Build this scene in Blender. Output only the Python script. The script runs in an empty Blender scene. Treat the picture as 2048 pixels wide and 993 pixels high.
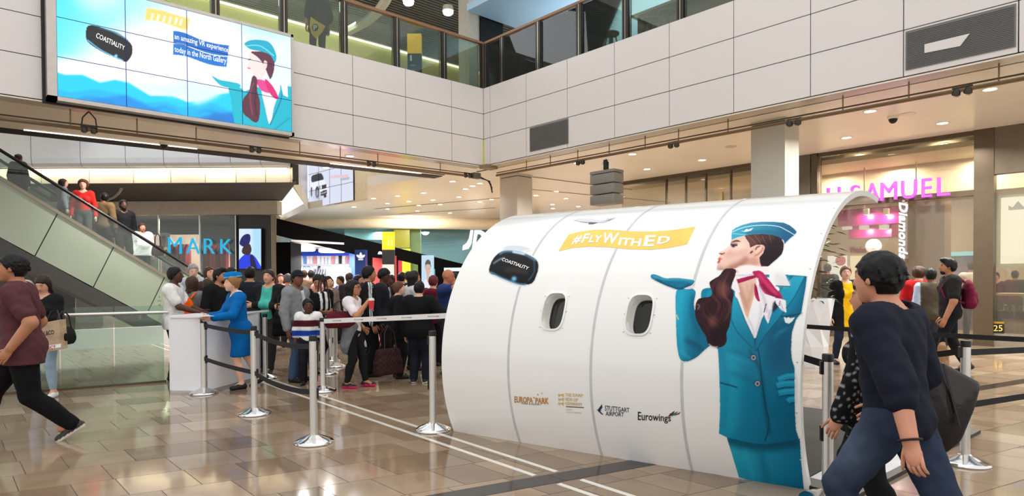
import bpy, bmesh, math, random
import numpy as np
from mathutils import Vector, Matrix

S = bpy.context.scene
COL = S.collection
random.seed(7)
RNG = np.random.default_rng(7)

# ---------------------------------------------------------------- camera (measured from the photograph, 2048 x 993)
FPX, CYP, YAW, PITCH, ROLL, EYE = 1277.2, 578.2, .73522, .015636, .005216, 1.48
def _axes():
    cy, sy = math.cos(YAW), math.sin(YAW)
    fw = np.array([sy, cy, 0.]); r = np.array([cy, -sy, 0.]); d = np.array([0., 0., -1.])
    cp, sp = math.cos(PITCH), math.sin(PITCH)
    f2 = fw*cp + d*sp; d2 = d*cp - fw*sp
    cr, sr = math.cos(ROLL), math.sin(ROLL)
    return np.array([r*cr + d2*sr, d2*cr - r*sr, f2])
CM = _axes(); CE = np.array([0., 0., EYE])
FW = np.array([math.sin(YAW), math.cos(YAW), 0.]); RT = np.array([math.cos(YAW), -math.sin(YAW), 0.]); UP = np.array([0., 0., 1.])
def ray(x, y): return CM.T @ np.array([(x-1024)/FPX, (y-CYP)/FPX, 1.])
def Zp(x, y, z=0.): d = ray(x, y); return CE + d*((z-EYE)/d[2])          # photo measurement on a level plane
def Xp(x, y, X0): d = ray(x, y); return CE + d*(X0/d[0])
def Yp(x, y, Y0): d = ray(x, y); return CE + d*(Y0/d[1])
def Fp(x, y, F): d = ray(x, y); return CE + d*(F/(d @ FW))               # on an upright plane F metres ahead
def pix(p): q = CM @ (np.asarray(p, float)-CE); return 1024+FPX*q[0]/q[2], CYP+FPX*q[1]/q[2]

cam = bpy.data.objects.new('camera', bpy.data.cameras.new('camera')); COL.objects.link(cam)
m = Matrix.Identity(4)
for i in range(3):
    m[i][0] = CM[0][i]; m[i][1] = -CM[1][i]; m[i][2] = -CM[2][i]; m[i][3] = CE[i]
cam.matrix_world = m
cam.data.sensor_width = 36; cam.data.sensor_fit = 'HORIZONTAL'; cam.data.lens = FPX/2048*36
cam.data.shift_y = (CYP-496.5)/2048; cam.data.clip_end = 300; cam.data.clip_start = .05
S.camera = cam

# ---------------------------------------------------------------- daylight through the atrium roof, exposure
S.view_settings.view_transform = 'Standard'; S.view_settings.look = 'None'
S.view_settings.gamma = 1; S.view_settings.use_curve_mapping = False
S.view_settings.exposure = 0.0
w = bpy.data.worlds.new('world'); S.world = w; w.use_nodes = True
w.node_tree.nodes['Background'].inputs[0].default_value = (1, .985, .965, 1)
w.node_tree.nodes['Background'].inputs[1].default_value = 1.28

def lamp(name, loc, power, color=(1, .86, .66), size=.25, kind='AREA', aim=None, spot=None, sx=None, spread=None):
    d = bpy.data.lights.new(name, kind); d.energy = power; d.color = color
    if kind == 'AREA':
        d.shape = 'DISK'; d.size = size
        if sx: d.shape = 'RECTANGLE'; d.size = sx[0]; d.size_y = sx[1]
        if spread: d.spread = spread
    else: d.shadow_soft_size = size
    if spot: d.spot_size = spot; d.spot_blend = .6
    o = bpy.data.objects.new(name, d); COL.objects.link(o); o.location = loc
    if aim is not None:
        v = Vector(aim) - Vector(loc); o.rotation_euler = v.to_track_quat('-Z', 'Y').to_euler()
    return o
# glazed atrium roof: the large soft source over the void
lamp('skylight', (4, 5, 14), 300, (.93, .97, 1), kind='AREA', sx=(14, 14), aim=(4, 5, 0))

lamp('void_fill_lamp', (3.5, 18.8, 10.7), 420, (.93, .97, 1), sx=(10, 3), aim=(4, 19.4, 4))  # soft lamp added below the upper ceiling to brighten the far slab edge

# ---------------------------------------------------------------- materials
def lin(c):
    c = np.asarray(c, float)/255.
    return tuple(np.where(c <= .04045, c/12.92, ((c+.055)/1.055)**2.4))
MATS = {}
def mat(name, rgb=(200, 200, 200), rough=.5, metal=0., var=.06, scale=6., bump=0., bscale=60., spec=.5, emit=0., alpha=1., coat=0., trans=0., attr=None, ior=1.45):
    if name in MATS: return MATS[name]
    m = bpy.data.materials.new(name); m.use_nodes = True; nt = m.node_tree; N = nt.nodes; L = nt.links
    b = N['Principled BSDF']; b.inputs['Roughness'].default_value = rough; b.inputs['Metallic'].default_value = metal
    b.inputs['Specular IOR Level'].default_value = spec; b.inputs['IOR'].default_value = ior
    b.inputs['Coat Weight'].default_value = coat; b.inputs['Coat Roughness'].default_value = .08
    b.inputs['Transmission Weight'].default_value = trans; b.inputs['Alpha'].default_value = alpha
    c = (*lin(rgb), 1)
    tc = N.new('ShaderNodeTexCoord')
    if attr:
        a = N.new('ShaderNodeAttribute'); a.attribute_name = attr; src = a.outputs['Color']
    else:
        r = N.new('ShaderNodeRGB'); r.outputs[0].default_value = c; src = r.outputs[0]
    if var:
        nz = N.new('ShaderNodeTexNoise'); nz.inputs['Scale'].default_value = scale; nz.inputs['Detail'].default_value = 4
        L.new(tc.outputs['Object'], nz.inputs['Vector'])
        mr = N.new('ShaderNodeMapRange'); mr.inputs['From Min'].default_value = .3; mr.inputs['From Max'].default_value = .7
        mr.inputs['To Min'].default_value = 1-var; mr.inputs['To Max'].default_value = 1+var
        L.new(nz.outputs['Fac'], mr.inputs['Value'])
        mx = N.new('ShaderNodeVectorMath'); mx.operation = 'SCALE'
        L.new(src, mx.inputs[0]); L.new(mr.outputs[0], mx.inputs['Scale']); src = mx.outputs[0]
    L.new(src, b.inputs['Base Color'])
    if emit:
        b.inputs['Base Color'].default_value = (.02, .02, .02, 1)
        if emit > .5: L.remove(b.inputs['Base Color'].links[0])
        L.new(src, b.inputs['Emission Color']); b.inputs['Emission Strength'].default_value = emit
    if bump:
        n2 = N.new('ShaderNodeTexNoise'); n2.inputs['Scale'].default_value = bscale; n2.inputs['Detail'].default_value = 3
        L.new(tc.outputs['Object'], n2.inputs['Vector'])
        bp = N.new('ShaderNodeBump'); bp.inputs['Strength'].default_value = bump; bp.inputs['Distance'].default_value = .01
        L.new(n2.outputs['Fac'], bp.inputs['Height']); L.new(bp.outputs[0], b.inputs['Normal'])
    MATS[name] = m; return m
def glass(name, rgb=(200, 225, 215), clear=.86, rough=.02):
    if name in MATS: return MATS[name]
    m = bpy.data.materials.new(name); m.use_nodes = True; nt = m.node_tree; N = nt.nodes; L = nt.links
    N.remove(N['Principled BSDF']); out = N['Material Output']
    t = N.new('ShaderNodeBsdfTransparent'); g = N.new('ShaderNodeBsdfGlossy'); d = N.new('ShaderNodeBsdfDiffuse')
    t.inputs[0].default_value = (*lin(rgb), 1); g.inputs['Roughness'].default_value = rough; d.inputs[0].default_value = (*lin(rgb), 1)
    fr = N.new('ShaderNodeFresnel'); fr.inputs[0].default_value = 1.45
    a = N.new('ShaderNodeMixShader'); a.inputs[0].default_value = 1-clear; L.new(t.outputs[0], a.inputs[1]); L.new(d.outputs[0], a.inputs[2])
    bb = N.new('ShaderNodeMixShader'); L.new(fr.outputs[0], bb.inputs[0]); L.new(a.outputs[0], bb.inputs[1]); L.new(g.outputs[0], bb.inputs[2])
    L.new(bb.outputs[0], out.inputs[0]); MATS[name] = m; return m
def emis(name, rgb, strength): return mat(name, rgb, .5, emit=strength, var=0)

M_PANEL = mat('panel_enamel', (218, 213, 209), .35, var=.015, scale=.5, spec=.35)
M_DARK = mat('dark_joint', (40, 38, 36), .7)
M_SOFFIT = mat('soffit_metal', (216, 206, 190), .22, metal=.15, var=.05, scale=.7, spec=.6)
M_CEIL = mat('ceiling_cream', (238, 230, 216), .28, var=.05, scale=.5, spec=.5)
M_GROOVE = mat('groove_dark', (70, 56, 38), .5)
M_COLUMN = mat('column_metal', (190, 186, 174), .5, metal=.1, var=.05, scale=1.5)
M_STEEL = mat('brushed_steel', (222, 221, 216), .36, metal=.9, var=.03, scale=30)
M_CHROME = mat('chrome', (215, 215, 215), .12, metal=1., var=0)
M_BLACK = mat('black_plastic', (16, 16, 17), .45, var=.1)
M_BLACKM = mat('black_metal', (26, 25, 25), .35, metal=.5)
M_BRONZE = mat('bronze_frame', (92, 80, 64), .35, metal=.6)
M_WHITE = mat('white_laminate', (236, 237, 240), .3, var=.01)
M_ROD = mat('rod_bronze', (120, 100, 76), .4, metal=.5)
M_LAMP = emis('lamp_glow', (255, 244, 225), 14)
M_LAMPR = mat('lamp_rim', (235, 225, 205), .4)

# ---------------------------------------------------------------- mesh helpers
class MB:
    """collects shapes for ONE mesh object"""
    def __init__(s): s.v = []; s.f = []; s.mi = []
    def add(s, vs, fs, mi=0):
        n = len(s.v); s.v += [tuple(map(float, p)) for p in vs]; s.f += [tuple(n+i for i in f) for f in fs]; s.mi += [mi]*len(fs); return s
    def frame_box(s, o, ex, ey, ez, mi=0):
        o, ex, ey, ez = (np.asarray(a, float) for a in (o, ex, ey, ez))
        vs = [o+ex*i+ey*j+ez*k for k in (0, 1) for j in (0, 1) for i in (0, 1)]
        fs = [(0, 2, 3, 1), (4, 5, 7, 6), (0, 1, 5, 4), (2, 6, 7, 3), (0, 4, 6, 2), (1, 3, 7, 5)]
        if np.dot(np.cross(ex, ey), ez) < 0: fs = [f[::-1] for f in fs]
        return s.add(vs, fs, mi)
    def box(s, a, b, mi=0):
        a, b = np.minimum(a, b), np.maximum(a, b); d = b-a
        return s.frame_box(a, (d[0], 0, 0), (0, d[1], 0), (0, 0, d[2]), mi)
    def bevel_box(s, a, b, r=.01, mi=0):
        a, b = np.minimum(a, b).astype(float), np.maximum(a, b).astype(float); c = (a+b)/2; h = (b-a)/2; r = min(r, *(h*.49))
        bm = bmesh.new(); bmesh.ops.create_cube(bm, size=1)
        for v in bm.verts: v.co = Vector((c[0]+v.co.x*2*h[0], c[1]+v.co.y*2*h[1], c[2]+v.co.z*2*h[2]))
        bmesh.ops.bevel(bm, geom=bm.edges[:], offset=r, segments=2, affect='EDGES', profile=.5)
        bm.verts.index_update(); s.add([v.co for v in bm.verts], [[v.index for v in f.verts] for f in bm.faces], mi); bm.free(); return s
    def bar(s, a, b, w, h, up=(0, 0, 1), mi=0):
        a, b, up = (np.asarray(x, float) for x in (a, b, up)); d = b-a; e = np.cross(d, up); e /= np.linalg.norm(e); u = np.cross(e, d); u /= np.linalg.norm(u)
        return s.frame_box(a-e*w/2-u*h/2, d, e*w, u*h, mi)
    def tube(s, pts, r, n=8, mi=0, cap=True):
        pts = [np.asarray(p, float) for p in pts]; rr = r if hasattr(r, '__len__') else [r]*len(pts)
        base = len(s.v); prev = None
        for i, p in enumerate(pts):
            t = pts[min(i+1, len(pts)-1)]-pts[max(i-1, 0)]; t /= np.linalg.norm(t)+1e-12
            if prev is None:
                e = np.cross(t, (0, 0, 1.)); e = e if np.linalg.norm(e) > 1e-3 else np.cross(t, (0, 1., 0))
            else: e = prev - t*np.dot(prev, t)
            e /= np.linalg.norm(e); prev = e; u = np.cross(t, e)
            for k in range(n):
                a = 2*math.pi*k/n; s.v.append(tuple(p+rr[i]*(math.cos(a)*e+math.sin(a)*u)))
        for i in range(len(pts)-1):
            for k in range(n):
                q = base+i*n; s.f.append((q+k, q+(k+1) % n, q+n+(k+1) % n, q+n+k)); s.mi.append(mi)
        if cap:
            s.f.append(tuple(base+k for k in range(n))[::-1]); s.mi.append(mi)
            s.f.append(tuple(base+(len(pts)-1)*n+k for k in range(n))); s.mi.append(mi)
        return s
    def lathe(s, o, prof, n=24, mi=0, axis=None):
        o = np.asarray(o, float); base = len(s.v)
        if axis is None: ex, ey, ez = np.eye(3)
        else:
            ez = np.asarray(axis, float); ez = ez/np.linalg.norm(ez); ex = np.cross(ez, (0, 0, 1.)); ex = ex if np.linalg.norm(ex) > 1e-3 else np.array([1., 0, 0]); ex /= np.linalg.norm(ex); ey = np.cross(ez, ex)
        for r, z in prof:
            for k in range(n):
                a = 2*math.pi*k/n; s.v.append(tuple(o+r*math.cos(a)*ex+r*math.sin(a)*ey+z*ez))
        for i in range(len(prof)-1):
            for k in range(n):
                q = base+i*n; s.f.append((q+k, q+(k+1) % n, q+n+(k+1) % n, q+n+k)); s.mi.append(mi)
        s.f.append(tuple(base+k for k in range(n))[::-1]); s.mi.append(mi)
        s.f.append(tuple(base+(len(prof)-1)*n+k for k in range(n))); s.mi.append(mi)
        return s
    def ball(s, o, r, n=10, mi=0):
        r = np.ones(3)*r; o = np.asarray(o, float); base = len(s.v); m_ = n//2
        for i in range(1, m_):
            a = math.pi*i/m_
            for k in range(n):
                b = 2*math.pi*k/n; s.v.append(tuple(o+r*np.array([math.sin(a)*math.cos(b), math.sin(a)*math.sin(b), math.cos(a)])))
        for i in range(m_-2):
            for k in range(n):
                q = base+i*n; s.f.append((q+k, q+n+k, q+n+(k+1) % n, q+(k+1) % n)); s.mi.append(mi)
        s.v.append(tuple(o+(0, 0, r[2]))); s.v.append(tuple(o-(0, 0, r[2]))); t = len(s.v)
        for k in range(n):
            s.f.append((base+k, base+(k+1) % n, t-2)); s.mi.append(mi)
            q = base+(m_-2)*n; s.f.append((q+(k+1) % n, q+k, t-1)); s.mi.append(mi)
        return s
    def prism(s, poly, depth, mi=0):
        """poly: 3D points of a flat outline; depth: 3D vector"""
        p = [np.asarray(a, float) for a in poly]; d = np.asarray(depth, float); n = len(p)
        nrm = sum((np.cross(p[i]-p[0], p[(i+1) % n]-p[0]) for i in range(n)), np.zeros(3))
        fs = [tuple(range(n)), tuple(range(2*n-1, n-1, -1))]+[(i, i+n, (i+1) % n+n, (i+1) % n) for i in range(n)]
        if np.dot(nrm, d) > 0: fs = [f[::-1] for f in fs]
        return s.add(p+[a+d for a in p], fs, mi)
    def build(s, name, mats, parent=None, smooth=False, **kw):
        me = bpy.data.meshes.new(name); me.from_pydata(s.v, [], s.f)
        for x in (mats if isinstance(mats, (list, tuple)) else [mats]): me.materials.append(x)
        if any(s.mi): me.polygons.foreach_set('material_index', s.mi)
        if smooth: me.polygons.foreach_set('use_smooth', [True]*len(me.polygons)); 
        me.update()
        if smooth and smooth != 'all':
            me.set_sharp_from_angle(angle=math.radians(40))
        return link(name, me, parent, **kw)
def link(name, me, parent=None, label=None, cat=None, group=None, kind=None, loc=None):
    o = bpy.data.objects.new(name, me); COL.objects.link(o)
    if parent is not None: o.parent = parent; 
    if loc is not None: o.location = loc
    tag(o, label, cat, group, kind); return o
def tag(o, label=None, cat=None, group=None, kind=None):
    if label: o['label'] = label
    if cat: o['category'] = cat
    if group: o['group'] = group
    if kind: o['kind'] = kind
def thing(name, label, cat, loc=(0, 0, 0), rz=0, group=None):
    o = bpy.data.objects.new(name, None); COL.objects.link(o); o.location = loc; o.rotation_euler.z = rz; o.empty_display_size = .2
    tag(o, label, cat, group); return o
def inv(o, p):   # world point -> local of a root that only has location and rotation about z
    p = np.asarray(p, float)-np.array(o.location); a = -o.rotation_euler.z
    return np.array([p[0]*math.cos(a)-p[1]*math.sin(a), p[0]*math.sin(a)+p[1]*math.cos(a), p[2]])
def dup(root, loc, rz=None, label=None, group=None):
    r = root.copy(); COL.objects.link(r); r.location = loc
    if rz is not None: r.rotation_euler.z = rz
    if label: r['label'] = label
    if group: r['group'] = group
    for ch in list(root.children):
        c = ch.copy(); COL.objects.link(c); c.parent = r
        for g in ch.children:
            d = g.copy(); COL.objects.link(d); d.parent = c
    return r
def text_geo(txt, size=1., res=3, shear=0., bold=0., spacing=1., depth=0.):
    cu = bpy.data.curves.new('t', 'FONT'); cu.body = txt; cu.size = size; cu.resolution_u = res; cu.shear = shear; cu.offset = bold; cu.space_character = spacing; cu.extrude = depth
    o = bpy.data.objects.new('t', cu); COL.objects.link(o)
    me = bpy.data.meshes.new_from_object(o.evaluated_get(bpy.context.evaluated_depsgraph_get()))
    v = np.array([p.co for p in me.vertices]) if len(me.vertices) else np.zeros((0, 3)); f = [tuple(p.vertices) for p in me.polygons]
    bpy.data.objects.remove(o); bpy.data.curves.remove(cu); bpy.data.meshes.remove(me)
    return v, f
def text_to(mb, txt, fn, width=None, height=None, mi=0, depth=0., **kw):
    """lays text out into the box 0..1 x 0..1 and maps it by fn(u, v, w)"""
    v, f = text_geo(txt, depth=depth, **kw)
    lo, hi = v.min(0), v.max(0)
    q = [fn((p[0]-lo[0])/(hi[0]-lo[0]), (p[1]-lo[1])/(hi[1]-lo[1]), (p[2]-lo[2])/max(hi[2]-lo[2], 1e-9)) for p in v]
    mb.add(q, f, mi)
def quad_map(p00, p10, p11, p01, off=None):
    p00, p10, p11, p01 = (np.asarray(a, float) for a in (p00, p10, p11, p01)); off = np.zeros(3) if off is None else np.asarray(off, float)
    return lambda u, v, w: (p00*(1-u)*(1-v)+p10*u*(1-v)+p11*u*v+p01*(1-u)*v)+off*w

# ================================================================ THE SETTING
XR, YL = 11.326, 13.653            # the two bulkheads over the atrium
ZB = [4.61, 5.337, 6.03, 6.735]
def panel(parent, o, ex, ez, n, th=.035, m_=None):
    mb = MB(); mb.frame_box(o, ex, np.asarray(n, float)*th, ez); return mb.build('panel', m_ or M_PANEL, parent)
# ---- right bulkhead with its enamel panels
wr = MB().box((XR, -2.5, 4.605), (XR+.5, YL+.5, 6.73)).build('wall_right', M_DARK, kind='structure')
ys = [-2.4, -.96, .47] + [1.9+1.43*k for k in range(9)] + [YL-.035]
for i in range(len(ys)-1):
    for j in range(3):
        g = .008
        panel(wr, (XR, ys[i]+g, ZB[j]+g), (0, ys[i+1]-ys[i]-2*g, 0), (0, 0, ZB[j+1]-ZB[j]-2*g), (-1, 0, 0))
# ---- left bulkhead
wl = MB().box((-4, YL, 4.605), (XR, YL+.5, 6.73)).build('wall_left', M_DARK, kind='structure')
xj = [Yp(704, 160, YL)[0], Yp(809.6, 190, YL)[0], Yp(901.7, 215, YL)[0]]
pw = (xj[2]-xj[0])/2
xs_ = [xj[0]-pw*k for k in range(7, 0, -1)] + xj + [XR-.035]
for i in range(len(xs_)-1):
    for j in range(3):
        g = .008
        panel(wl, (xs_[i]+g, YL, ZB[j]+g), (xs_[i+1]-xs_[i]-2*g, 0, 0), (0, 0, ZB[j+1]-ZB[j]-2*g), (0, -1, 0))
# grilles let into the right bulkhead
def grille(px0, px1, py, z0, z1, label, patch=False):
    y0, y1 = Xp(px0, py, XR)[1], Xp(px1, py, XR)[1]
    t = thing('air_grille', label, 'grille', (XR-.036, (y0+y1)/2, z0))
    h, hw = z1-z0, abs(y0-y1)/2
    f = MB(); f.box((-.012, -hw, 0), (.0, hw, h)); f.build('frame', mat('grille_grey', (112, 110, 106), .6), t)
    n = 22
    sl = MB()
    for k in range(n): sl.frame_box((-.02, -hw+.02, .02+(h-.04)*k/n), (.008, 0, .012), (0, 2*hw-.04, 0), (0, 0, .008))
    sl.build('slat', mat('grille_slat', (96, 95, 92), .6), t, kind='stuff')
    if patch:
        pb = MB(); pb.prism([(-.022, hw*.62, h*.33), (-.022, -.05*hw, h*.30), (-.022, -.22*hw, h*.55), (-.022, hw*.62, h*.55)], (-.003, 0, 0)); pb.build('cover_sheet', M_PANEL, t)
grille(1062, 1139, 260, ZB[0]+.1, ZB[1]-.02, 'small dark grey air grille in the bulkhead beside the corner')
grille(1813, 2033, 90, ZB[0]+.09, ZB[1]-.035, 'large dark grey air grille with a white sheet stuck on it', True)
# yellow tape strip at the inside corner
tb = MB().box((XR-.07, YL-.040, 4.62), (XR-.037, YL-.036, 5.33)); tag(tb.build('corner_strip', mat('yellow_tape', (214, 205, 30), .5)), 'yellow vertical strip stuck at the inside corner of the bulkheads', 'strip')

# ---- ceilings at 4.6 m : right gallery, corner and the far mall; left soffit
def slab(name, pts, z, th, m_, up=True):
    mb = MB(); mb.prism([(p[0], p[1], z) for p in pts], (0, 0, th)); return mb.build(name, m_, kind='structure')
fe1, fe2 = Zp(-300, 222, 4.6), Zp(885, 352, 4.6)       # far edge of the left soffit
slab('ceiling', [(XR, -2.5), (17.2, -2.5), (30, -2), (44, 14), Fp(1400, 400, 36)[:2], Fp(560, 400, 34)[:2], Zp(590, 430, 4.6)[:2], Zp(612, 419, 4.6)[:2], Zp(735, 400, 4.6)[:2], Zp(735, 372, 4.6)[:2], fe2[:2], (XR, YL+.0)], 4.6, .3, M_CEIL)
sl = slab('trim_1', [(-4, YL), (XR, YL), fe2[:2], fe1[:2]], 4.6, .3, M_CEIL)
# brighter metal edge strip, groove and the dark void edge with a lit line
mb = MB(); mb.box((XR-.03, -2.5, 4.575), (XR+.34, YL-.03, 4.6)); mb.build('trim_2', M_SOFFIT, kind='structure')
mb = MB(); mb.box((-4, YL-.03, 4.575), (XR-.03, YL+.34, 4.6)); mb.build('trim_3', M_SOFFIT, kind='structure')
mb = MB(); mb.box((XR+.37, -2.5, 4.585), (XR+.43, YL+.8, 4.602)); mb.build('trim_4', M_GROOVE, kind='structure')
mb = MB(); mb.box((-4, YL+1.83, 4.585), (XR, YL+1.88, 4.602)); mb.build('trim_5', M_GROOVE, kind='structure')
ed = MB(); d_ = fe2-fe1; nrm = np.array([-d_[1], d_[0], 0]); nrm /= np.linalg.norm(nrm)
ed.frame_box(fe1+(0, 0, -.02), d_, nrm*.5, (0, 0, .5)); ed.build('trim_6', M_DARK, kind='structure')
lt = MB()
for a, b in ((.2, .46), (.72, .94)): lt.frame_box(fe1+d_*a-nrm*.05+(0, 0, -.012), d_*(b-a), nrm*.05, (0, 0, .012))
lt.build('trim_7', emis('edge_light', (255, 248, 232), 2.5), kind='structure')
# ceiling joints in the far mall
for k, (a, b) in enumerate((((1052, 352), (1300, 384)), ((1052, 378), (1340, 405)), ((750, 418), (1000, 396)), ((800, 428), (990, 416)))):
    p, q = Zp(*a, 4.6), Zp(*b, 4.6); mb = MB(); mb.bar(p-(0, 0, .004), q-(0, 0, .004), .05, .012); mb.build('trim_%d' % (8+k), M_GROOVE, kind='structure')

# ---- columns
def column(name, cx, cy, sx, sy, z1, label):
    t = thing(name, label, 'column', (cx, cy, 0))
    MB().bevel_box((0, 0, 0), (sx, sy, z1-.09), .012).build('shaft', M_COLUMN, t, smooth=True)
    MB().box((.02, .02, z1-.09), (sx-.02, sy-.02, z1-.07)).build('shadow_gap', M_DARK, t)
    MB().box((0, 0, z1-.07), (sx, sy, z1)).build('collar', M_COLUMN, t)
column('column', 12.24, 5.64, .62, .70, 4.6, 'square grey metal column behind the white booth, nearest to the jewellery shop')
column('column', 12.75, 13.85, .62, .78, 4.6, 'square grey metal column standing behind the corner of the bulkheads')
M_CONC = mat('column_stone', (176, 170, 158), .6, bump=.1)
t = thing('column', 'dark and grey column rising above the corner of the upper railing', 'column', (XR+1.0, YL+1.2, 6.74))
MB().box((-.55, 0, 0), (-.15, .5, 3.4)).build('stone_face', M_CONC, t)
MB().box((-.15, -.05, 0), (.75, .5, 3.4)).build('steel_face', M_BLACKM, t)

# ---- floor: base and individual stone tiles (rows run slightly oblique to the joints)
M_FLOOR = []
FLC = [(152, 130, 107), (146, 124, 101), (162, 141, 118), (136, 115, 93), (150, 131, 109), (126, 106, 86), (170, 150, 126), (144, 125, 104)]
for i, c in enumerate(FLC):
    m_ = mat('floor_stone_%d' % i, c, .085, var=.10, scale=3.5, spec=.5, coat=.15); M_FLOOR.append(m_)
M_FDARK = mat('floor_stone_black', (46, 42, 38), .1, var=.15, scale=8)
M_FLINE = mat('floor_stone_white', (226, 222, 212), .12, var=.04)
M_JOINT = mat('floor_joint', (104, 86, 68), .35)
SK = -.25                                                  # rows fall .25 m in y per metre of x
floor = MB().box((-30, -6, -.2), (60, 60, -.004)).build('floor', M_JOINT, kind='structure')
ROW = .48; rows = []
rest = MB(); near = []
def in_view(p, mx=80):
    q = CM @ (p-CE)
    if q[2] < .5: return False
    x, y = 1024+FPX*q[0]/q[2], CYP+FPX*q[1]/q[2]
    return -mx < x < 2048+mx and y < 993+mx
lines_x = ((3.32, 3.36, 3.435, 7.2), (3.505, 3.19, 3.64, 7.6))      # white inlaid lines: (x0,y0,x1,y1)
def strip_y(x): return 3.62+SK*(x-2.45)
r0 = int(-14/ROW)
for j in range(r0, int(46/ROW)):
    rng = random.Random(j*31+5)
    x = -16+rng.random()*.5
    while x < 44:
        wd = rng.choice((.27, .36, .44, .55, .62)); yb = j*ROW
        ci = rng.choice((0, 0, 1, 1, 2, 3, 4, 4, 5, 6, 7))
        c = np.array([x+wd/2, yb+SK*(x+wd/2)+ROW/2, 0])
        if in_view(c) and c @ FW < 30:
            g = .003; x0, x1 = x+g, x+wd-g
            q = [(x0, yb+SK*x0+g), (x1, yb+SK*x1+g), (x1, yb+SK*x1+ROW-g), (x0, yb+SK*x0+ROW-g)]
            near.append((c @ FW, q, ci))
        x += wd
near.sort(key=lambda a: a[0])
for k, (F_, q, ci) in enumerate(near):
    if k < 300:
        mb = MB(); mb.prism([(a, b, -.012) for a, b in q], (0, 0, .012)); mb.build('tile', M_FLOOR[ci], floor)
    else: rest.add([(a, b, 0) for a, b in q], [(0, 1, 2, 3)], ci)
rest.build('tile_field', M_FLOOR, floor, kind='stuff')
# inlaid white lines and black band
for (x0, y0, x1, y1) in lines_x:
    dx = (x1-x0)/(y1-y0); a, b = y0-1.6, 24.
    p, q = (x0+dx*(a-y0), a), (x0+dx*(b-y0), b); mb = MB(); hw = .021
    for (s0, s1) in ((a, None),):
        yc = 3.46+SK*(x0-2.45)+.02
    for (s0, s1) in ((a, strip_y(x0)-.23), (strip_y(x0)+.03, b)):
        X0, X1 = x0+dx*(s0-y0), x0+dx*(s1-y0)
        m2 = MB(); m2.prism([(X0-hw, s0, -.001), (X0+hw, s0, -.001), (X1+hw, s1, -.001), (X1-hw, s1, -.001)], (0, 0, .0035)); m2.build('inlaid_line', M_FLINE, floor)
for xa, xb, off in ((-2, 7, 0), (7.0, 16.4, .53)):
    n = int((xb-xa)/.9)
    for k in range(n):
        X0, X1 = xa+(xb-xa)*k/n+.003, xa+(xb-xa)*(k+1)/n-.003
        m2 = MB(); m2.prism([(X0, strip_y(X0)-.2+off, -.001), (X1, strip_y(X1)-.2+off, -.001), (X1, strip_y(X1)+off, -.001), (X0, strip_y(X0)+off, -.001)], (0, 0, .003)); m2.build('dark_stone', M_FDARK, floor)

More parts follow.
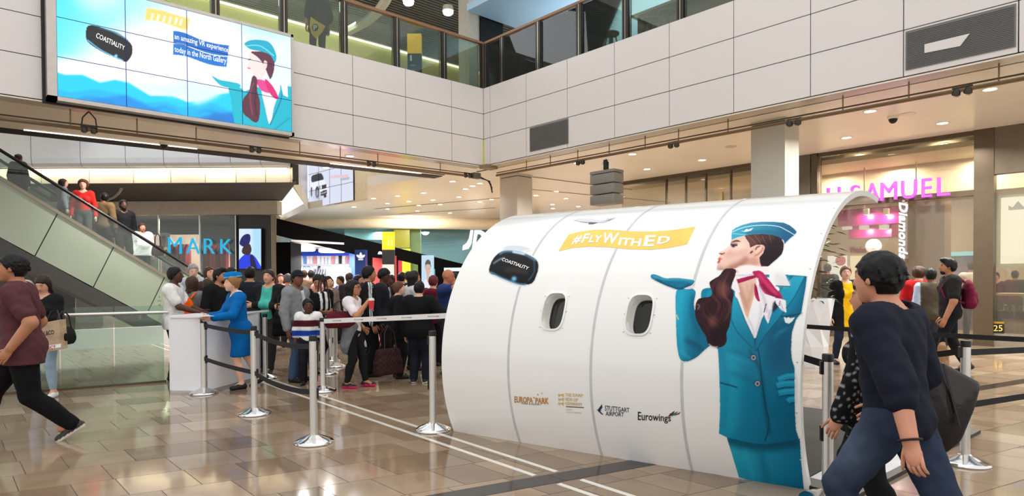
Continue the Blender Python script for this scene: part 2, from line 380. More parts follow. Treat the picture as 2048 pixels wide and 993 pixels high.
# ================================================================ prints and screens: colours laid down per vertex
class Canvas:
    """flat printed picture, drawn with outlines in photograph units"""
    def __init__(s, x0, y0, x1, y1, ss=2, bg=(255, 255, 255)):
        s.x0, s.y0, s.ss = x0, y0, ss; s.w, s.h = int((x1-x0)*ss), int((y1-y0)*ss)
        s.rgb = np.empty((s.h, s.w, 3)); s.rgb[:] = bg; s.a = np.zeros((s.h, s.w)); s.clip = None
    def curve(s, pts, closed=True, n=6):
        p = np.asarray(pts, float); N = len(p); out = []
        for i in range(N if closed else N-1):
            if closed: a, b, c, d = p[(i-1) % N], p[i], p[(i+1) % N], p[(i+2) % N]
            else: a, b, c, d = p[max(i-1, 0)], p[i], p[i+1], p[min(i+2, N-1)]
            for k in range(n):
                t = k/n; out.append(.5*((2*b)+(c-a)*t+(2*a-5*b+4*c-d)*t*t+(3*b-a-3*c+d)*t**3))
        if not closed: out.append(p[-1])
        return np.array(out)
    def mask(s, pts):
        p = (np.asarray(pts, float)-(s.x0, s.y0))*s.ss; tg = np.zeros((s.h, s.w+1), np.int8); n = len(p)
        for i in range(n):
            (xa, ya), (xb, yb) = p[i], p[(i+1) % n]
            if ya == yb: continue
            if ya > yb: xa, ya, xb, yb = xb, yb, xa, ya
            r = np.arange(max(0, math.ceil(ya-.5)), min(s.h, math.ceil(yb-.5)))
            if len(r) == 0: continue
            x = xa+(r+.5-ya)/(yb-ya)*(xb-xa); x = np.clip(np.ceil(x-.5), 0, s.w).astype(int)
            tg[r, x] ^= 1
        return (np.cumsum(tg[:, :-1], axis=1) % 2).astype(float)
    def blurm(s, m_, r):
        r = int(r*s.ss)
        if r < 1: return m_
        for ax in (0, 1):
            for _ in range(2):
                c = np.cumsum(np.pad(m_, [(r+1, r) if a == ax else (0, 0) for a in (0, 1)], mode='edge'), axis=ax)
                n = m_.shape[ax]; w_ = 2*r+1
                m_ = (np.take(c, np.arange(w_, w_+n), ax)-np.take(c, np.arange(0, n), ax))/w_
        return m_
    def put(s, m_, col, op=1., cover=True):
        if s.clip is not None: m_ = m_*s.clip
        m_ = m_*op; s.rgb = s.rgb*(1-m_[..., None])+np.asarray(col, float)*m_[..., None]
        if cover: s.a = np.maximum(s.a, m_)
    def fill(s, pts, col, smooth=True, blur=0, op=1., cover=True):
        q = s.curve(pts) if smooth else pts; s.put(s.blurm(s.mask(q), blur), col, op, cover); return q
    def line(s, pts, w_, col, blur=0, op=1., taper=False, cover=True, smooth=True):
        q = s.curve(pts, False) if smooth else np.asarray(pts, float); t = np.gradient(q, axis=0); nn = np.stack([-t[:, 1], t[:, 0]], 1); nn /= np.linalg.norm(nn, axis=1)[:, None]+1e-9
        ww = np.full(len(q), w_/2.)
        if taper: ww *= np.sin(np.linspace(.12, math.pi-.12, len(q)))
        s.put(s.blurm(s.mask(np.concatenate([q+nn*ww[:, None], (q-nn*ww[:, None])[::-1]])), blur), col, op, cover)
    def dot(s, x, y, r, col, ry=None, **k):
        a = np.linspace(0, 2*math.pi, 20, endpoint=False); s.fill(np.stack([x+r*np.cos(a), y+(ry or r)*np.sin(a)], 1), col, smooth=False, **k)
    def clip_to(s, pts=None, smooth=True): s.clip = None if pts is None else s.mask(s.curve(pts) if smooth else pts)
    def grad(s, p0, c0, p1, c1, op=1.):
        yy, xx = np.mgrid[0:s.h, 0:s.w]; x = xx/s.ss+s.x0; y = yy/s.ss+s.y0; d = np.subtract(p1, p0); t = np.clip(((x-p0[0])*d[0]+(y-p0[1])*d[1])/(d @ d), 0, 1)[..., None]
        m_ = (np.ones((s.h, s.w)) if s.clip is None else s.clip)[..., None]*op
        s.rgb = s.rgb*(1-m_)+(np.asarray(c0, float)*(1-t)+np.asarray(c1, float)*t)*m_
        s.a = np.maximum(s.a, m_[..., 0])
    def sample(s, x, y):
        i = np.clip((np.asarray(y)-s.y0)*s.ss-.5, 0, s.h-1.001); j = np.clip((np.asarray(x)-s.x0)*s.ss-.5, 0, s.w-1.001)
        i0 = i.astype(int); j0 = j.astype(int); fi = (i-i0)[..., None]; fj = (j-j0)[..., None]
        g = lambda A: (A[i0, j0]*(1-fj)+A[i0, j0+1]*fj)*(1-fi)+(A[i0+1, j0]*(1-fj)+A[i0+1, j0+1]*fj)*fi
        return g(s.rgb), g(s.a[..., None])[..., 0]
def pixv(P):
    q = (P-CE) @ CM.T; return 1024+FPX*q[..., 0]/q[..., 2], CYP+FPX*q[..., 1]/q[..., 2]
def print_mesh(name, fn, nu, nv, canvas, m_, parent=None, cut=False, uv=None, **kw):
    """a sheet fn(u, v) -> points, coloured from the canvas"""
    U, V = np.meshgrid(np.linspace(0, 1, nu), np.linspace(0, 1, nv)); P = fn(U, V)
    X, Y = pixv(P) if uv is None else uv(U, V)
    rgb, a = canvas.sample(X, Y); idx = np.arange(nu*nv).reshape(nv, nu)
    f = np.stack([idx[:-1, :-1], idx[:-1, 1:], idx[1:, 1:], idx[1:, :-1]], -1).reshape(-1, 4)
    if cut:
        k = a.ravel()[f].max(1) > .02; f = f[k]
        used = np.unique(f); mp = np.full(nu*nv, -1); mp[used] = np.arange(len(used)); f = mp[f]; P = P.reshape(-1, 3)[used]; rgb = rgb.reshape(-1, 3)[used]
    else: P = P.reshape(-1, 3); rgb = rgb.reshape(-1, 3)
    me = bpy.data.meshes.new(name); me.from_pydata(P.tolist(), [], f.tolist()); me.materials.append(m_)
    c = rgb/255.; c = np.where(c <= .04045, c/12.92, ((c+.055)/1.055)**2.4)
    at = me.color_attributes.new('Col', 'FLOAT_COLOR', 'POINT'); at.data.foreach_set('color', np.c_[c, np.ones(len(c))].ravel())
    me.polygons.foreach_set('use_smooth', [True]*len(me.polygons)); me.update()
    return link(name, me, parent, **kw)

# ================================================================ THE BIG VIDEO WALL
YS = YL-.28
sx0, sx1, sz0, sz1 = 1.612, 5.745, 4.655, 6.695
def screen_picture():
    c = Canvas(104, -60, 592, 275, 2, (120, 240, 255))
    c.clip_to([(100, -70), (600, -70), (600, 280), (100, 280)], False)
    c.grad((120, -60), (60, 235, 255), (330, 60), (235, 252, 255)); c.clip = None
    W = (255, 255, 255)
    c.fill([(150, 120), (240, 60), (330, 40), (430, 45), (480, 70), (500, 130), (440, 165), (330, 165), (200, 160)], W, blur=22)
    c.fill([(110, 118), (180, 122), (250, 140), (330, 150), (240, 165), (112, 160)], W, blur=9)
    c.fill([(150, -20), (230, -30), (240, 10), (180, 22)], (225, 252, 255), blur=14, op=.8)
    c.fill([(490, 60), (583, 70), (583, 30), (500, 20)], (170, 238, 255), blur=14, op=.8)
    B1, B2, B3 = (0, 190, 255), (0, 150, 235), (0, 120, 215)
    c.fill([(104, 142), (130, 150), (165, 150), (200, 166), (230, 160), (258, 166), (300, 192), (345, 192), (376, 205), (430, 190), (470, 185), (592, 230), (592, 280), (104, 280)], (0, 214, 255), smooth=False, blur=1.5)
    c.fill([(104, 175), (140, 185), (190, 178), (240, 188), (290, 206), (330, 204), (365, 216), (420, 204), (480, 232), (592, 262), (592, 280), (104, 280)], B1, smooth=False, blur=2)
    c.fill([(150, 205), (250, 190), (320, 222), (380, 238), (470, 224), (520, 250), (592, 280), (104, 280)], B2, smooth=False, blur=3)
    c.fill([(370, 250), (400, 238), (430, 225), (470, 228), (480, 255), (560, 275), (380, 275)], B3, smooth=False, blur=4, op=.7)
    for q_ in ([(104, 195), (140, 205), (175, 196), (215, 204), (250, 222)], [(255, 215), (290, 225), (330, 215), (365, 232)], [(380, 232), (420, 222), (455, 246), (500, 250)], [(130, 225), (180, 214), (230, 232), (300, 248)]): c.line(q_, 7, (0, 126, 206), blur=3, op=.5, taper=True)
    c.fill([(262, 165), (320, 172), (380, 165), (430, 180), (440, 190), (395, 210), (372, 196), (330, 190)], (225, 250, 255), blur=6)
    # faded yellow banner and blue ribbons
    c.fill([(293, 16), (310, 18), (328, 22), (346, 28), (362, 33), (379, 37), (375, 61), (360, 57), (344, 51), (326, 45), (308, 41), (290, 40)], (255, 224, 120), blur=1, smooth=False)
    for k, x in enumerate((302, 314, 326, 338, 350, 360)): c.line([(x+4, 27+k*2), (x, 41+k*2)], 5, (255, 250, 225))
    c.fill([(346.5, 62), (356, 62.5), (370, 66), (384, 72), (398, 78.5), (412, 83), (426, 86.5), (441, 89), (458, 91), (456, 112), (441, 111), (426, 108.5), (412, 105), (398, 100), (384, 94.5), (370, 89), (356, 86), (346.5, 85.5)], (0, 112, 206), smooth=False)
    c.fill([(346.5, 87.5), (356, 88), (370, 91), (384, 96.5), (398, 102), (412, 107), (426, 110.5), (441, 113), (455, 114), (453, 134), (441, 133), (426, 130.5), (412, 127), (398, 122), (384, 116.5), (370, 112), (356, 110), (346.5, 109.5)], (0, 120, 216), smooth=False)
    # headset on its own, glossy black visor
    c.fill([(176, 52), (200, 54), (240, 72), (262, 88), (264, 108), (255, 122), (246, 122), (205, 104), (178, 86), (172, 72)], (8, 12, 16))
    c.line([(175, 80), (205, 102), (246, 121)], 2.4, (90, 190, 235)); c.dot(232, 112, 3.5, (150, 225, 255), blur=1); c.line([(196, 56), (232, 66), (256, 82)], 2.5, (30, 90, 125), blur=1)
    # stewardess in blue at the right, looking left
    T, T2, T3 = (0, 190, 212), (0, 140, 176), (120, 232, 242)
    hair = (96, 40, 62)
    c.fill([(424, 152), (440, 160), (462, 164), (478, 168), (480, 174), (462, 176), (440, 170)], T)
    c.fill([(458, 172), (484, 178), (490, 200), (482, 216), (486, 238), (484, 275), (473, 262), (466, 230), (462, 200)], T)
    c.fill([(486, 184), (510, 176), (540, 170), (575, 172), (592, 176), (592, 275), (482, 275), (482, 230)], T, smooth=False)
    c.fill([(525, 175), (560, 172), (548, 215), (540, 250), (530, 215)], (255, 245, 246))
    c.line([(540, 250), (560, 205), (566, 176)], 3, T2); c.line([(545, 262), (580, 236)], 2, T2, blur=1)
    c.fill([(512, 160), (530, 162), (545, 176), (540, 186), (522, 180)], (236, 70, 150)); c.fill([(530, 158), (545, 172), (557, 196), (548, 196), (536, 180)], (225, 30, 120))
    c.fill([(562, 170), (575, 172), (576, 195), (566, 190)], (250, 250, 255), smooth=False)
    c.fill([(497, 108), (505, 102), (528, 104), (535, 125), (530, 150), (520, 158), (508, 152), (500, 140), (494, 136), (497, 124)], (255, 232, 226))
    c.fill([(502, 104), (520, 103), (540, 104), (548, 118), (548, 140), (541, 158), (534, 145), (528, 130), (516, 115)], hair)
    c.fill([(528, 122), (534, 124), (533, 136), (527, 138)], (255, 222, 212))
    c.fill([(505, 153), (514, 158), (514, 180), (520, 205), (518, 238), (510, 245), (497, 236), (486, 225), (486, 200), (498, 182)], hair)
    c.line([(508, 165), (500, 190), (505, 230)], 3, (140, 70, 95), blur=1); c.line([(513, 172), (510, 205), (514, 232)], 2, (60, 22, 36), blur=1)
    c.fill([(489, 88), (500, 81), (520, 80), (540, 86), (552, 108), (550, 125), (540, 110), (522, 103), (500, 98)], (0, 176, 208)); c.line([(492, 92), (520, 92), (548, 112)], 2, T3)
    c.line([(496, 120), (502, 118)], 2, (150, 80, 80)); c.line([(495, 136), (501, 137)], 2.2, (235, 100, 120))
    return c
vw = thing('video_wall', 'large bright blue video wall of twelve tiles hung on the white bulkhead', 'screen', (sx0, YS, sz0))
mb = MB()
for (a, b) in (((-.14, 0, -.07), (0, .2, sz1-sz0+.07)), ((sx1-sx0, 0, -.07), (sx1-sx0+.05, .2, sz1-sz0+.07)), ((-.14, 0, -.07), (sx1-sx0+.05, .2, 0)), ((-.14, 0, sz1-sz0), (sx1-sx0+.05, .2, sz1-sz0+.06))): mb.box(a, b)
mb.build('frame', mat('screen_frame', (190, 184, 176), .35, metal=.5), vw)
MB().box((-.19, .2, -.1), (sx1-sx0+.02, .26, sz1-sz0+.1)).build('mount', M_BLACK, vw)
M_SCREEN = mat('screen_glow', attr='Col', rough=.3, emit=1.05, var=0)
cv = screen_picture(); dW, dH = (sx1-sx0)/4, (sz1-sz0)/3
for j in range(3):
    for i in range(4):
        g = .006; xa, xb, za, zb = sx0+dW*i+g, sx0+dW*(i+1)-g, sz0+dH*j+g, sz0+dH*(j+1)-g
        o = print_mesh('screen_tile', lambda U, V: np.stack([xa+(xb-xa)*U, np.full_like(U, YS+.004), za+(zb-za)*V], -1), 100, 70, cv, M_SCREEN, None)
        o.data.transform(Matrix.Translation((-sx0, -YS, -sz0))); o.parent = vw
MB().box((0, .01, 0), (sx1-sx0, .03, sz1-sz0)).build('backing', emis('screen_back', (10, 40, 120), .4), vw)
def on_plane_y(Y0): return lambda pts: [Yp(x, y, Y0) for x, y in pts]
def ribbon_text(txt, pts, parent, Y0, m_, o0):
    """pts: photo corners tl, tr, br, bl on the upright plane y = Y0"""
    tl, tr, br, bl = [Yp(x, y, Y0)-o0 for x, y in pts]
    mb = MB(); text_to(mb, txt, quad_map(bl, br, tr, tl), bold=.012, res=2); return mb.build('lettering', m_, parent)
M_SCRW = emis('screen_white', (255, 255, 255), 1.1)
o0 = np.array([sx0, YS, sz0])
ribbon_text('an amazing VR experience', ((349, 67), (457, 95), (456, 108), (349, 81)), vw, YS-.003, M_SCRW, o0)
ribbon_text('today in the North Gallery', ((349, 92), (453, 116), (452, 131), (349, 107)), vw, YS-.003, M_SCRW, o0)
ribbon_text('COASTIALITY', ((194, 65), (250, 92), (249, 101), (191, 75)), vw, YS-.003, M_SCRW, o0)

# ================================================================ FAR MALL: slab edge, shops
def lat(px, F): return float(Fp(px, 560, F) @ RT)
def ht(px, py, F): return float(Fp(px, py, F)[2])
def fb(mb, x0, y0, x1, y1, F, dep, mi=0, flat=True):
    """upright box facing the camera axis, front face F metres ahead, measured by its photo corners"""
    r0, r1 = lat(x0, F), lat(x1, F); xm = (x0+x1)/2; z1, z0 = ht(xm, y0, F), max(0., ht(xm, y1, F))
    return mb.frame_box(RT*r0+FW*F+UP*z0, RT*(r1-r0), FW*dep, UP*(z1-z0), mi)
def rf(r, F, z): return RT*r+FW*F+UP*z
# white slab edge of the upper floor beyond the escalator
jx = [-220, -130, -35, 66, 164, 254, 330, 400, 463, 523, 578]
far = MB(); far.frame_box(rf(lat(-260, 20), 20.5, 4.62), RT*(lat(576, 20)-lat(-260, 20)), FW*.6, UP*2.2); far = far.build('wall_back', M_DARK, kind='structure')
zt, zb_ = 6.75, 5.05
prof = [(0, zt), (0, zb_+.28), (.02, zb_+.12), (.08, zb_+.03), (.2, zb_), (.2, zt)]
M_FAS = mat('fascia_white', (214, 216, 220), .4, var=.02)
M_COVE = mat('cove_cream', (236, 226, 204), .5, var=.03)
for a, b in zip(jx[:-1], jx[1:]):
    r0, r1 = lat(a, 20)+.012, lat(b, 20)-.012
    MB().prism([rf(r0, 20+f_, z) for f_, z in prof], RT*(r1-r0)).build('fascia_panel', M_FAS, far)
    MB().frame_box(rf(r0, 20.42, 4.6), RT*(r1-r0), FW*.05, UP*(zb_-4.6+.02)).build('cove_panel', M_COVE, far)
p0, p1 = rf(lat(-260, 20), 20.26, 5.02), rf(lat(570, 20), 20.26, 5.02)
mb = MB(); mb.bar(p0, p1, .05, .03); mb.build('trim_12', emis('cove_light', (255, 238, 205), 3), kind='structure')
for k in range(6):
    q = p0+(p1-p0)*(k+.5)/6; lamp('cove_lamp', tuple(q-FW*.0+UP*-.03+FW*.02), 8, (1, .9, .72), sx=(3.2, .08), aim=tuple(q+FW*.2-UP*.3))
# the slab edge turns away towards the screen block
e0 = rf(lat(579, 20), 20.05, 0); e1 = np.array([*Zp(616, 417, 4.64)[:2], 0.])
for k in range(2):
    a, b = e0+(e1-e0)*(k/2+.004), e0+(e1-e0)*((k+1)/2-.004); mb = MB(); mb.frame_box(a+UP*zb_, b-a, FW*.2+RT*-.1, UP*(zt-zb_)); mb.build('fascia_panel', M_FAS, far); mb = MB(); mb.frame_box(a+UP*4.6+FW*.1, b-a, FW*.2+RT*-.1, UP*(zb_-4.6)); mb.build('cove_panel', M_COVE, far)
# slatted dark ceiling below the slab edge
MB().prism([rf(lat(-300, 20), 20.44, 4.64), rf(lat(583, 20), 20.44, 4.64), rf(lat(560, 25), 25.2, 4.64), rf(lat(-300, 25), 25.2, 4.64)], UP*.04).build('ceiling_2', M_DARK, kind='structure')
sl = MB()
for k in range(36):
    F_ = 20.45+k*.13; re_ = lat(583, 20)+(lat(560, 25)-lat(583, 20))*(F_-20.44)/4.76; sl.frame_box(rf(lat(-300, 20), F_, 4.58), RT*(re_-lat(-300, 20)), FW*.075, UP*.06)
sl.build('slats', mat('slat_grey', (92, 88, 82), .5), bpy.data.objects['ceiling_2'], kind='stuff')
pts = [Zp(x, y, 4.55) for x, y in ((243, 378), (238, 386), (228, 395), (212, 402), (196, 406))]
mb = MB(); mb.tube(pts, .045, 8); tag(mb.build('curved_conduit', mat('conduit', (190, 186, 176), .4), smooth=True), 'pale curved band crossing the dark slatted ceiling beyond the escalator', 'band')
# white car screen on its cream block, beyond the void
c0, c1 = Zp(617, 417, 4.64), Zp(707, 401, 4.64); cd = c1-c0; cn = np.array([-cd[1], cd[0], 0]); cn /= np.linalg.norm(cn)
if cn @ FW < 0: cn = -cn
blk = MB(); blk.frame_box(c0+cn*.06+(0, 0, .0), cd*1.32, cn*1.2, (0, 0, 2.4)); blk.build('wall_2', mat('block_cream', (226, 212, 180), .5), kind='structure')
bm_ = MB(); bm_.bar(c0+cd*1.33+cn*.3+UP*.25, Zp(885, 352, 4.6)+cn*.3+UP*.25, .5, .5); bm_.build('wall_3', mat('beam_cream', (214, 198, 164), .5), kind='structure')
def car_picture():
    c = Canvas(600, 300, 720, 430, 3, (222, 228, 246))
    K, G, W = (44, 44, 54), (140, 144, 158), (246, 247, 252)
    c.fill([(623, 352), (640, 346), (648, 360), (656, 372), (655, 390), (640, 396), (622, 392), (621, 370)], W)
    c.fill([(623, 354), (630, 349), (642, 347), (647, 359), (636, 362), (624, 365)], K)
    c.fill([(643, 371), (653, 368), (653, 376), (644, 379)], K, smooth=False); c.fill([(641, 384), (654, 379), (654, 388), (641, 393)], K, smooth=False)
    c.line([(642, 388), (653, 384)], 1.4, (210, 212, 220)); c.fill([(638, 372), (641, 371), (641, 378), (638, 379)], G, smooth=False)
    c.dot(634.5, 385, 4.2, K, 12); c.dot(634.5, 385, 2.2, G, 7); c.dot(623, 384, 1.8, K, 10); c.dot(650, 392, 3, K, 4)
    c.fill([(622, 380), (634, 383), (646, 393), (640, 403), (622, 393)], (176, 182, 205), blur=3, op=.5, cover=False)
    return c
ct = thing('car_screen', 'pale video screen showing a white off-road car, hung on the far cream block', 'screen', tuple(c0))
cH = 2.2
for i in range(4):
    for j in range(3):
        u0, u1, v0, v1 = i/4+.004, (i+1)/4-.004, j/3+.004, (j+1)/3-.004
        o = print_mesh('screen_tile', lambda U, V: c0+cd*((u0+(u1-u0)*U)[..., None])+np.array([0, 0, cH])*((v0+(v1-v0)*V)[..., None]), 24, 24, CARC if 'CARC' in globals() else globals().setdefault('CARC', car_picture()), mat('car_screen_glow', attr='Col', rough=.3, emit=.95, var=0), None)
        o.data.transform(Matrix.Translation(-c0)); o.parent = ct
mb = MB(); mb.frame_box(cn*.015, cd, cn*.04, (0, 0, cH)); mb.build('backing', M_BLACK, ct)
mk = lambda t, q: [(lambda p: p-c0-cn*.006)(CE+ray(x, y)*(((c0-CE) @ cn)/(ray(x, y) @ cn))) for x, y in q]
tl, tr, br, bl = mk('', ((662, 352), (697, 349), (697, 354), (662, 357))); mb = MB(); text_to(mb, 'ATTENZIONE', quad_map(bl, br, tr, tl)); 
bpy.data.meshes  # the faded red line on the screen cannot be read: a plain pink bar
mb = MB(); mb.add([bl, br, tr, tl], [(0, 1, 2, 3)]); mb.build('pink_line', emis('scr_pink', (240, 205, 215), .9), ct)
tl, tr, br, bl = mk('', ((681, 357), (699, 354), (699, 359), (681, 362))); mb = MB(); mb.add([bl, br, tr, tl], [(0, 1, 2, 3)]); mb.build('grey_line', emis('scr_grey', (190, 192, 205), .9), ct)

# ---- clothes shop with the blue letters (25 m)
FM = 25.
M_SHOPDK = mat('shop_dark', (58, 54, 50), .5); M_SHOPW = mat('shop_white', (225, 215, 205), .5)
g_ = MB(); fb(g_, -400, 404, 556, 431, FM-.3, .5); g_.build('trim_13', mat('beam_pale', (206, 196, 176), .4), kind='structure')
g_ = MB(); fb(g_, 543, 431, 554, 620, FM-.35, .4); g_.build('trim_14', mat('pier_bronze', (150, 134, 108), .3, metal=.4), kind='structure')
g_ = MB(); fb(g_, -700, 395, 556, 660, FM+7, .2); g_.build('wall_4', M_SHOPDK, kind='structure')
g_ = MB(); g_.prism([rf(lat(60, FM), FM+.1, 4.2), rf(lat(553, FM), FM+.1, 4.2), rf(lat(553, FM+7), FM+7, 4.2), rf(lat(60, FM+7), FM+7, 4.2)], UP*.1); g_.build('ceiling_3', M_SHOPDK, kind='structure')
g_ = MB(); fb(g_, 462, 431, 545, 640, FM+.1, .15); g_.build('wall_5', mat('shop_grey', (62, 58, 56), .3), kind='structure')
g_ = MB(); fb(g_, 205, 470, 400, 640, FM+4, .12); g_.build('wall_6', mat('shop_pale', (214, 190, 180), .6), kind='structure')
g_ = MB(); fb(g_, 150, 431, 470, 640, FM, .02); g_.build('window_1', glass('shop_glass', (228, 236, 232), .93), kind='structure')
for x in (318, 400, 472): g_ = MB(); fb(g_, x-1, 431, x+1, 640, FM-.03, .08); g_.build('trim_%d' % (15+(x > 350)+(x > 450)), M_STEEL, kind='structure')
for px in (250, 330, 410, 440): lamp('shop_lamp', tuple(Fp(px, 440, FM+2.0)), 95, (1, .86, .74), .6, aim=tuple(Fp(px, 700, FM+2.5)))
ls = thing('shop_sign', 'turquoise illuminated capital letters over the clothes shop window', 'sign', tuple(Fp(336, 510, FM-.12)))
lo = np.array(ls.location)
for ch, x0, x1, y0, y1 in (('M', 338, 364, 475, 508), ('A', 374, 400, 477, 508), ('R', 409, 430, 478, 508), ('K', 442, 464, 479, 508)):
    a, b, c_, d = (Fp(x0, y1, FM-.12)-lo, Fp(x1, y1, FM-.12)-lo, Fp(x1, y0, FM-.12)-lo, Fp(x0, y0, FM-.12)-lo)
    mb = MB(); text_to(mb, ch, quad_map(a, b, c_, d, FW*-.08), depth=.1, bold=-.012); mb.build('letter', emis('sign_turquoise', (20, 180, 225), 1.0), ls)
bs = thing('poster_screen', 'upright lit screen of a person in a blue coat, at the dark shop front', 'screen', tuple(Fp(478, 540, FM-.1)))
c = Canvas(470, 450, 530, 548, 4, (205, 228, 250)); c.grad((478, 458), (214, 226, 250), (522, 470), (190, 225, 246))
c.clip = None; c.fill([(505, 455), (525, 455), (525, 520), (508, 515)], (170, 215, 240), smooth=False, blur=2)
c.fill([(476, 525), (486, 512), (496, 508), (508, 512), (520, 530), (524, 545), (476, 545)], (34, 60, 220)); c.fill([(490, 490), (499, 488), (503, 500), (498, 510), (486, 508), (484, 500)], (60, 36, 40)); c.fill([(480, 482), (486, 472), (496, 468), (501, 474), (499, 486), (490, 494), (480, 490)], (30, 30, 96)); c.fill([(500, 515), (506, 512), (514, 540), (504, 545)], (24, 26, 70))
B0 = np.array(bs.location); q = [Fp(478, 538, FM-.1), Fp(522, 538, FM-.1), Fp(522, 458, FM-.1), Fp(478, 458, FM-.1)]
o = print_mesh('screen', lambda U, V: q[0]+(q[1]-q[0])*U[..., None]+(q[3]-q[0])*V[..., None], 60, 90, c, mat('poster_glow', attr='Col', emit=1.1, var=0)); o.data.transform(Matrix.Translation(-B0)); o.parent = bs
mb = MB(); mb.frame_box(q[0]-B0+FW*.01-RT*.03-UP*.03, (q[1]-q[0])*1.07, FW*.08, (q[3]-q[0])*1.04); mb.build('case', M_BLACK, bs)
# shop window dressing: rails of clothes, a portrait poster
for k, (x, F_, cl, lb) in enumerate(((352, FM+1.2, (196, 40, 44), 'rail of red clothes behind the turquoise letter M'), (432, FM+1.4, (186, 32, 48), 'rail of red tartan clothes behind the turquoise letter K'), (300, FM+1.8, (170, 150, 140), 'rail of pale clothes at the window beside the escalator'))):
    t = thing('clothes_rail', lb, 'clothes rail', (*Fp(x, 560, F_)[:2], 0)); t.rotation_euler.z = -YAW
    MB().tube([(-.55, 0, 0), (-.55, 0, 3.0), (.55, 0, 3.0), (.55, 0, 0)], .015, 6).build('rail', M_STEEL, t)
    for n in range(7):
        u = -.45+n*.15; cc = [min(255, v*random.uniform(.7, 1.25)) for v in cl]
        MB().prism([(u, -.2, 1.75), (u, .2, 1.75), (u, .23, 2.7), (u, .05, 2.97), (u, -.05, 2.97), (u, -.23, 2.7)], (.07, 0, 0)).build('garment', mat('garment_%d%d' % (k, n), cc, .8), t)
def plain_portrait(name, x0, y0, x1, y1, F, label, bgc, skin, hairc, shirt):
    t = thing(name, label, 'poster', tuple(Fp(x0, y1, F))); B = np.array(t.location); w_, h_ = x1-x0, y1-y0
    c = Canvas(x0, y0, x1, y1, 4, bgc); c.a[:] = 1; cx = x0+w_*.52
    c.fill([(x0+w_*.1, y1+5), (x0+w_*.2, y0+h_*.68), (cx-w_*.1, y0+h_*.6), (cx+w_*.12, y0+h_*.6), (x1-w_*.1, y0+h_*.7), (x1, y1+5)], shirt); c.fill([(cx-w_*.09, y0+h_*.45), (cx+w_*.09, y0+h_*.45), (cx+w_*.1, y0+h_*.63), (cx, y0+h_*.68), (cx-w_*.1, y0+h_*.63)], skin)
    c.dot(cx, y0+h_*.34, w_*.2, skin, h_*.17); c.fill([(cx-w_*.22, y0+h_*.33), (cx-w_*.2, y0+h_*.17), (cx, y0+h_*.11), (cx+w_*.2, y0+h_*.17), (cx+w_*.22, y0+h_*.33), (cx+w_*.15, y0+h_*.24), (cx-w_*.15, y0+h_*.24)], hairc)
    for s in (-1, 1): c.dot(cx+s*w_*.08, y0+h_*.34, w_*.025, hairc)
    c.line([(cx-w_*.07, y0+h_*.43), (cx, y0+h_*.45), (cx+w_*.07, y0+h_*.43)], w_*.03, (190, 110, 100))
    q = [Fp(x0, y1, F), Fp(x1, y1, F), Fp(x0, y0, F)]
    o = print_mesh('picture', lambda U, V: q[0]+(q[1]-q[0])*U[..., None]+(q[2]-q[0])*V[..., None], 40, 60, c, mat(name+'_glow', attr='Col', emit=.9, var=0)); o.data.transform(Matrix.Translation(-B)); o.parent = t
    mb = MB(); mb.frame_box(FW*.01, q[1]-q[0], FW*.06, q[2]-q[0]); mb.build('case', M_BLACK, t); return t
plain_portrait('portrait_poster', 316, 466, 338, 512, FM+1.0, 'poster of a smiling man in the clothes shop window', (120, 105, 98), (98, 62, 48), (40, 28, 24), (200, 190, 175))

# ---- black sports shop: fascia that drops away to the right, bright opening
FS = 24.
def wedge_top(px): return 437+(px-553)*.245
def Fw(px): return 24+(px-553)*.0205
g_ = MB()
tp = [Fp(x, wedge_top(x), Fw(x)) for x in (553, 985)]; bt = [Fp(985, 560, Fw(985)), Fp(985, 545, Fw(985)), Fp(725, 503, Fw(725)), Fp(583, 470, Fw(583)), Fp(583, 560, Fw(583)), Fp(553, 560, Fw(553))]
bt = [b if abs(pix(b)[1]-560) > 3 else np.array([b[0], b[1], 0.]) for b in bt]
M_BLKG = mat('black_gloss', (5, 5, 6), .6, var=0, spec=.06)
def band(xs, y_top, y_bot, name, m_, dep=.3):
    for a, b in zip(xs[:-1], xs[1:]):
        P = [Fp(a, y_top(a), Fw(a)), Fp(b, y_top(b), Fw(b)), Fp(b, y_bot(b), Fw(b)), Fp(a, y_bot(a), Fw(a))]
        mb = MB(); mb.prism(P, FW*dep); mb.build(name, m_, SPW)
SPW = MB().frame_box(rf(lat(553, 24), 24, 0), RT*(lat(582, 24)-lat(553, 24)), FW*1.2, UP*2.9).build('wall_7', M_BLKG, kind='structure')
band([553, 640, 725, 800, 870, 990], wedge_top, lambda x: wedge_top(x)+(34 if x < 730 else 24), 'fascia_panel', M_BLKG)
for a, b, dF in ((729, 742, 0), (790, 794, .0), (836, 846, 0), (870, 990, .0)):
    P = [Fp(a, wedge_top(a)+10, Fw(a)+dF), Fp(b, wedge_top(b)+10, Fw(b)+dF)]; Q = [np.array([p[0], p[1], 0]) for p in P]
    mb = MB(); mb.prism([P[0], P[1], Q[1], Q[0]], FW*.3); mb.build('pier', M_BLKG, SPW)
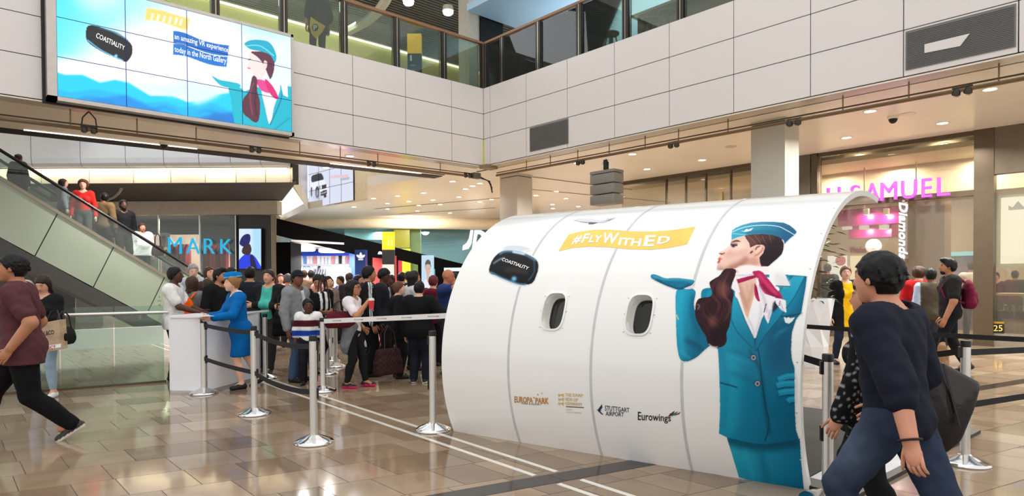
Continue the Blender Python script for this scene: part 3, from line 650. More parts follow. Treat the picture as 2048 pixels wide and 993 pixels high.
# the bright room behind
M_SPW = mat('sport_white', (235, 240, 248), .5); M_SPB = mat('sport_blue', (16, 70, 200), .4)
g_ = MB(); fb(g_, 560, 500, 735, 640, 31, .2); g_.build('wall_8', M_SPW, kind='structure')
g_ = MB(); fb(g_, 600, 497, 712, 512, 30.6, .3); g_.build('trim_18', M_SPB, kind='structure')
g_ = MB(); fb(g_, 699, 497, 712, 600, 29.5, 1); g_.build('trim_19', M_SPB, kind='structure')
g_ = MB(); g_.prism([rf(lat(583, 24.5), 24.5, 2.95), rf(lat(712, 27), 27.4, 2.95), rf(lat(735, 31), 31, 2.95), rf(lat(560, 31), 31, 2.95)], UP*.08); g_.build('ceiling_4', M_SPW, kind='structure')
for px, F_ in ((610, 26.5), (655, 27), (690, 28)): lamp('shop_lamp', tuple(Fp(px, 508, F_)), 260, (.93, .97, 1), 1.2, aim=tuple(Fp(px, 900, F_+.6)))
for k, (x, y, w_) in enumerate(((606, 499, 24), (664, 502, 26))):
    t = thing('ring_light', ('left' if k == 0 else 'right')+' glowing white oval lamp over the blue shop display', 'lamp', tuple(Fp(x, y, 27.5)))
    r_ = w_*27.5/FPX; MB().lathe((0, 0, 0), [(r_*.9, .1), (r_, .05), (r_, -.04), (r_*.9, -.08)], 20).build('shade', emis('ring_glow', (240, 246, 255), 3), t)
def trefoil(fn, mb):
    """three leaves over two bars"""
    def leaf(cx, cy, a, L, W):
        return [fn(cx+math.cos(a)*L*t-math.sin(a)*W*s, cy+math.sin(a)*L*t+math.cos(a)*W*s) for t, s in ((0, 0), (.3, -.8), (.6, -1), (.85, -.6), (1, 0), (.85, .6), (.6, 1), (.3, .8))]
    for a, L, W in ((90, .78, .17), (142, .72, .16), (38, .72, .16)):
        P = leaf(.5, .28, math.radians(a), L, W); mb.prism(P, FW*-.02)
    for y in (.14, .02): mb.prism([fn(.18, y), fn(.82, y), fn(.82, y+.07), fn(.18, y+.07)], FW*-.02)
tf = thing('blue_sign_column', 'dark blue shop column with a white leaf emblem', 'sign', tuple(Fp(711, 560, 26.8)*(1, 1, 0))); T0 = np.array(tf.location)
mb = MB(); fb(mb, 710, 500, 731, 640, 26.8, .4); mb.v = [tuple(np.array(v)-T0) for v in mb.v]; mb.build('column', mat('deep_blue', (14, 40, 92), .4), tf)
e0, e1, e2 = Fp(714, 521, 26.78)-T0, Fp(729, 521, 26.78)-T0, Fp(714, 506, 26.78)-T0
mb = MB(); trefoil(lambda u, v: e0+(e1-e0)*u+(e2-e0)*v, mb); mb.build('emblem', emis('emblem_white', (255, 255, 255), 1.2), tf)
for k, (x, F_, cl) in enumerate(((604, 27, (225, 222, 215)), (640, 28, (40, 40, 44)), (668, 27.5, (235, 235, 238)), (688, 28.5, (232, 170, 165)))):
    t = thing('clothes_rack', ('rack of cream clothes left in the bright blue shop', 'rack of black clothes in the middle of the bright blue shop', 'rack of white clothes in the bright blue shop', 'rack of pink clothes by the blue pillar of the bright shop')[k], 'clothes rack', (*Fp(x, 560, F_)[:2], 0)); t.rotation_euler.z = -YAW
    MB().tube([(-.3, 0, 0), (-.3, 0, 2.0), (.3, 0, 2.0), (.3, 0, 0)], .02, 6).build('rail', M_STEEL, t)
    for n in range(5): MB().prism([(-.25+n*.11, -.22, 1.05), (-.25+n*.11, .22, 1.05), (-.25+n*.11, .25, 1.75), (-.25+n*.11, 0, 1.98), (-.25+n*.11, -.25, 1.75)], (.06, 0, 0)).build('garment', mat('rack_cloth_%d' % k, cl, .8), t)
lamp('yellow_fill_lamp', tuple(rf(lat(815, 31), 31, 4.3)), 160, (1, .95, .85), .5, aim=tuple(rf(lat(828, 34.4), 34.4, 2.5)))  # extra lamp added to brighten the yellow column
dw = thing('garment_display', 'wall of hanging shirts at the back of the bright blue shop', 'display', tuple(rf(lat(655, 30.9), 30.9, 0))); dw.rotation_euler.z = -YAW; rg_ = random.Random(9)
for r_ in range(3):
    for k in range(13):
        c_ = rg_.choice(((240, 240, 244), (236, 238, 240), (200, 204, 210), (40, 42, 48), (226, 150, 150), (90, 150, 225), (250, 250, 250))); x_ = -1.1+k*.175+rg_.uniform(-.02, .02); z_ = 1.15+r_*.55
        MB().prism([(x_-.06, 0, z_), (x_+.06, 0, z_), (x_+.06, 0, z_+.32), (x_+.085, 0, z_+.3), (x_+.09, 0, z_+.38), (x_+.03, 0, z_+.45), (x_-.03, 0, z_+.45), (x_-.09, 0, z_+.38), (x_-.085, 0, z_+.3), (x_-.06, 0, z_+.32)], (0, -.05, 0)).build('shirt', mat('shirt_%d_%d_%d' % c_, c_, .8), dw)
    MB().box((-1.25, -.03, 1.62+r_*.55), (1.25, 0, 1.64+r_*.55)).build('hanging_rail', M_STEEL, dw)
g_ = MB(); fb(g_, 745, 512, 792, 640, 28.5, .2); g_.build('wall_9', mat('shop_red', (150, 40, 36), .5), kind='structure')
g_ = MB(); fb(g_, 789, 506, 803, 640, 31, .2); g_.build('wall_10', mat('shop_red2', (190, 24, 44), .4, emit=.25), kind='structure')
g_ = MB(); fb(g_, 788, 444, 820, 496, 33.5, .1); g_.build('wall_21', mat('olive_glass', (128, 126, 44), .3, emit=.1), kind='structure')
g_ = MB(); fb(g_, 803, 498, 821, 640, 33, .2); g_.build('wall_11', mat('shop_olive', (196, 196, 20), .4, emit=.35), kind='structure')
g_ = MB(); fb(g_, 820, 445, 841, 640, 34.4, .4); g_.build('column_1', mat('yellow_column', (250, 200, 30), .4, emit=.3), kind='structure')  # slight glow added to the yellow; the column itself gives no light
for k, (x, y) in enumerate(((760, 507),)):
    P = [Fp(x+4.5*math.cos(a), y+2-6*math.sin(a), 26.6) for a in np.linspace(0, math.pi, 9)]; mb = MB(); mb.prism(P, FW*.03); tag(mb.build('arch_emblem', emis('arch_white', (255, 255, 255), 1.2)), 'small white arch emblem glowing on the black shop front', 'sign')
# wayfinding totem in yellow and black, people pictograms on top
def totem(x0, x1, y0, y1, y2, F, label, poster=None):
    t = thing('wayfinding_totem', label, 'sign', (*Fp((x0+x1)/2, 560, F)[:2], 0)); t.rotation_euler.z = -YAW
    hw = (lat(x1, F)-lat(x0, F))/2; zt, zm = ht(x0, y0, F), ht(x0, y1, F)
    MB().bevel_box((-hw, 0, zm), (hw, .16, zt), .01).build('yellow_head', mat('sign_yellow', (246, 190, 10), .4, emit=.35, var=.05), t)
    MB().bevel_box((-hw, 0, .0), (hw, .16, zm), .01).build('black_body', M_BLACK, t)
    return t, hw, zt, zm
t, hw, zt_, zm_ = totem(764.5, 788.5, 464, 500, 530, 20, 'yellow headed black signpost with two pale figures, standing in the crowd')
for s in (-.1, .45): 
    mb = MB(); mb.box((s*hw-.03+hw*.2, -.012, zm_+.12), (s*hw+.03+hw*.2, 0, zm_+.3)); mb.ball((s*hw+hw*.2, -.008, zm_+.35), (.03, .008, .03), 8); mb.build('pictogram', emis('pictogram', (255, 240, 120), 1.2), t)
MB().box((-hw, -.012, 1.52), (hw, 0, 1.95)).build('white_notice', mat('notice_white', (190, 188, 184), .5), t)

# ---- far shop with the big white JD letters
g_ = MB(); g_.frame_box(rf(lat(560, 34), 34, 4.2), RT*(lat(1060, 34)-lat(560, 34)), FW*.3, UP*.45); g_.build('trim_20', mat('lip_cream', (232, 216, 186), .3), kind='structure')
pts = [rf(lat(545, 33), 33.2, 4.5), rf(lat(1070, 33), 33.2, 4.3)]
mb = MB(); mb.tube(pts, .3, 16); mb.build('trim_21', mat('lip_cream', (232, 216, 186), .3), kind='structure', smooth=True)
g_ = MB(); fb(g_, 560, 436, 1080, 640, 41, .2); g_.build('wall_12', mat('jd_grey', (150, 172, 176), .3), kind='structure')
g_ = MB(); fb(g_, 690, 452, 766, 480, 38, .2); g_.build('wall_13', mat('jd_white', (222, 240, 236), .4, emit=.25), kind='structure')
g_ = MB(); fb(g_, 585, 440, 1080, 640, 34.2, .03); g_.build('window_2', glass('far_glass', (190, 214, 216), .9), kind='structure')
g_ = MB(); g_.frame_box(rf(lat(560, 34), 34.4, 4.45), RT*(lat(1100, 34)-lat(560, 34)), FW*7, UP*.1); g_.build('ceiling_5', mat('jd_ceiling', (150, 172, 176), .3), kind='structure')
for k, (x, F_) in enumerate(((640, 37), (770, 38), (900, 37))): lamp('shop_lamp', tuple(rf(lat(x, F_), F_, 4.3)), 420, (.85, .97, 1), 1, aim=tuple(rf(lat(x, F_), F_, 0)))
jd = thing('shop_sign', 'pair of big white lit letters on the far glass shop front', 'sign', tuple(Fp(925, 505, 33.8))); J0 = np.array(jd.location)
for nm, poly in (('letter', [(941, 461), (947, 461), (943, 488), (937, 498), (925, 501), (926, 492), (933, 487), (938, 478)]),):
    mb = MB(); mb.prism([Fp(x, y, 33.8)-J0 for x, y in poly], FW*-.1); mb.build(nm, emis('jd_letter', (255, 255, 255), 1.6), jd)
mb = MB()
oq = [(949, 461), (962, 461), (969, 465), (971, 474), (968, 488), (960, 499), (944, 499)]; iq = [(955, 469), (960, 469), (963, 473), (961, 484), (956, 491), (952, 491), (953, 480)]
n = 7
for k in range(n):
    a, b = k, (k+1) % n; mb.prism([Fp(*oq[a], 33.8)-J0, Fp(*oq[b], 33.8)-J0, Fp(*iq[b], 33.8)-J0, Fp(*iq[a], 33.8)-J0], FW*-.1)
mb.build('letter', emis('jd_letter', (255, 255, 255), 1.6), jd)
plain_portrait('light_poster', 843, 511, 868, 590, Fw(836)-.3, 'tall pale blue lit poster of a young man at the black shop front', (190, 226, 246), (214, 178, 160), (40, 36, 40), (236, 240, 246))
g_ = MB(); fb(g_, 888, 536, 935, 543, Fw(888)-.35, .1); tag(g_.build('light_strip', emis('strip_white', (215, 240, 250), 1.2)), 'small white light strip on the dark shop behind the bald man', 'lamp')

# ================================================================ ESCALATOR (runs along x behind the left bulkhead)
YE, WE = 17.2, 1.15
def esc_z(x): return 4.25-(x-1.06)*.665           # handrail height over x
XB = 5.35                                           # where the rail reaches its landing height
es = thing('escalator', 'escalator with pale green glass side panels climbing to the upper floor', 'escalator', (0, YE, 0))
M_GREEN = mat('green_glass_panel', (156, 168, 148), .12, var=.03, scale=1, coat=.4)
M_ESC = mat('escalator_dark', (66, 66, 64), .5); M_EST = mat('escalator_trim', (140, 134, 118), .35, metal=.5)
top = lambda x: esc_z(x)-.62; bot = lambda x: 2.4-(x-1.04)*.655
xe = [-1.6, -.55, .55, 1.62, 2.68, 3.74, 4.8]
for a, b in zip(xe[:-1], xe[1:]):
    sh = .42; P = [(a+.012, 0, bot(a)), (b-.012, 0, max(0.02, bot(b))), (b+sh-.012, 0, max(.1, top(b+sh))), (a+sh+.012, 0, top(a+sh))]
    MB().prism(P, (0, .03, 0)).build('side_panel', M_GREEN, es)
MB().prism([(-1.6, .03, bot(-1.6)-.05), (4.9, .03, 0), (5.9, .03, 0), (5.2, .03, top(5.2)), (-1.2, .03, top(-1.2)-.02)], (0, WE, 0)).build('truss', M_ESC, es)
MB().prism([(-1.6, .0, bot(-1.6)-.5), (4.3, .0, -.05), (4.75, 0, .0), (-1.6, 0, bot(-1.6)+.0)], (0, WE+.03, 0)).build('underside', M_ESC, es)
for y in (0, WE):
    MB().bar((-1.4, y+.02, top(-1.4)+.03), (5.3, y+.02, top(5.3)+.03), .09, .07).build('skirt_cap', M_EST, es)
    MB().tube([(-1.4, y, esc_z(-1.4)), (XB-.3, y, esc_z(XB-.3)), (XB+.3, y, esc_z(XB-.3)-.22), (XB+1.0, y, esc_z(XB-.3)-.22)], .035, 8).build('handrail', M_BLACK, es, smooth=True)
    MB().prism([(-1.4, y, top(-1.4)+.04), (5.2, y, top(5.2)+.04), (XB-.3, y, esc_z(XB-.3)-.03), (-1.4, y, esc_z(-1.4)-.03)], (0, .012, 0)).build('glass_panel', glass('esc_glass', (236, 244, 238), .97), es)
def step_z(x): return esc_z(x)-1.0
for k in range(16):
    x = -1.2+k*.4; MB().box((x, .12, step_z(x+.2)-.2), (x+.42, WE-.1, step_z(x+.2))).build('step', mat('step_metal', (84, 84, 84), .4, metal=.6), es)
MB().box((1.2, 16.55, 0), (4.2, 16.7, .42)).build('trim_22', M_WHITE, kind='structure')
# glass balustrade of the floor opening in front of it
M_BGL = glass('balustrade_glass', (226, 238, 230), .965)
bal = thing('glass_balustrade', 'low clear glass balustrade with a steel rail in front of the escalator', 'balustrade', (2.47, 10.28, 0)); b0 = np.array([2.47, 10.28, 0]); bd = np.array([1.24-2.47, 10.49-10.28, 0]); bl_ = np.linalg.norm(bd); bd /= bl_
for k in range(5):
    MB().bar(bd*(.62*k+.008)+UP*.57, bd*(.62*(k+1)-.008)+UP*.57, .015, 1.1).build('glass_pane', M_BGL, bal)
MB().tube([bd*-.05-np.cross(bd, UP)*.0+UP*1.02, bd*3.1+UP*1.02], .024, 10).build('handrail', M_STEEL, bal, smooth=True)
MB().bar(bd*-.02+UP*.015, bd*3.1+UP*.015, .05, .03).build('base_channel', M_BRONZE, bal)
for k in range(3): MB().tube([bd*(.3+1.1*k)+UP*1.02, bd*(.3+1.1*k)+UP*.93+np.cross(bd, UP)*.03], .012, 6).build('bracket', M_STEEL, bal)

# ================================================================ UPPER FLOOR behind the glass railing
MB().box((-4, YL+.5, 6.45), (30, 16.4, 6.72)).build('floor_2', mat('upper_floor', (150, 140, 124), .3), kind='structure')
MB().box((XR+.5, -2.5, 6.45), (30, YL+.5, 6.72)).build('floor_3', mat('upper_floor', (150, 140, 124), .3), kind='structure')
M_POST = mat('post_dark', (58, 54, 50), .35, metal=.5); M_POST2 = mat('post_steel', (150, 142, 128), .3, metal=.7); M_WOOD = mat('rail_wood', (140, 100, 66), .35, bump=.05)
M_RGL = glass('railing_glass', (216, 226, 214), .97)
def railing(name, p, q, posts, label):
    t = thing(name, label, 'railing', tuple(p)); d = np.asarray(q, float)-p; L_ = np.linalg.norm(d); d /= L_; nn = np.cross(d, UP)
    for s in posts:
        for k, (o_, w_, m_) in enumerate(((-.055, .045, M_POST), (0, .03, M_POST2), (.055, .045, M_POST))):
            MB().frame_box(d*(s+o_-w_/2)-nn*.07, d*w_, nn*.14, UP*1.24).build('post', m_, t)
    for a, b in zip(posts[:-1], posts[1:]): MB().frame_box(d*(a+.09)-nn*.008+UP*.02, d*(b-a-.18), nn*.016, UP*1.2).build('glass_pane', M_RGL, t)
    MB().bar(UP*1.29, d*L_+UP*1.29, .11, .06).build('top_rail', M_WOOD, t)
railing('railing', (-3.0, YL+.12, 6.735), (XR+.12, YL+.12, 6.735), [1.6, 3.03, 4.46, 5.89, 7.32, 8.74, 10.18, 11.6, 13.04, 14.36], 'upper railing of glass, dark posts and wooden rail above the video wall side')
railing('railing', (XR+.12, YL+.02, 6.735), (XR+.12, -2.4, 6.735), [.04, .72, 2.1, 3.48, 4.85, 6.25, 7.65, 9.05], 'upper railing of glass and dark posts running above the white panels over the booth')
# olive back wall with a light line, slatted ceiling and spots
MB().box((-4, 23, 6.72), (30, 23.3, 13)).build('wall_14', mat('olive_wall', (206, 198, 132), .3, var=.06, scale=.4), kind='structure')
mb = MB(); mb.bar((3, 22.9, 10.98), (19.2, 22.9, 10.98), .06, .07); mb.build('trim_23', emis('line_light', (255, 250, 235), 3), kind='structure')
MB().box((-4, 22.9, 7.9), (14, 23, 7.93)).build('trim_24', mat('olive_line', (160, 158, 104), .4), kind='structure')
up = MB().box((-4, YL+1.1, 11.12), (19.6, 23, 11.3)).build('ceiling_6', mat('ceiling_black', (26, 26, 27), .6), kind='structure')
sl = MB()
for k in range(45):
    y = YL+1.1+k*.18
    if not (7 <= k <= 9): sl.box((-4, y, 11.0), (19.6, y+.075, 11.1))
sl.build('slats', mat('slat_upper', (96, 94, 92), .45), up, kind='stuff')
for px, py in ((817, 2), (896, 22), (966, 43)):
    p = Zp(px, py, 10.45); t = thing('ceiling_spotlight', {817: 'round bright spotlight in the dark upper ceiling, nearest the video wall', 896: 'round bright spotlight in the dark upper ceiling, middle of three', 966: 'round bright spotlight in the dark upper ceiling, nearest the corner column'}[px], 'spotlight', tuple(p), group='upper ceiling spotlights')
    MB().lathe((0, 0, 0), [(.17, .16), (.19, 0), (.15, -.02)], 16).build('housing', M_LAMPR, t); MB().ball((0, 0, -.05), (.17, .17, .1), 14).build('bulb', emis('spot_glow', (255, 250, 240), 22), t)
    lamp('spot_lamp', (p[0], p[1], p[2]-.1), 160, (1, .95, .86), .2, kind='SPOT', spot=2.2, aim=(p[0], p[1]+.6, 0))
lamp('upper_wall_lamp', (8, 20.4, 10.6), 260, (1, .95, .8), sx=(10, .4), aim=(8, 23, 7.6))
pts = [Zp(x, y, 10.4) for x, y in ((786, -26), (772, 0), (757, 22), (735, 42), (697, 62))]
mb = MB(); mb.tube(pts, .16, 8); tag(mb.build('curved_beam', mat('beam_white', (196, 194, 186), .5), smooth=True), 'white curved beam under the dark slatted upper ceiling', 'beam')
MB().box((XR+.3, -2.5, 9.3), (30, YL+1.1, 9.5)).build('ceiling_7', mat('ceiling_blue', (168, 198, 222), .5, var=.03, scale=.3), kind='structure')
MB().box((19, -2.5, 6.72), (19.3, YL+6, 13)).build('wall_15', mat('upper_dark', (52, 50, 46), .5), kind='structure')
lamp('upper_fill_lamp', (15.5, 9, 7.3), 420, (.86, .95, 1), sx=(4, 9), aim=(15.5, 9, 12))  # added upward fill, unseen from the camera, lightens the blue ceiling
for k, (px, py) in enumerate(((1100, 80), (1140, 84), (1180, 88))):
    pass
fl = thing('ceiling_light', 'grid of white tube lights seen through the upper railing past the corner column', 'lamp', tuple(Xp(1120, 86, 17.8)))
for i in range(3):
    for j in range(2):
        a = Xp(1086+i*44, 78+j*14+i*3, 17.8)-np.array(fl.location); MB().bevel_box(a-(.06, .28, .04), a+(.06, .28, .04), .02).build('tube', emis('tube_white', (235, 250, 245), 4), fl)
def stool(px, py, label):
    p = Xp(px, py, XR+.75); t = thing('bar_stool', label, 'stool', (p[0], p[1], 6.72), group='stools at the upper railing')
    MB().lathe((0, 0, 0), [(.19, p[2]-6.72-.05), (.2, p[2]-6.72-.02), (.19, p[2]-6.72)], 16).build('seat', M_BRONZE, t, smooth=True)
    for k in range(4):
        a = k*math.pi/2+.5; MB().bar((.1*math.cos(a), .1*math.sin(a), p[2]-6.77), (.22*math.cos(a), .22*math.sin(a), 0), .05, .03).build('leg', M_BRONZE, t)
for px, py, l in ((1222, 66, 'dark bar stool behind the upper glass railing, nearest the corner'), (1300, 38, 'dark bar stool behind the upper glass railing, in the middle'), (1335, 22, 'dark bar stool behind the upper glass railing, farthest from the corner')): stool(px, py, l)
mb = MB(); mb.box((XR+1.3, 2, 7.8), (XR+1.9, 9.6, 7.86)); mb.box((XR+1.55, 2, 6.72), (XR+1.65, 9.6, 7.8)); tag(mb.build('bar_counter', M_BRONZE), 'long dark bar counter behind the upper railing stools', 'counter')
# yellow totem upstairs
t, hw, zt_, zm_ = totem(818, 846, 67, 107, 145, 17.2, 'yellow and black signpost standing behind the upper glass railing')
p = Fp(832, 145, 17.2); t.location.z = 6.72; 
for ch in t.children:
    for v in ch.data.vertices:
        v.co.z = v.co.z-6.72 if v.co.z > .5 else 0
mb = MB(); text_to(mb, '1', quad_map((-hw*.6, -.012, zm_-6.72-.2), (-hw*.35, -.012, zm_-6.72-.2), (-hw*.35, -.012, zm_-6.72-.05), (-hw*.6, -.012, zm_-6.72-.05))); mb.build('numeral', M_WHITE, t)
for k in range(3): MB().box((-hw*.6, -.012, zm_-6.72-.34-.14*k), (hw*.1, 0, zm_-6.72-.30-.14*k)).build('text_line', mat('sign_line', (130, 128, 120), .5), t)

# ================================================================ RAILS, SPOTS, CAMERAS under the bulkheads
def rail(name, p, q, n, label, hang):
    t = thing(name, label, 'rail', tuple(p)); d = np.asarray(q)-p
    MB().tube([(0, 0, 0), d], .032, 8).build('tube', M_ROD, t, smooth=True); MB().tube([(0, 0, .07), d+UP*.07], .014, 6).build('cable', M_BRONZE, t)
    for s in hang:
        a = d*s; MB().tube([a, a+UP*(4.6-p[2]-a[2])], .012, 6).build('hanger', M_ROD, t)
    return t
yr = lambda px: float(Xp(px, 150, XR+.2)[1])
pR, qR = np.array([XR+.2, YL-.3, 4.33]), np.array([XR+.2, -1.5, 4.28])
rail('lighting_rail', pR, qR, 0, 'long bronze lighting rail hung under the bulkhead above the booth', [(YL-.3-yr(x))/(YL+1.2) for x in (1052, 1100, 1155, 1218, 1290, 1357, 1456, 1686, 1818, 1998)])
xl = lambda px: float(Yp(px, 250, YL+.2)[0])
pL, qL = np.array([-3., YL+.2, 4.21]), np.array([XR-.1, YL+.2, 4.32])
rail('lighting_rail', pL, qL, 0, 'long bronze lighting rail hung under the video wall', [(xl(x)+3)/(XR+2.9) for x in (141, 274, 392, 599, 680, 755, 880)])
def twin_spot(p, ax, label, col=(60, 54, 48)):
    t = thing('spotlight', label, 'spotlight', tuple(p), group='twin spotlights on the lighting rails'); ax = np.asarray(ax, float)
    for s in (-.075, .075):
        MB().lathe(ax*s, [(.035, .05), (.052, .025), (.06, -.035), (.045, -.05)], 14, axis=(-.3, -.3, 1)).build('can', mat('spot_can', col, .35, metal=.5), t, smooth=True)
        MB().lathe(ax*s+(.014, .014, -.053), [(.042, .0), (.04, -.006)], 12, axis=(-.3, -.3, 1)).build('lens', M_CHROME, t)
    MB().bar(ax*-.13+UP*.06, ax*.13+UP*.06, .03, .03).build('yoke', M_BLACK, t)
for px, l in ((1160, 'twin spotlight on the rail beside the grey loudspeaker'), (1347, 'twin spotlight on the rail between loudspeaker and grey column'), (1588, 'twin spotlight on the rail in front of the grey column'), (1925, 'twin spotlight on the rail under the large grille')): twin_spot((XR+.2, yr(px), 4.27), (0, 1, 0), l)
for px, l in ((178, 'twin spotlight with two cables under the video wall'), (510, 'small spotlight pair under the right end of the video wall'), (742, 'black twin spotlight on the left rail between video wall and corner'), (935, 'black twin spotlight on the left rail beside the corner')): twin_spot((xl(px), YL+.2, 4.22+.01*xl(px)), (1, 0, 0), l)
cb = MB()
for s in (-.1, .1): cb.tube([(xl(178), YL+.2, 4.58), (xl(178)+s, YL+.18, 4.45), (xl(178)+s*1.2, YL+.2, 4.28)], .012, 6)
t = thing('cable_pair', 'two black cables dropping to the spotlight under the video wall', 'cable'); cb.build('cable', M_BLACK, t, smooth=True, kind='stuff')
t = thing('junction_box', 'grey junction box with dangling cables at the bulkhead corner', 'box', tuple(Yp(952, 352, YL+.15))); MB().bevel_box((-.12, -.08, -.08), (.12, .08, .08), .02).build('box', mat('box_grey', (92, 88, 80), .5), t)
for k in range(3): MB().tube([(.1, 0, -.02*k), (.35+.03*k, -.1, -.12), (.45, -.15, -.3-.06*k), (.42, -.2, -.45), (.36, -.2, -.2)], .015, 6).build('cable', M_BLACK, t, smooth=True)
mb = MB(); mb.box((XR-.2, YL-.35, 4.5), (XR+.2, YL-.05, 4.6)); tag(mb.build('corner_bracket', mat('bracket', (150, 132, 104), .4, metal=.4)), 'bronze bracket holding both rails at the bulkhead corner', 'bracket')
def dome(p, label):
    t = thing('dome_camera', label, 'camera', tuple(p)); MB().lathe((0, 0, 0), [(.1, 0), (.1, -.05), (.085, -.06)], 18).build('base', M_LAMPR, t, smooth=True); MB().ball((0, 0, -.06), (.08, .08, .09), 16).build('dome', M_BLACK, t, smooth=True)
dome(Zp(1786, 232, 4.6), 'black dome camera under the cream ceiling near the grey column'); dome(Zp(328, 285, 4.6), 'black dome camera under the soffit below the video wall')
sp = thing('loudspeaker', 'grey three-box line array loudspeaker hanging over the booth', 'loudspeaker', (XR+.25, 9.53, 4.05))
M_SPK = mat('speaker_grey', (128, 124, 116), .5, bump=.05)
for k in range(3):
    z1 = -.16-k*.24; MB().bevel_box((-.16, -.36, z1-.22), (.2, .36, z1), .02).build('cabinet', M_SPK, sp, smooth=True)
MB().bevel_box((-.16, -.36, -.15), (.2, .36, -.08), .01).build('top_frame', M_SPK, sp)
MB().tube([(0, -.11, -.08), (0, -.13, .08), (0, 0, .2), (0, .13, .08), (0, .11, -.08)], .012, 6).build('shackle', M_STEEL, sp, smooth=True)
MB().bevel_box((-.05, -.05, -.06), (.05, .05, .18), .02).build('hoist', M_BLACK, sp)
# recessed downlights
dls = [(1740, 222), (1693, 275), (1885, 246), (1980, 178), (1404, 320), (1265, 308), (1155, 326), (1294, 338), (1888, 290), (700, 312), (652, 335), (600, 327), (285, 288), (905, 363), (945, 372), (960, 367),
 (747, 397), (795, 392), (847, 386), (818, 403), (866, 400), (775, 407), (838, 411), (775, 418), (835, 422), (708, 414), (918, 394), (880, 409), (983, 399), (1072, 391), (1112, 383), (1132, 397), (1105, 409), (1106, 417), (1157, 413), (1187, 401), (1244, 394), (1241, 406), (1060, 404), (1060, 412), (1060, 420), (931, 378), (900, 426), (960, 404)]
dls = [(x, y, Zp(x, y, 4.6)) for x, y in dls]
dls += [(0, 0, np.array(p)) for p in ((13.1, .6, 4.6), (15.2, 1.6, 4.6))]
DLL = ['bright downlight between the grey column and the dome camera', 'bright downlight directly over the shop window left of the pilaster', 'bright downlight over the right half of the jewellery shop front', 'bright downlight beside the twin spotlight under the large grille', 'bright downlight over the glass shop front left of the grey column', 'bright downlight just above the rail right of the loudspeaker', 'bright downlight touching the twin spotlight beside the loudspeaker', 'bright oval downlight right of the loudspeaker cabinets',
 'bright downlight above the magenta shop letters at the pilaster', 'small downlight in the soffit over the black twin spotlight', 'small downlight in the soffit above the car screen', 'small downlight in the soffit beside the end of the white slab edge', 'pair-like downlight in the soffit under the video wall beside the dome camera', 'small downlight at the soffit end left of the corner column', 'small downlight behind the corner junction box', 'small downlight closest to the corner column behind the junction box']
ORD = ['first', 'second', 'third', 'fourth', 'fifth', 'sixth', 'seventh', 'eighth', 'ninth', 'tenth', 'eleventh', 'twelfth', 'thirteenth', 'fourteenth', 'fifteenth', 'sixteenth', 'seventeenth', 'eighteenth', 'nineteenth']
_far = [(d[0], k) for k, d in enumerate(dls) if k >= 16 and d[0] > 0]; FARL = {}
for lo_, hi_, tx in ((600, 1030, 'far ceiling downlight, %s counted from the car screen towards the corner column'), (1030, 1400, 'far ceiling downlight, %s counted from the corner column towards the glass shop front')):
    for n_, (x_, k) in enumerate(sorted(q for q in _far if lo_ <= q[0] < hi_)): FARL[k] = tx % ORD[n_]
d0 = thing('downlight', 'small round white downlight set in the cream mall ceiling', 'downlight', tuple(dls[0][2]), group='ceiling downlights')
MB().lathe((0, 0, 0), [(.13, .01), (.13, -.012), (.1, -.014), (.095, 0)], 18).build('rim', M_LAMPR, d0); MB().lathe((0, 0, -.006), [(.092, .004), (.09, 0)], 18).build('diffuser', M_LAMP, d0)
for k, (x, y, p) in enumerate(dls):
    o = d0 if k == 0 else dup(d0, tuple(p))
    F_ = p @ FW; o['label'] = DLL[k] if k < len(DLL) else FARL.get(k, 'downlight at the near end of the gallery ceiling, in the row %s' % ('along the lighting rail' if p[0] < 14 else 'along the shop front')); o['group'] = 'ceiling downlights'
    lamp('downlight_lamp', (p[0], p[1], p[2]-.03), 128 if F_ < 20 else 60, (1, .98, .94), .16, spread=2.6)
# the pale ceiling discs
for k, (px, py) in enumerate(((1462, 293), (1385, 346), (1815, 228))):
    t = thing('speaker_grille', ('flush round ceiling speaker beside the grey column', 'flush round ceiling speaker over the glass shop front', 'flush round ceiling speaker beside the dome camera')[k], 'speaker', tuple(Zp(px, py, 4.6))); MB().lathe((0, 0, 0), [(.14, 0), (.14, -.01), (.12, -.012)], 18).build('disc', M_SOFFIT, t)

# ================================================================ JEWELLERY SHOP on the right
XS = 16.6
ysh = lambda px, py=400: float(Xp(px, py, XS)[1])
def xb(name, px0, py0, px1, py1, m_, dx=0., dep=.1, **kw):
    """box on the shop front: photo corners on the plane x = XS+dx"""
    X0 = XS+dx; pm = (px0+px1)/2; ya, yb = Xp(px0, py1, X0)[1], Xp(px1, py1, X0)[1]; z1 = min(4.6, Xp(pm, py0, X0)[2]); z0 = max(0., Xp(pm, py1, X0)[2])
    return MB().box((X0, yb, z0), (X0+dep, ya, z1)).build(name, m_, **kw)
M_BEIGE = mat('shop_beige', (204, 190, 166), .5, var=.03); M_BROWN = mat('shop_brown', (142, 112, 76), .4, var=.05)
M_GSH = glass('jewel_glass', (236, 232, 220), .95)
MB().box((XS, -3, 0), (XS+.02, ysh(1640), 4.6)).build('window_3', M_GSH, kind='structure')
MB().box((XS, ysh(1600), 0), (XS+.02, 13, 4.6)).build('window_4', M_GSH, kind='structure')
k = 0
for px0, px1, m_ in ((1950, 1990, M_BRONZE), (1626, 1638, M_BRONZE), (1590, 1624, mat('stone_grey', (92, 86, 76), .25))):
    MB().box((XS-.12, ysh(px1), 0), (XS+.15, ysh(px0), 4.6)).build('trim_%d' % (30+k), m_, kind='structure'); k += 1
MB().box((XS-.1, ysh(2100), 3.62), (XS+.1, ysh(1990), 4.6)).build('trim_33', mat('bronze_panel', (108, 98, 84), .25, metal=.3), kind='structure')
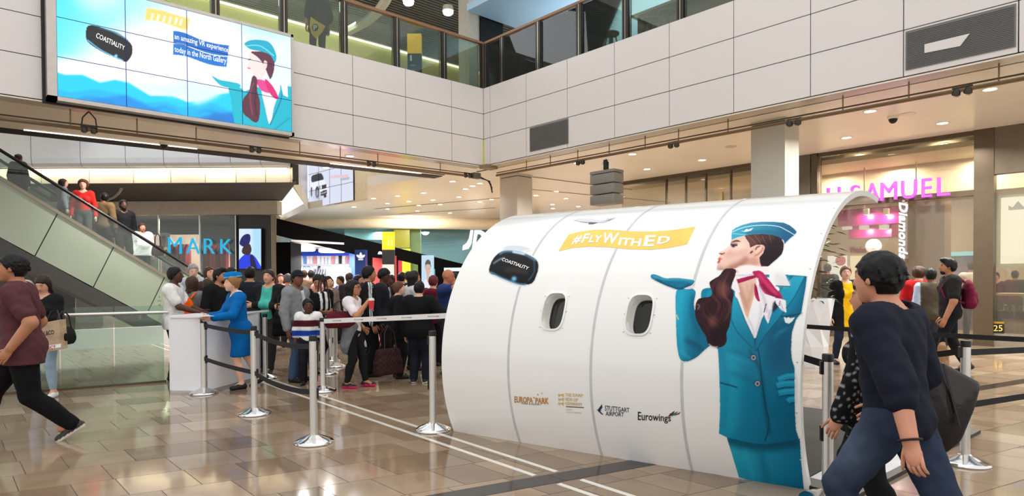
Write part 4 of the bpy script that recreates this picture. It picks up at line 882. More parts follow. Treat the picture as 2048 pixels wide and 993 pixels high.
MB().box((XS-.06, ysh(1955), 3.22), (XS+.06, ysh(1640), 3.34)).build('trim_34', M_BRONZE, kind='structure')
MB().box((XS-.08, -3, 4.5), (XS+.08, 13, 4.6)).build('trim_35', M_BRONZE, kind='structure')
MB().box((XS-.05, -3, 0), (XS+.4, ysh(1952), .28)).build('trim_36', mat('plinth_stone', (120, 112, 98), .3), kind='structure')
MB().box((XS+.35, ysh(1880), 0), (XS+.9, ysh(1800), 3.25)).build('column_2', M_BROWN, kind='structure')
# glass partitions beyond the column
for k, px in enumerate((1333, 1372, 1412, 1462)): MB().box((XS-.03, ysh(px)-.02, 0), (XS+.05, ysh(px)+.02, 4.55)).build('trim_%d' % (37+k), M_BRONZE, kind='structure')
for k, px in enumerate((1380, 1445, 1394)): MB().box((XS-.1, ysh(px)-.05, 0), (XS-.04, ysh(px)+.05, 3.9-.25*(k == 0)-.5*(k == 2))).build('trim_%d' % (41+k), mat('post_brass', (140, 118, 78), .3, metal=.6), kind='structure')
MB().box((XS+2.6, 9, 0), (XS+3, 12.5, 3.6)).build('wall_16', M_BROWN, kind='structure')
MB().box((XS+1.5, 8.1, 0), (XS+1.8, 8.9, 4.1)).build('wall_17', mat('cream_wall', (246, 236, 212), .5), kind='structure')
# inside
MB().box((XS+7.5, -3, 0), (XS+7.7, 14, 4.6)).build('wall_18', M_BEIGE, kind='structure')
MB().box((XS+2.2, -3, 3.55), (XS+2.5, 8, 4.4)).build('wall_19', mat('bulk_beige', (212, 198, 172), .4), kind='structure')
MB().box((XS+.5, -3, 4.38), (XS+7.5, 13, 4.5)).build('ceiling_8', mat('shop_cream', (242, 236, 220), .4), kind='structure')
for y, x in ((3.8, 18.4), (5.6, 18.4), (7.2, 18.2), (2.3, 18.4), (4, 21.5), (7, 21.5), (10, 19), (1.0, 20)):
    lamp('shop_lamp', (x, y, 4.3), 70, (1, .95, .86), .5)
for k, (px, py) in enumerate(((1720, 309), (1888, 288), (1875, 301), (1715, 320), (1825, 334), (1690, 349))):
    p = Zp(px, py, 4.38)
    if p[0] < 17.3: p = Zp(px, py, 4.6)
    o = dup(d0, tuple(p), label='downlight inside the jewellery shop, %s counted from the pilaster' % ORD[[1690, 1715, 1720, 1825, 1875, 1888].index(px)], group='shop ceiling lights')
# sign letters: the upper name and the upright word
M_PINK = emis('sign_magenta', (226, 70, 240), 1.15); M_PINKD = mat('sign_purple_side', (140, 30, 160), .4, emit=.4)
hs = thing('shop_sign', 'row of glowing magenta capital letters across the jewellery shop front', 'sign', (XS-.2, ysh(1900), 3.3)); h0 = np.array(hs.location)
for ch, x0, x1, y0, y1 in (('H', 1656, 1682, 376, 409), ('.', 1690, 1694, 400, 406), ('S', 1703, 1721, 371, 405), ('A', 1732, 1760, 367, 403), ('M', 1763, 1795, 365, 401), ('U', 1804, 1835, 361, 398), ('E', 1845, 1865, 358, 395), ('L', 1876, 1901, 355, 392)):
    X0 = XS-.2; yA, yB = Xp(x0, y1, X0)[1], Xp(x1, y1, X0)[1]; z1_, z0_ = Xp((x0+x1)/2, y0, X0)[2], Xp((x0+x1)/2, y1, X0)[2]
    mb = MB(); text_to(mb, ch, quad_map((X0, yA, z0_)-h0, (X0, yB, z0_)-h0, (X0, yB, z1_)-h0, (X0, yA, z1_)-h0, (-.09, 0, 0)), depth=.1); mb.build('letter', M_PINK, hs)
ds = thing('shop_sign', 'upright white glowing word sign at the jewellery shop doorway', 'sign', (XS-.3, ysh(1806, 460), 2.3)); D0 = np.array(ds.location)
X0 = XS-.3; tlp, blp = Xp(1816, 404, X0), Xp(1814, 518, X0); w_ = abs(Xp(1799, 404, X0)[1]-tlp[1])
v0 = np.array([X0, tlp[1], tlp[2]])-D0; down = np.array([0, 0, blp[2]-tlp[2]])
mb = MB(); text_to(mb, 'Diamonds', lambda u, v, w2: v0+np.array([-.05*w2, 0, 0])+down*u+np.array([0, w_, 0])*(1-v)*1.0, depth=.1, bold=.02, shear=.25); mb.build('lettering', emis('sign_white', (250, 246, 255), 1.6), ds)
mb = MB(); mb.frame_box(v0+np.array([.0, w_*.4, .0]), (.3, 0, 0), (0, .05, 0), (0, 0, .05)); mb.frame_box(v0+np.array([.0, w_*.4, .0])+down, (.3, 0, 0), (0, .05, 0), (0, 0, .05)); mb.frame_box(v0+np.array([.01, w_*.1, .0]), (.02, 0, 0), (0, w_*.8, 0), down); mb.build('case', mat('sign_case', (112, 96, 86), .4), ds)
# magenta display with little spots
md = thing('display_canopy', 'magenta lit canopy hanging inside the jewellery shop', 'canopy', (XS+2, ysh(1760), 2.4)); m0 = np.array(md.location)
M_MAG = mat('magenta', (150, 16, 92), .35, emit=.08)
def mbox(x0, y0, x1, y1, X0, dep, name, m_, parent, o_):
    ya, yb = Xp(x0, y1, X0)[1], Xp(x1, y1, X0)[1]; z1_, z0_ = Xp((x0+x1)/2, y0, X0)[2], Xp((x0+x1)/2, y1, X0)[2]
    return MB().box(np.array((X0, yb, z0_))-o_, np.array((X0+dep, ya, z1_))-o_).build(name, m_, parent)
for yk in (.2, 1.4): MB().box((XS+1.7-m0[0], ysh(1740)+yk-.7-m0[1], 3.2-m0[2]), (XS+1.73-m0[0], ysh(1740)+yk-.67-m0[1], 4.38-m0[2])).build('hanger', M_STEEL, md)
mbox(1676, 416, 1800, 450, XS+1.5, .5, 'upper_band', M_MAG, md, m0); mbox(1697, 450, 1783, 476, XS+2.0, .5, 'lower_band', M_MAG, md, m0)
for x in (1691, 1725, 1765): mbox(x-7, 450, x+8, 459, XS+1.6, .2, 'white_lamp_box', mat('lampbox', (250, 246, 236), .4, emit=.8), md, m0)
for x in (1733, 1773):
    p = Xp(x, 424, XS+1.35)-m0; MB().bevel_box(p-(.06, .06, .08), p+(.06, .06, .08), .01).build('spot', mat('spot_white', (240, 236, 228), .4), md); q = p+m0
    lamp('canopy_lamp', tuple(q-(.0, 0, .1)), 14, (1, .6, .95), .06, aim=tuple(q+(.5, 0, -.5)))
for x in (1725, 1765): q = Xp(x, 461, XS+1.7); lamp('canopy_lamp', tuple(q), 10, (1, .75, .95), .06, aim=tuple(q+(.4, 0, -.4)))
sw = thing('watch_sign', 'small dark red lettered sign over the pale shop back wall', 'sign', tuple(Xp(1700, 503, XS+7.49))); q0 = np.array(sw.location)
a, b, c_, d = [Xp(x, y, XS+7.49)-q0 for x, y in ((1700, 506), (1733, 506), (1733, 494), (1700, 494))]; mb = MB(); text_to(mb, 'Watches', quad_map(a, b, c_, d, (-.05, 0, 0)), depth=.1, bold=.02); mb.build('lettering', mat('sign_red', (170, 40, 48), .5), sw)
for k, (x0, x1) in enumerate(((1655, 1692), (1700, 1740))):
    t = thing('wall_lightbox', ('glowing white wall panel with a red roundel in the jewellery shop', 'glowing cream wall panel beside the red roundel panel in the jewellery shop')[k], 'lightbox', tuple(Xp(x0, 560, XS+7.38))); q0 = np.array(t.location)
    mbox(x0, 512, x1, 580, XS+7.38, .1, 'panel_face', emis('panel_white' if k == 0 else 'panel_cream', (250, 252, 255) if k == 0 else (255, 240, 205), 1.1), t, q0)
    if k == 0: p = Xp(1681, 522, XS+7.36)-q0; MB().lathe(p, [(.18, 0), (.17, .012)], 18, axis=(-1, 0, 0)).build('roundel', mat('roundel_red', (205, 120, 130), .5, emit=.4), t)
g = xb('trim_44', 1880, 504, 1950, 512, emis('cyan_strip', (150, 220, 235), 1.2), dx=2.5, kind='structure')
g = xb('wall_20', 1880, 512, 1950, 660, mat('shop_bluegrey', (130, 126, 150), .4), dx=2.6, kind='structure')
bl = thing('bubble_balloon', 'stack of two clear printed balloons in the jewellery shop doorway', 'balloon', tuple(Xp(1747, 500, XS-.6)))
MB().ball((0, 0, .08), .17, 16).build('upper_balloon', mat('balloon', (236, 226, 222), .15, var=.35, scale=9), bl, smooth=True); MB().ball((.03, .02, -.2), .18, 16).build('lower_balloon', mat('balloon', (236, 226, 222), .15), bl, smooth=True)
MB().tube([(0, 0, -.38), (.02, .03, -float(bl.location.z))], .008, 6).build('stick', M_WHITE, bl)
# lit poster in the window on the right, display counter, price card
lp = thing('window_lightbox', 'large white glowing lightbox hanging in the jewellery shop window', 'lightbox', tuple(Xp(2100, 530, XS+.25))); q0 = np.array(lp.location)
mbox(1996, 386, 2140, 536, XS+.25, .12, 'frame', mat('lightbox_frame', (190, 200, 170), .4, emit=.25), lp, q0); mbox(2001, 391, 2135, 527, XS+.235, .02, 'face', emis('lightbox_face', (255, 253, 244), 1.25), lp, q0)
P = Xp(2036, 410, XS+.22)-q0
mb = MB(); mb.prism([P+np.array([0, y, z]) for y, z in ((.16, -.1), (.16, 0), (.09, -.05), (0, .08), (-.09, -.05), (-.16, 0), (-.16, -.1))], (.01, 0, 0)); mb.build('crown_emblem', emis('crown_grey', (206, 206, 196), .8), lp)
dc = thing('display_counter', 'glass jewellery display counter behind the shop window', 'counter', tuple(Xp(2080, 660, XS+.9))); q0 = np.array(dc.location)
mbox(1992, 625, 2150, 640, XS+.9, .6, 'shelf', M_BRONZE, dc, q0); mbox(1992, 592, 2150, 625, XS+.9, .02, 'glass_front', glass('counter_glass', (240, 240, 230), .92), dc, q0); mbox(1992, 588, 2150, 593, XS+.9, .6, 'top', M_BEIGE, dc, q0); mbox(2005, 640, 2150, 680, XS+1.0, .4, 'base', M_BEIGE, dc, q0)
for x in (2012, 2026, 2040): mbox(x-4, 612, x+4, 623, XS+1.1, .1, 'jewel_stand', mat('stand_grey', (150, 140, 120), .4), dc, q0)
pc = thing('price_card', 'black card with gold number 25 at the foot of the shop window', 'card', tuple(Xp(1996, 668, XS-.03))); q0 = np.array(pc.location)
mbox(1984, 648, 2008, 668, XS-.03, .02, 'card', M_BLACK, pc, q0); mbox(1984, 644, 2008, 648, XS-.03, .02, 'gold_edge', mat('gold', (190, 150, 50), .3, metal=.6), pc, q0)
a, b, c_, d = [Xp(x, y, XS-.036)-q0 for x, y in ((1987, 663), (2005, 663), (2005, 651), (1987, 651))]; mb = MB(); text_to(mb, '25', quad_map(a, b, c_, d)); mb.build('number', mat('gold_text', (225, 190, 90), .4, emit=.4), pc)
# white faceted planter with a leafy plant
pl = thing('planter', 'tall white faceted planter with a leafy plant beside the booth', 'planter', (10.75, 4.52, 0))
prof = []
mb = MB(); n = 8
for r, z, tw in ((.2, 0, 0), (.27, .35, .39), (.32, .75, 0), (.36, 1.13, .39), (.33, 1.13, .39), (.31, 1.0, .39)):
    for k2 in range(n): a = 2*math.pi*k2/n+tw; mb.v.append((r*math.cos(a), r*math.sin(a), z))
for i in range(5):
    for k2 in range(n):
        q = i*n; mb.f += [(q+k2, q+(k2+1) % n, q+n+k2), (q+(k2+1) % n, q+n+(k2+1) % n, q+n+k2)]; mb.mi += [0, 0]
mb.build('pot', M_WHITE, pl)
MB().lathe((0, 0, .98), [(.31, 0), (.3, .02)], 12).build('soil', mat('soil', (60, 44, 32), .9), pl)
rng = random.Random(3)
for k2 in range(9): a = k2*.7; MB().tube([(0, 0, 1), (.06*math.cos(a), .06*math.sin(a), 1.6), (.2*math.cos(a), .2*math.sin(a), 2.0+.05*k2)], .012, 5).build('stem', mat('stem', (86, 80, 44), .7), pl)
mb = MB()
for k2 in range(150):
    a = rng.random()*6.28; r = rng.random()*.36+.03; z = 1.1+rng.random()*1.25; p = np.array([r*math.cos(a), r*math.sin(a), z]); d = np.array([math.cos(a+rng.uniform(-.6, .6)), math.sin(a+rng.uniform(-.6, .6)), rng.uniform(-.3, .5)]); d /= np.linalg.norm(d); s = np.cross(d, UP); s /= np.linalg.norm(s); L_ = rng.uniform(.12, .22)
    mb.add([p, p+d*L_*.5+s*.022, p+d*L_-UP*.03, p+d*L_*.5-s*.022], [(0, 1, 2, 3)])
mb.build('leaves', mat('leaf_green', (52, 66, 34), .5, var=.25), pl, kind='stuff')

# ================================================================ THE AIRCRAFT CABIN BOOTH
BA = np.array([3.709, 4.969, 0.]); BB = Zp(1617, 981.9); BAX = BB-BA; BL = float(np.linalg.norm(BAX)); BAX = BAX/BL
BS = np.array([-BAX[1], BAX[0], 0.]); BS = BS*np.sign(BS[0])
BC0, BCZ, BR = 1.355, .695, 1.509
T0_, T1_ = -math.asin(BCZ/BR), math.radians(102)
def booth(u, t, off=0.):
    """point of the curved skin: u along the booth, t round its section, off outwards"""
    u, t = np.asarray(u, float), np.asarray(t, float); r = BR+off
    s = BC0-r*np.cos(t); z = BCZ+r*np.sin(t); v = s*np.tan(np.radians(1.5+8.5*u))
    return BA+BAX*(u*BL-0.0)[..., None]+BS*s[..., None]+BAX*(-v*np.sign(BAX @ np.array([0, 1, 0.]))*-1.)[..., None]*BOOTH_SHEAR+UP*z[..., None]
BOOTH_SHEAR = 1.
def _fit_shear():
    global BOOTH_SHEAR
    best = None
    for sg in (1., -1.):
        BOOTH_SHEAR = sg; e = min(np.hypot(pix(booth(1., math.radians(d)))[0]-1728, pix(booth(1., math.radians(d)))[1]-383) for d in range(60, 112, 2))
        if best is None or e < best[0]: best = (e, sg)
    BOOTH_SHEAR = best[1]
_fit_shear()
def uvt(px, py):
    """photo point on the skin -> (u, t)"""
    u, t = (px-900)/710., math.radians(-20+(860-py)*.2)
    best = min(((np.hypot(*(np.array(pix(booth(a, b)))-(px, py))), a, b) for a in np.linspace(0, 1, 11) for b in np.linspace(T0_, 1.6, 16)), key=lambda q: q[0]); u, t = best[1:]
    for _ in range(25):
        f = np.array(pix(booth(u, t)))-(px, py); h = 1e-4
        J = np.array([(np.array(pix(booth(u+h, t)))-np.array(pix(booth(u, t))))/h, (np.array(pix(booth(u, t+h)))-np.array(pix(booth(u, t))))/h]).T
        d = np.linalg.lstsq(J, -f, rcond=None)[0]; d = np.clip(d, -.15, .15); u += d[0]; t += d[1]
    return u, t
bo = thing('cabin_booth', 'white curved aircraft cabin mock-up with two windows and printed stewardess', 'booth', tuple(BA)); bo0 = BA.copy()
M_SHELL = mat('booth_white', (238, 238, 236), .16, var=.008, scale=1, coat=.3)
M_SHELLIN = mat('booth_inside', (226, 226, 224), .5)
us = [0.] + [uvt(*p)[0] for p in ((1018, 690), (1183, 700), (1364, 730))] + [1.]
wins = []
for (x0, x1, y0, y1) in ((1084.5, 1131, 588, 658.5), (1252.5, 1305.5, 592, 668)):
    a = uvt((x0+x1)/2-4, (y0+y1)/2); l = uvt(x0, (y0+y1)/2+12); r = uvt(x1, (y0+y1)/2-12); tp_ = uvt((x0+x1)/2+5, y0); bt_ = uvt((x0+x1)/2-9, y1)
    wins.append(((l[0]+r[0])/2, (tp_[1]+bt_[1])/2, (r[0]-l[0])/2, (tp_[1]-bt_[1])/2))
hu = sum(w_[2] for w_ in wins)/2; ht_ = sum(w_[3] for w_ in wins)/2
wins = [(w_[0], w_[1], hu, ht_) for w_ in wins]
def rrect(cu, ct, a, b, n=40, k=3.2):
    th = np.linspace(0, 2*math.pi, n, endpoint=False)+math.pi/4
    c, s = np.cos(th), np.sin(th); return np.stack([cu+a*np.sign(c)*np.abs(c)**(2/k), ct+b*np.sign(s)*np.abs(s)**(2/k)], 1)
def skin(ua, ub, win=None, off=0., thick=.045, name='shell_panel', m_=M_SHELL):
    V, Fc = [], []
    def grid(u0, u1, t0, t1, nu, nt):
        b = len(V); U = np.linspace(u0, u1, nu+1); T = np.linspace(t0, t1, nt+1)
        for t in T:
            for u in U: V.append((u, t))
        for j in range(nt):
            for i in range(nu): q = b+j*(nu+1)+i; Fc.append((q, q+1, q+nu+2, q+nu+1))
    if win is None: grid(ua, ub, T0_, T1_, 10, 64)
    else:
        cu, ct, a, b = win; u0, u1, t0, t1 = cu-a*1.7, cu+a*1.7, ct-b*1.5, ct+b*1.5
        grid(ua, ub, T0_, t0, 10, 18); grid(ua, ub, t1, T1_, 10, 40); grid(ua, u0, t0, t1, 3, 12); grid(u1, ub, t0, t1, 4, 12)
        inn = rrect(cu, ct, a, b); c, s = np.cos(np.linspace(0, 2*math.pi, 40, endpoint=False)+math.pi/4), np.sin(np.linspace(0, 2*math.pi, 40, endpoint=False)+math.pi/4)
        m_x = np.maximum(np.abs(c), np.abs(s)); out = np.stack([cu+a*1.7*c/m_x, ct+b*1.5*s/m_x], 1); base = len(V)
        for w_ in (0, .5, 1):
            V.extend([tuple(p) for p in out*(1-w_)+inn*w_])
        for r in range(2):
            for k in range(40): q = base+r*40; Fc.append((q+k, q+(k+1) % 40, q+40+(k+1) % 40, q+40+k))
    V = np.array(V); P = booth(V[:, 0], V[:, 1], off)-bo0; Q = booth(V[:, 0], V[:, 1], off-thick)-bo0
    # orient outwards
    f0 = Fc[0]; nn = np.cross(P[f0[1]]-P[f0[0]], P[f0[2]]-P[f0[0]])
    outw = booth(V[f0[0], 0], V[f0[0], 1], .1)-booth(V[f0[0], 0], V[f0[0], 1], 0)
    cen = lambda f: np.mean([V[i] for i in f], 0)
    F2 = []
    for f in Fc:
        n_ = np.cross(P[f[1]]-P[f[0]], P[f[2]]-P[f[0]]); o_ = P[f[0]]-Q[f[0]]
        F2.append(f if n_ @ o_ > 0 else f[::-1])
    n = len(V); me_f = F2+[tuple(i+n for i in f[::-1]) for f in F2]
    ec = {}
    for f in F2:
        for i in range(len(f)): ec[(f[i], f[(i+1) % len(f)])] = 1
    bad = [(a, b) for (a, b) in ec if (b, a) not in ec]
    side = [(b, a, a+n, b+n) for a, b in bad]
    mb = MB(); mb.add(np.concatenate([P, Q]), me_f+side)
    o = mb.build(name, [m_], bo, smooth=True); return o
for k in range(4):
    w_ = wins[k-1] if k in (1, 2) else None
    skin(us[k]+(.0012 if k else 0), us[k+1]-(.0012 if k < 3 else 0), w_)
M_SEAM = mat('seam_grey', (196, 198, 200), .35)
for u in us[1:4]:
    T = np.linspace(T0_, T1_, 60); P = np.concatenate([booth(np.full(60, u-.0035), T, .0015), booth(np.full(60, u+.0035), T, .0015)])-bo0
    mb = MB(); mb.add(P, [(i, i+1, 60+i+1, 60+i) for i in range(59)]); mb.build('seam_tape', M_SEAM, bo, smooth=True)
for cu, ct, a, b in wins:
    n = 40; ring = []
    for k_, off in ((1.16, .001), (1.14, .010), (1.02, .013), (1., .008)):
        q = rrect(cu, ct, a*k_, b*(1+(k_-1)*.75)); ring.append(booth(q[:, 0], q[:, 1], off)-bo0)
    mb = MB(); V = np.concatenate(ring); mb.add(V, [(r*n+k, r*n+(k+1) % n, (r+1)*n+(k+1) % n, (r+1)*n+k) for r in range(3) for k in range(n)])
    fr = mb.build('window_frame', M_SHELL, bo, smooth=True)
    ring = []
    for off in (.008, -.05, -.11):
        q = rrect(cu, ct, a*(1 if off > -.1 else .93), b*(1 if off > -.1 else .95)); p = booth(q[:, 0], q[:, 1], 0); nn = booth(np.array(cu), np.array(ct), 1.)-booth(np.array(cu), np.array(ct), 0.); ring.append(p+nn*off-bo0)
    mb = MB(); V = np.concatenate(ring); mb.add(V, [(r*n+k, r*n+(k+1) % n, (r+1)*n+(k+1) % n, (r+1)*n+k) for r in range(2) for k in range(n)])
    mb.build('window_reveal', mat('reveal_white', (224, 222, 216), .35), fr, smooth=True)
    mb = MB(); V = np.concatenate([ring[2], ring[2]-BS*.01]); mb.add(V, [tuple(range(n)), tuple(range(2*n-1, n-1, -1))]); mb.build('window_pane', mat('tinted_pane', (30, 30, 30), .04, var=0, spec=.6) if False else glass('tinted_glass', (96, 98, 94), .97), fr)
    for dx, dy in ((-1.1, .75), (1.1, .75), (-1.16, 0), (1.16, 0), (-1.05, -.8), (1.05, -.8)):
        p = booth(np.array(cu+a*dx*1.05), np.array(ct+b*dy*1.15), .002)-bo0; mb = MB(); mb.ball(p, .006, 8); mb.build('screw', M_STEEL, fr)
# ---- print on the skin
def stew_picture():
    c = Canvas(1290, 436, 1622, 992, 2, (238, 238, 236))
    T, TD, TDD, TL = (10, 128, 158), (4, 92, 122), (4, 60, 84), (40, 166, 196)
    SK, SKD, SKL = (232, 180, 158), (196, 132, 110), (246, 208, 190)
    H, HD, HL = (52, 26, 28), (22, 10, 14), (118, 66, 60)
    # skirt
    sk = [(1451, 868), (1470, 874), (1510, 884), (1550, 884), (1600, 878), (1602, 920), (1608, 981), (1560, 975), (1500, 962), (1478, 956), (1464, 910)]
    c.fill(sk, T, smooth=False); c.clip_to(sk, False); c.grad((1455, 900), TL, (1608, 930), (6, 104, 140)); c.line([(1452, 878), (1520, 892), (1600, 884)], 22, TDD, blur=6, op=.75); c.line([(1520, 900), (1530, 940), (1534, 970)], 12, TD, blur=5, op=.5); c.line([(1490, 900), (1498, 930), (1508, 962)], 8, TL, blur=4, op=.6); c.clip = None
    # raised forearm and sleeve (left of the jacket)
    arm = [(1353, 582), (1378, 577), (1391, 584), (1388, 610), (1396, 640), (1412, 668), (1424, 686), (1410, 700), (1392, 716), (1372, 724), (1360, 718), (1354, 690), (1352, 640)]
    c.fill(arm, T); c.clip_to(arm); c.grad((1352, 640), (30, 160, 192), (1400, 650), (6, 104, 136)); c.line([(1362, 585), (1360, 640), (1366, 715)], 10, TL, blur=4, op=.7); c.line([(1388, 590), (1385, 630), (1400, 670)], 10, TD, blur=4, op=.8); c.line([(1370, 680), (1390, 690), (1405, 700)], 8, TDD, blur=4, op=.6); c.line([(1358, 700), (1380, 718)], 5, TL, blur=2, op=.6); c.clip = None
    c.line([(1353, 630), (1357, 640)], 2.2, (205, 200, 160))
    c.fill([(1405, 580), (1425, 578), (1432, 600), (1428, 640), (1415, 660), (1404, 640), (1402, 600)], T)
    # jacket body
    jk = [(1412, 585), (1440, 572), (1470, 560), (1500, 550), (1560, 549), (1600, 552), (1614, 553), (1611, 578), (1603, 625), (1592, 640), (1584, 665), (1582, 700), (1584, 720), (1589, 735), (1589, 800), (1592, 860), (1598, 878), (1570, 884), (1530, 889), (1510, 888), (1480, 882), (1452, 875), (1438, 868), (1440, 820), (1439, 760), (1436, 700), (1428, 690), (1420, 660)]
    c.fill(jk, T, smooth=False); c.clip_to(jk, False)
    c.grad((1436, 700), (22, 140, 172), (1600, 720), (4, 92, 126))
    c.fill([(1545, 640), (1592, 640), (1584, 720), (1540, 740), (1530, 700)], (2, 74, 106), blur=14, op=.7); c.fill([(1440, 720), (1470, 700), (1480, 780), (1470, 860), (1440, 870)], (34, 160, 190), blur=10, op=.6)
    c.fill([(1510, 560), (1560, 552), (1600, 556), (1598, 600), (1560, 640), (1530, 600)], (18, 148, 182), blur=10, op=.6)
    c.line([(1440, 690), (1452, 760), (1448, 860)], 6, TD, blur=5, op=.4); c.line([(1498, 700), (1522, 745), (1528, 800), (1540, 870)], 5, TDD, blur=3, op=.7)
    for q in ([(1450, 700), (1480, 706), (1505, 716)], [(1455, 745), (1490, 756), (1512, 768)], [(1530, 760), (1560, 740), (1585, 730)], [(1535, 810), (1560, 840), (1588, 850)]): c.line(q, 7, TD, blur=4, op=.55, taper=True)
    for q in ([(1452, 712), (1480, 720), (1500, 730)], [(1545, 680), (1560, 665), (1580, 655)], [(1560, 770), (1580, 765), (1589, 760)]): c.line(q, 5, TL, blur=3, op=.5, taper=True)
    # front edge of the jacket
    c.line([(1510, 675), (1519, 715), (1524, 765), (1532, 815), (1538, 850), (1530, 884)], 2.2, TDD, blur=.7); c.line([(1440, 766), (1462, 772), (1475, 776)], 2.4, TDD, blur=.7); c.clip = None
    # blouse between lapels
    c.fill([(1470, 560), (1500, 552), (1545, 556), (1560, 580), (1540, 630), (1516, 676), (1505, 678), (1485, 640), (1470, 600)], (240, 238, 240), smooth=False)
    c.fill([(1474, 566), (1500, 556), (1510, 580), (1500, 620), (1494, 636), (1482, 600)], SK); c.fill([(1480, 570), (1494, 566), (1498, 600), (1493, 626)], SKD, blur=4, op=.6)
    c.line([(1496, 636), (1506, 660), (1508, 676)], 3, (206, 206, 214), blur=1.5); c.line([(1524, 600), (1520, 640), (1512, 668)], 5, (210, 212, 220), blur=2.5)
    # lapels
    lp1 = [(1466, 590), (1474, 598), (1490, 640), (1508, 678), (1512, 704), (1494, 686), (1474, 664), (1462, 640), (1464, 610)]
    lp2 = [(1586, 552), (1610, 553), (1588, 596), (1556, 640), (1530, 672), (1512, 704), (1510, 684), (1524, 640), (1546, 596)]
    for q, p in ((lp1, (1470, 600)), (lp2, (1600, 560))):
        c.fill(q, T, smooth=False); c.clip_to(q, False); c.grad(p, (36, 160, 190), (1512, 700), (6, 108, 140)); c.clip = None; c.line(q+[q[0]], 1.4, TDD, blur=.8, op=.8, smooth=False)
    # breast pocket and wings badge
    c.line([(1562, 634), (1580, 632), (1602, 628)], 2.4, TDD, blur=.8); wg = (226, 228, 230)
    c.fill([(1567.5, 634), (1573, 637), (1577, 635), (1581, 637), (1590, 635), (1585, 643), (1578, 648), (1571, 646), (1569, 641)], wg, smooth=False)
    # buttons
    for x, y in ((1507, 716), (1515, 768)):
        c.dot(x, y, 6.5, (30, 40, 52), 7); c.dot(x, y, 5, (168, 172, 180), 5.4); c.dot(x, y, 3, (70, 76, 88), 3.2); c.line([(x-12, y), (x-6, y)], 1.5, TDD)
    # gloved hand on the hip
    GL, GLD = (20, 138, 172), (4, 70, 100)
    for q, w_ in (([(1589, 752), (1572, 754), (1556, 760)], 11), ([(1589, 768), (1570, 768), (1553, 772)], 12), ([(1589, 783), (1572, 784), (1557, 787)], 12), ([(1589, 799), (1580, 800), (1575, 804)], 11)):
        c.line([(x, y+3) for x, y in q], w_+1, GLD, blur=2, op=.8); c.line(q, w_, GL); c.line([(x, y-2) for x, y in q], 3, (52, 172, 202), blur=1.5, op=.7)
    # open palm holding up
    hb = lambda *q: [(1290+x/3.62, 530+y/3.62) for x, y in q]
    gh = hb((42, 76), (60, 68), (90, 76), (150, 98), (220, 95), (290, 102), (350, 110), (358, 122), (340, 148), (290, 172), (246, 182), (200, 170), (140, 146), (88, 122), (48, 98)); c.fill(gh, (20, 118, 150)); c.clip_to(gh); c.line(hb((48, 76), (140, 104), (240, 104), (350, 116)), 4, (60, 170, 200), blur=1.5, op=.8); c.line(hb((80, 110), (160, 150), (250, 176), (330, 146)), 5, (4, 66, 96), blur=2, op=.9)
    for k in range(6): c.line(hb((150+k*30, 118+k*2), (180+k*28, 136+k*2), (196+k*26, 156-k*2)), 1.4, (6, 78, 108), blur=.7, op=.7)
    c.clip = None; c.fill(hb((280, 172), (340, 148), (352, 172), (300, 178)), (226, 206, 210), smooth=False)
    # head, hair, scarf and cap
    fa = lambda *q: [(1420+x/5.845, 430+y/5.846) for x, y in q]; tb = lambda *q: [(1370+x/3.8, 520+y/3.8) for x, y in q]
    def strands(n, base, span, cols, w0, w1, seed, f):
        rg = random.Random(seed)
        for _ in range(n):
            o = rg.uniform(*span); c.line(f(*[(x+o*k, y+rg.uniform(-6, 6)) for (x, y), k in base]), rg.uniform(w0, w1), rg.choice(cols), blur=.7, op=.6, taper=True)
    nk = tb((385, 80), (470, 40), (560, 30), (600, 60), (560, 130), (535, 200), (530, 260), (500, 330), (478, 390), (440, 330), (405, 220), (388, 140))
    c.fill(nk, (226, 186, 166), smooth=False); c.clip_to(nk, False); c.line(tb((400, 180), (440, 280), (476, 380)), 9, (176, 128, 106), blur=4, op=.7); c.line(tb((520, 180), (500, 260), (480, 330)), 7, (190, 142, 120), blur=3, op=.7); c.line(tb((468, 180), (480, 260)), 4, (196, 150, 130), blur=2, op=.6); c.clip = None
    fc = fa((420, 240), (330, 266), (250, 295), (241, 325), (238, 350), (205, 382), (150, 418), (106, 440), (102, 450), (112, 460), (122, 468), (116, 484), (97, 502), (92, 520), (100, 532), (86, 546), (82, 560), (90, 574), (88, 590), (78, 612), (80, 634), (100, 646), (150, 648), (200, 636), (300, 625), (400, 610), (520, 600), (610, 590), (640, 400), (560, 260))
    c.fill(fc, (230, 190, 176), smooth=False); c.clip_to(fc, False)
    c.line(fa((95, 650), (180, 632), (290, 610), (390, 556), (440, 500)), 11, (150, 92, 72), blur=5, op=.85); c.line(fa((190, 470), (300, 440), (430, 415)), 10, (206, 146, 130), blur=5, op=.6); c.line(fa((560, 520), (500, 560), (480, 600)), 18, (190, 130, 116), blur=5, op=.7)
    c.fill(fa((250, 400), (330, 330), (420, 340), (400, 400), (300, 430)), (244, 214, 200), blur=5, op=.8); c.line(fa((235, 365), (180, 415), (125, 445)), 5, (246, 220, 208), blur=2.5, op=.9); c.fill(fa((120, 600), (170, 560), (230, 560), (200, 610), (140, 630)), (238, 200, 184), blur=4, op=.8)
    c.line(fa((244, 328), (290, 308), (330, 306), (356, 318)), 3.4, (84, 52, 46), blur=.7, taper=True); c.line(fa((242, 346), (270, 352), (318, 354)), 3.6, (48, 26, 30), blur=.6); c.dot(*fa((272, 366))[0], 3.4, (40, 24, 30), 2.6, blur=.5); c.line(fa((240, 350), (232, 346)), 1.6, (40, 24, 28)); c.line(fa((250, 338), (290, 334), (322, 342)), 4, (160, 100, 94), blur=1.6, op=.6); c.line(fa((262, 382), (300, 374)), 2.4, (170, 112, 104), blur=1.2, op=.6)
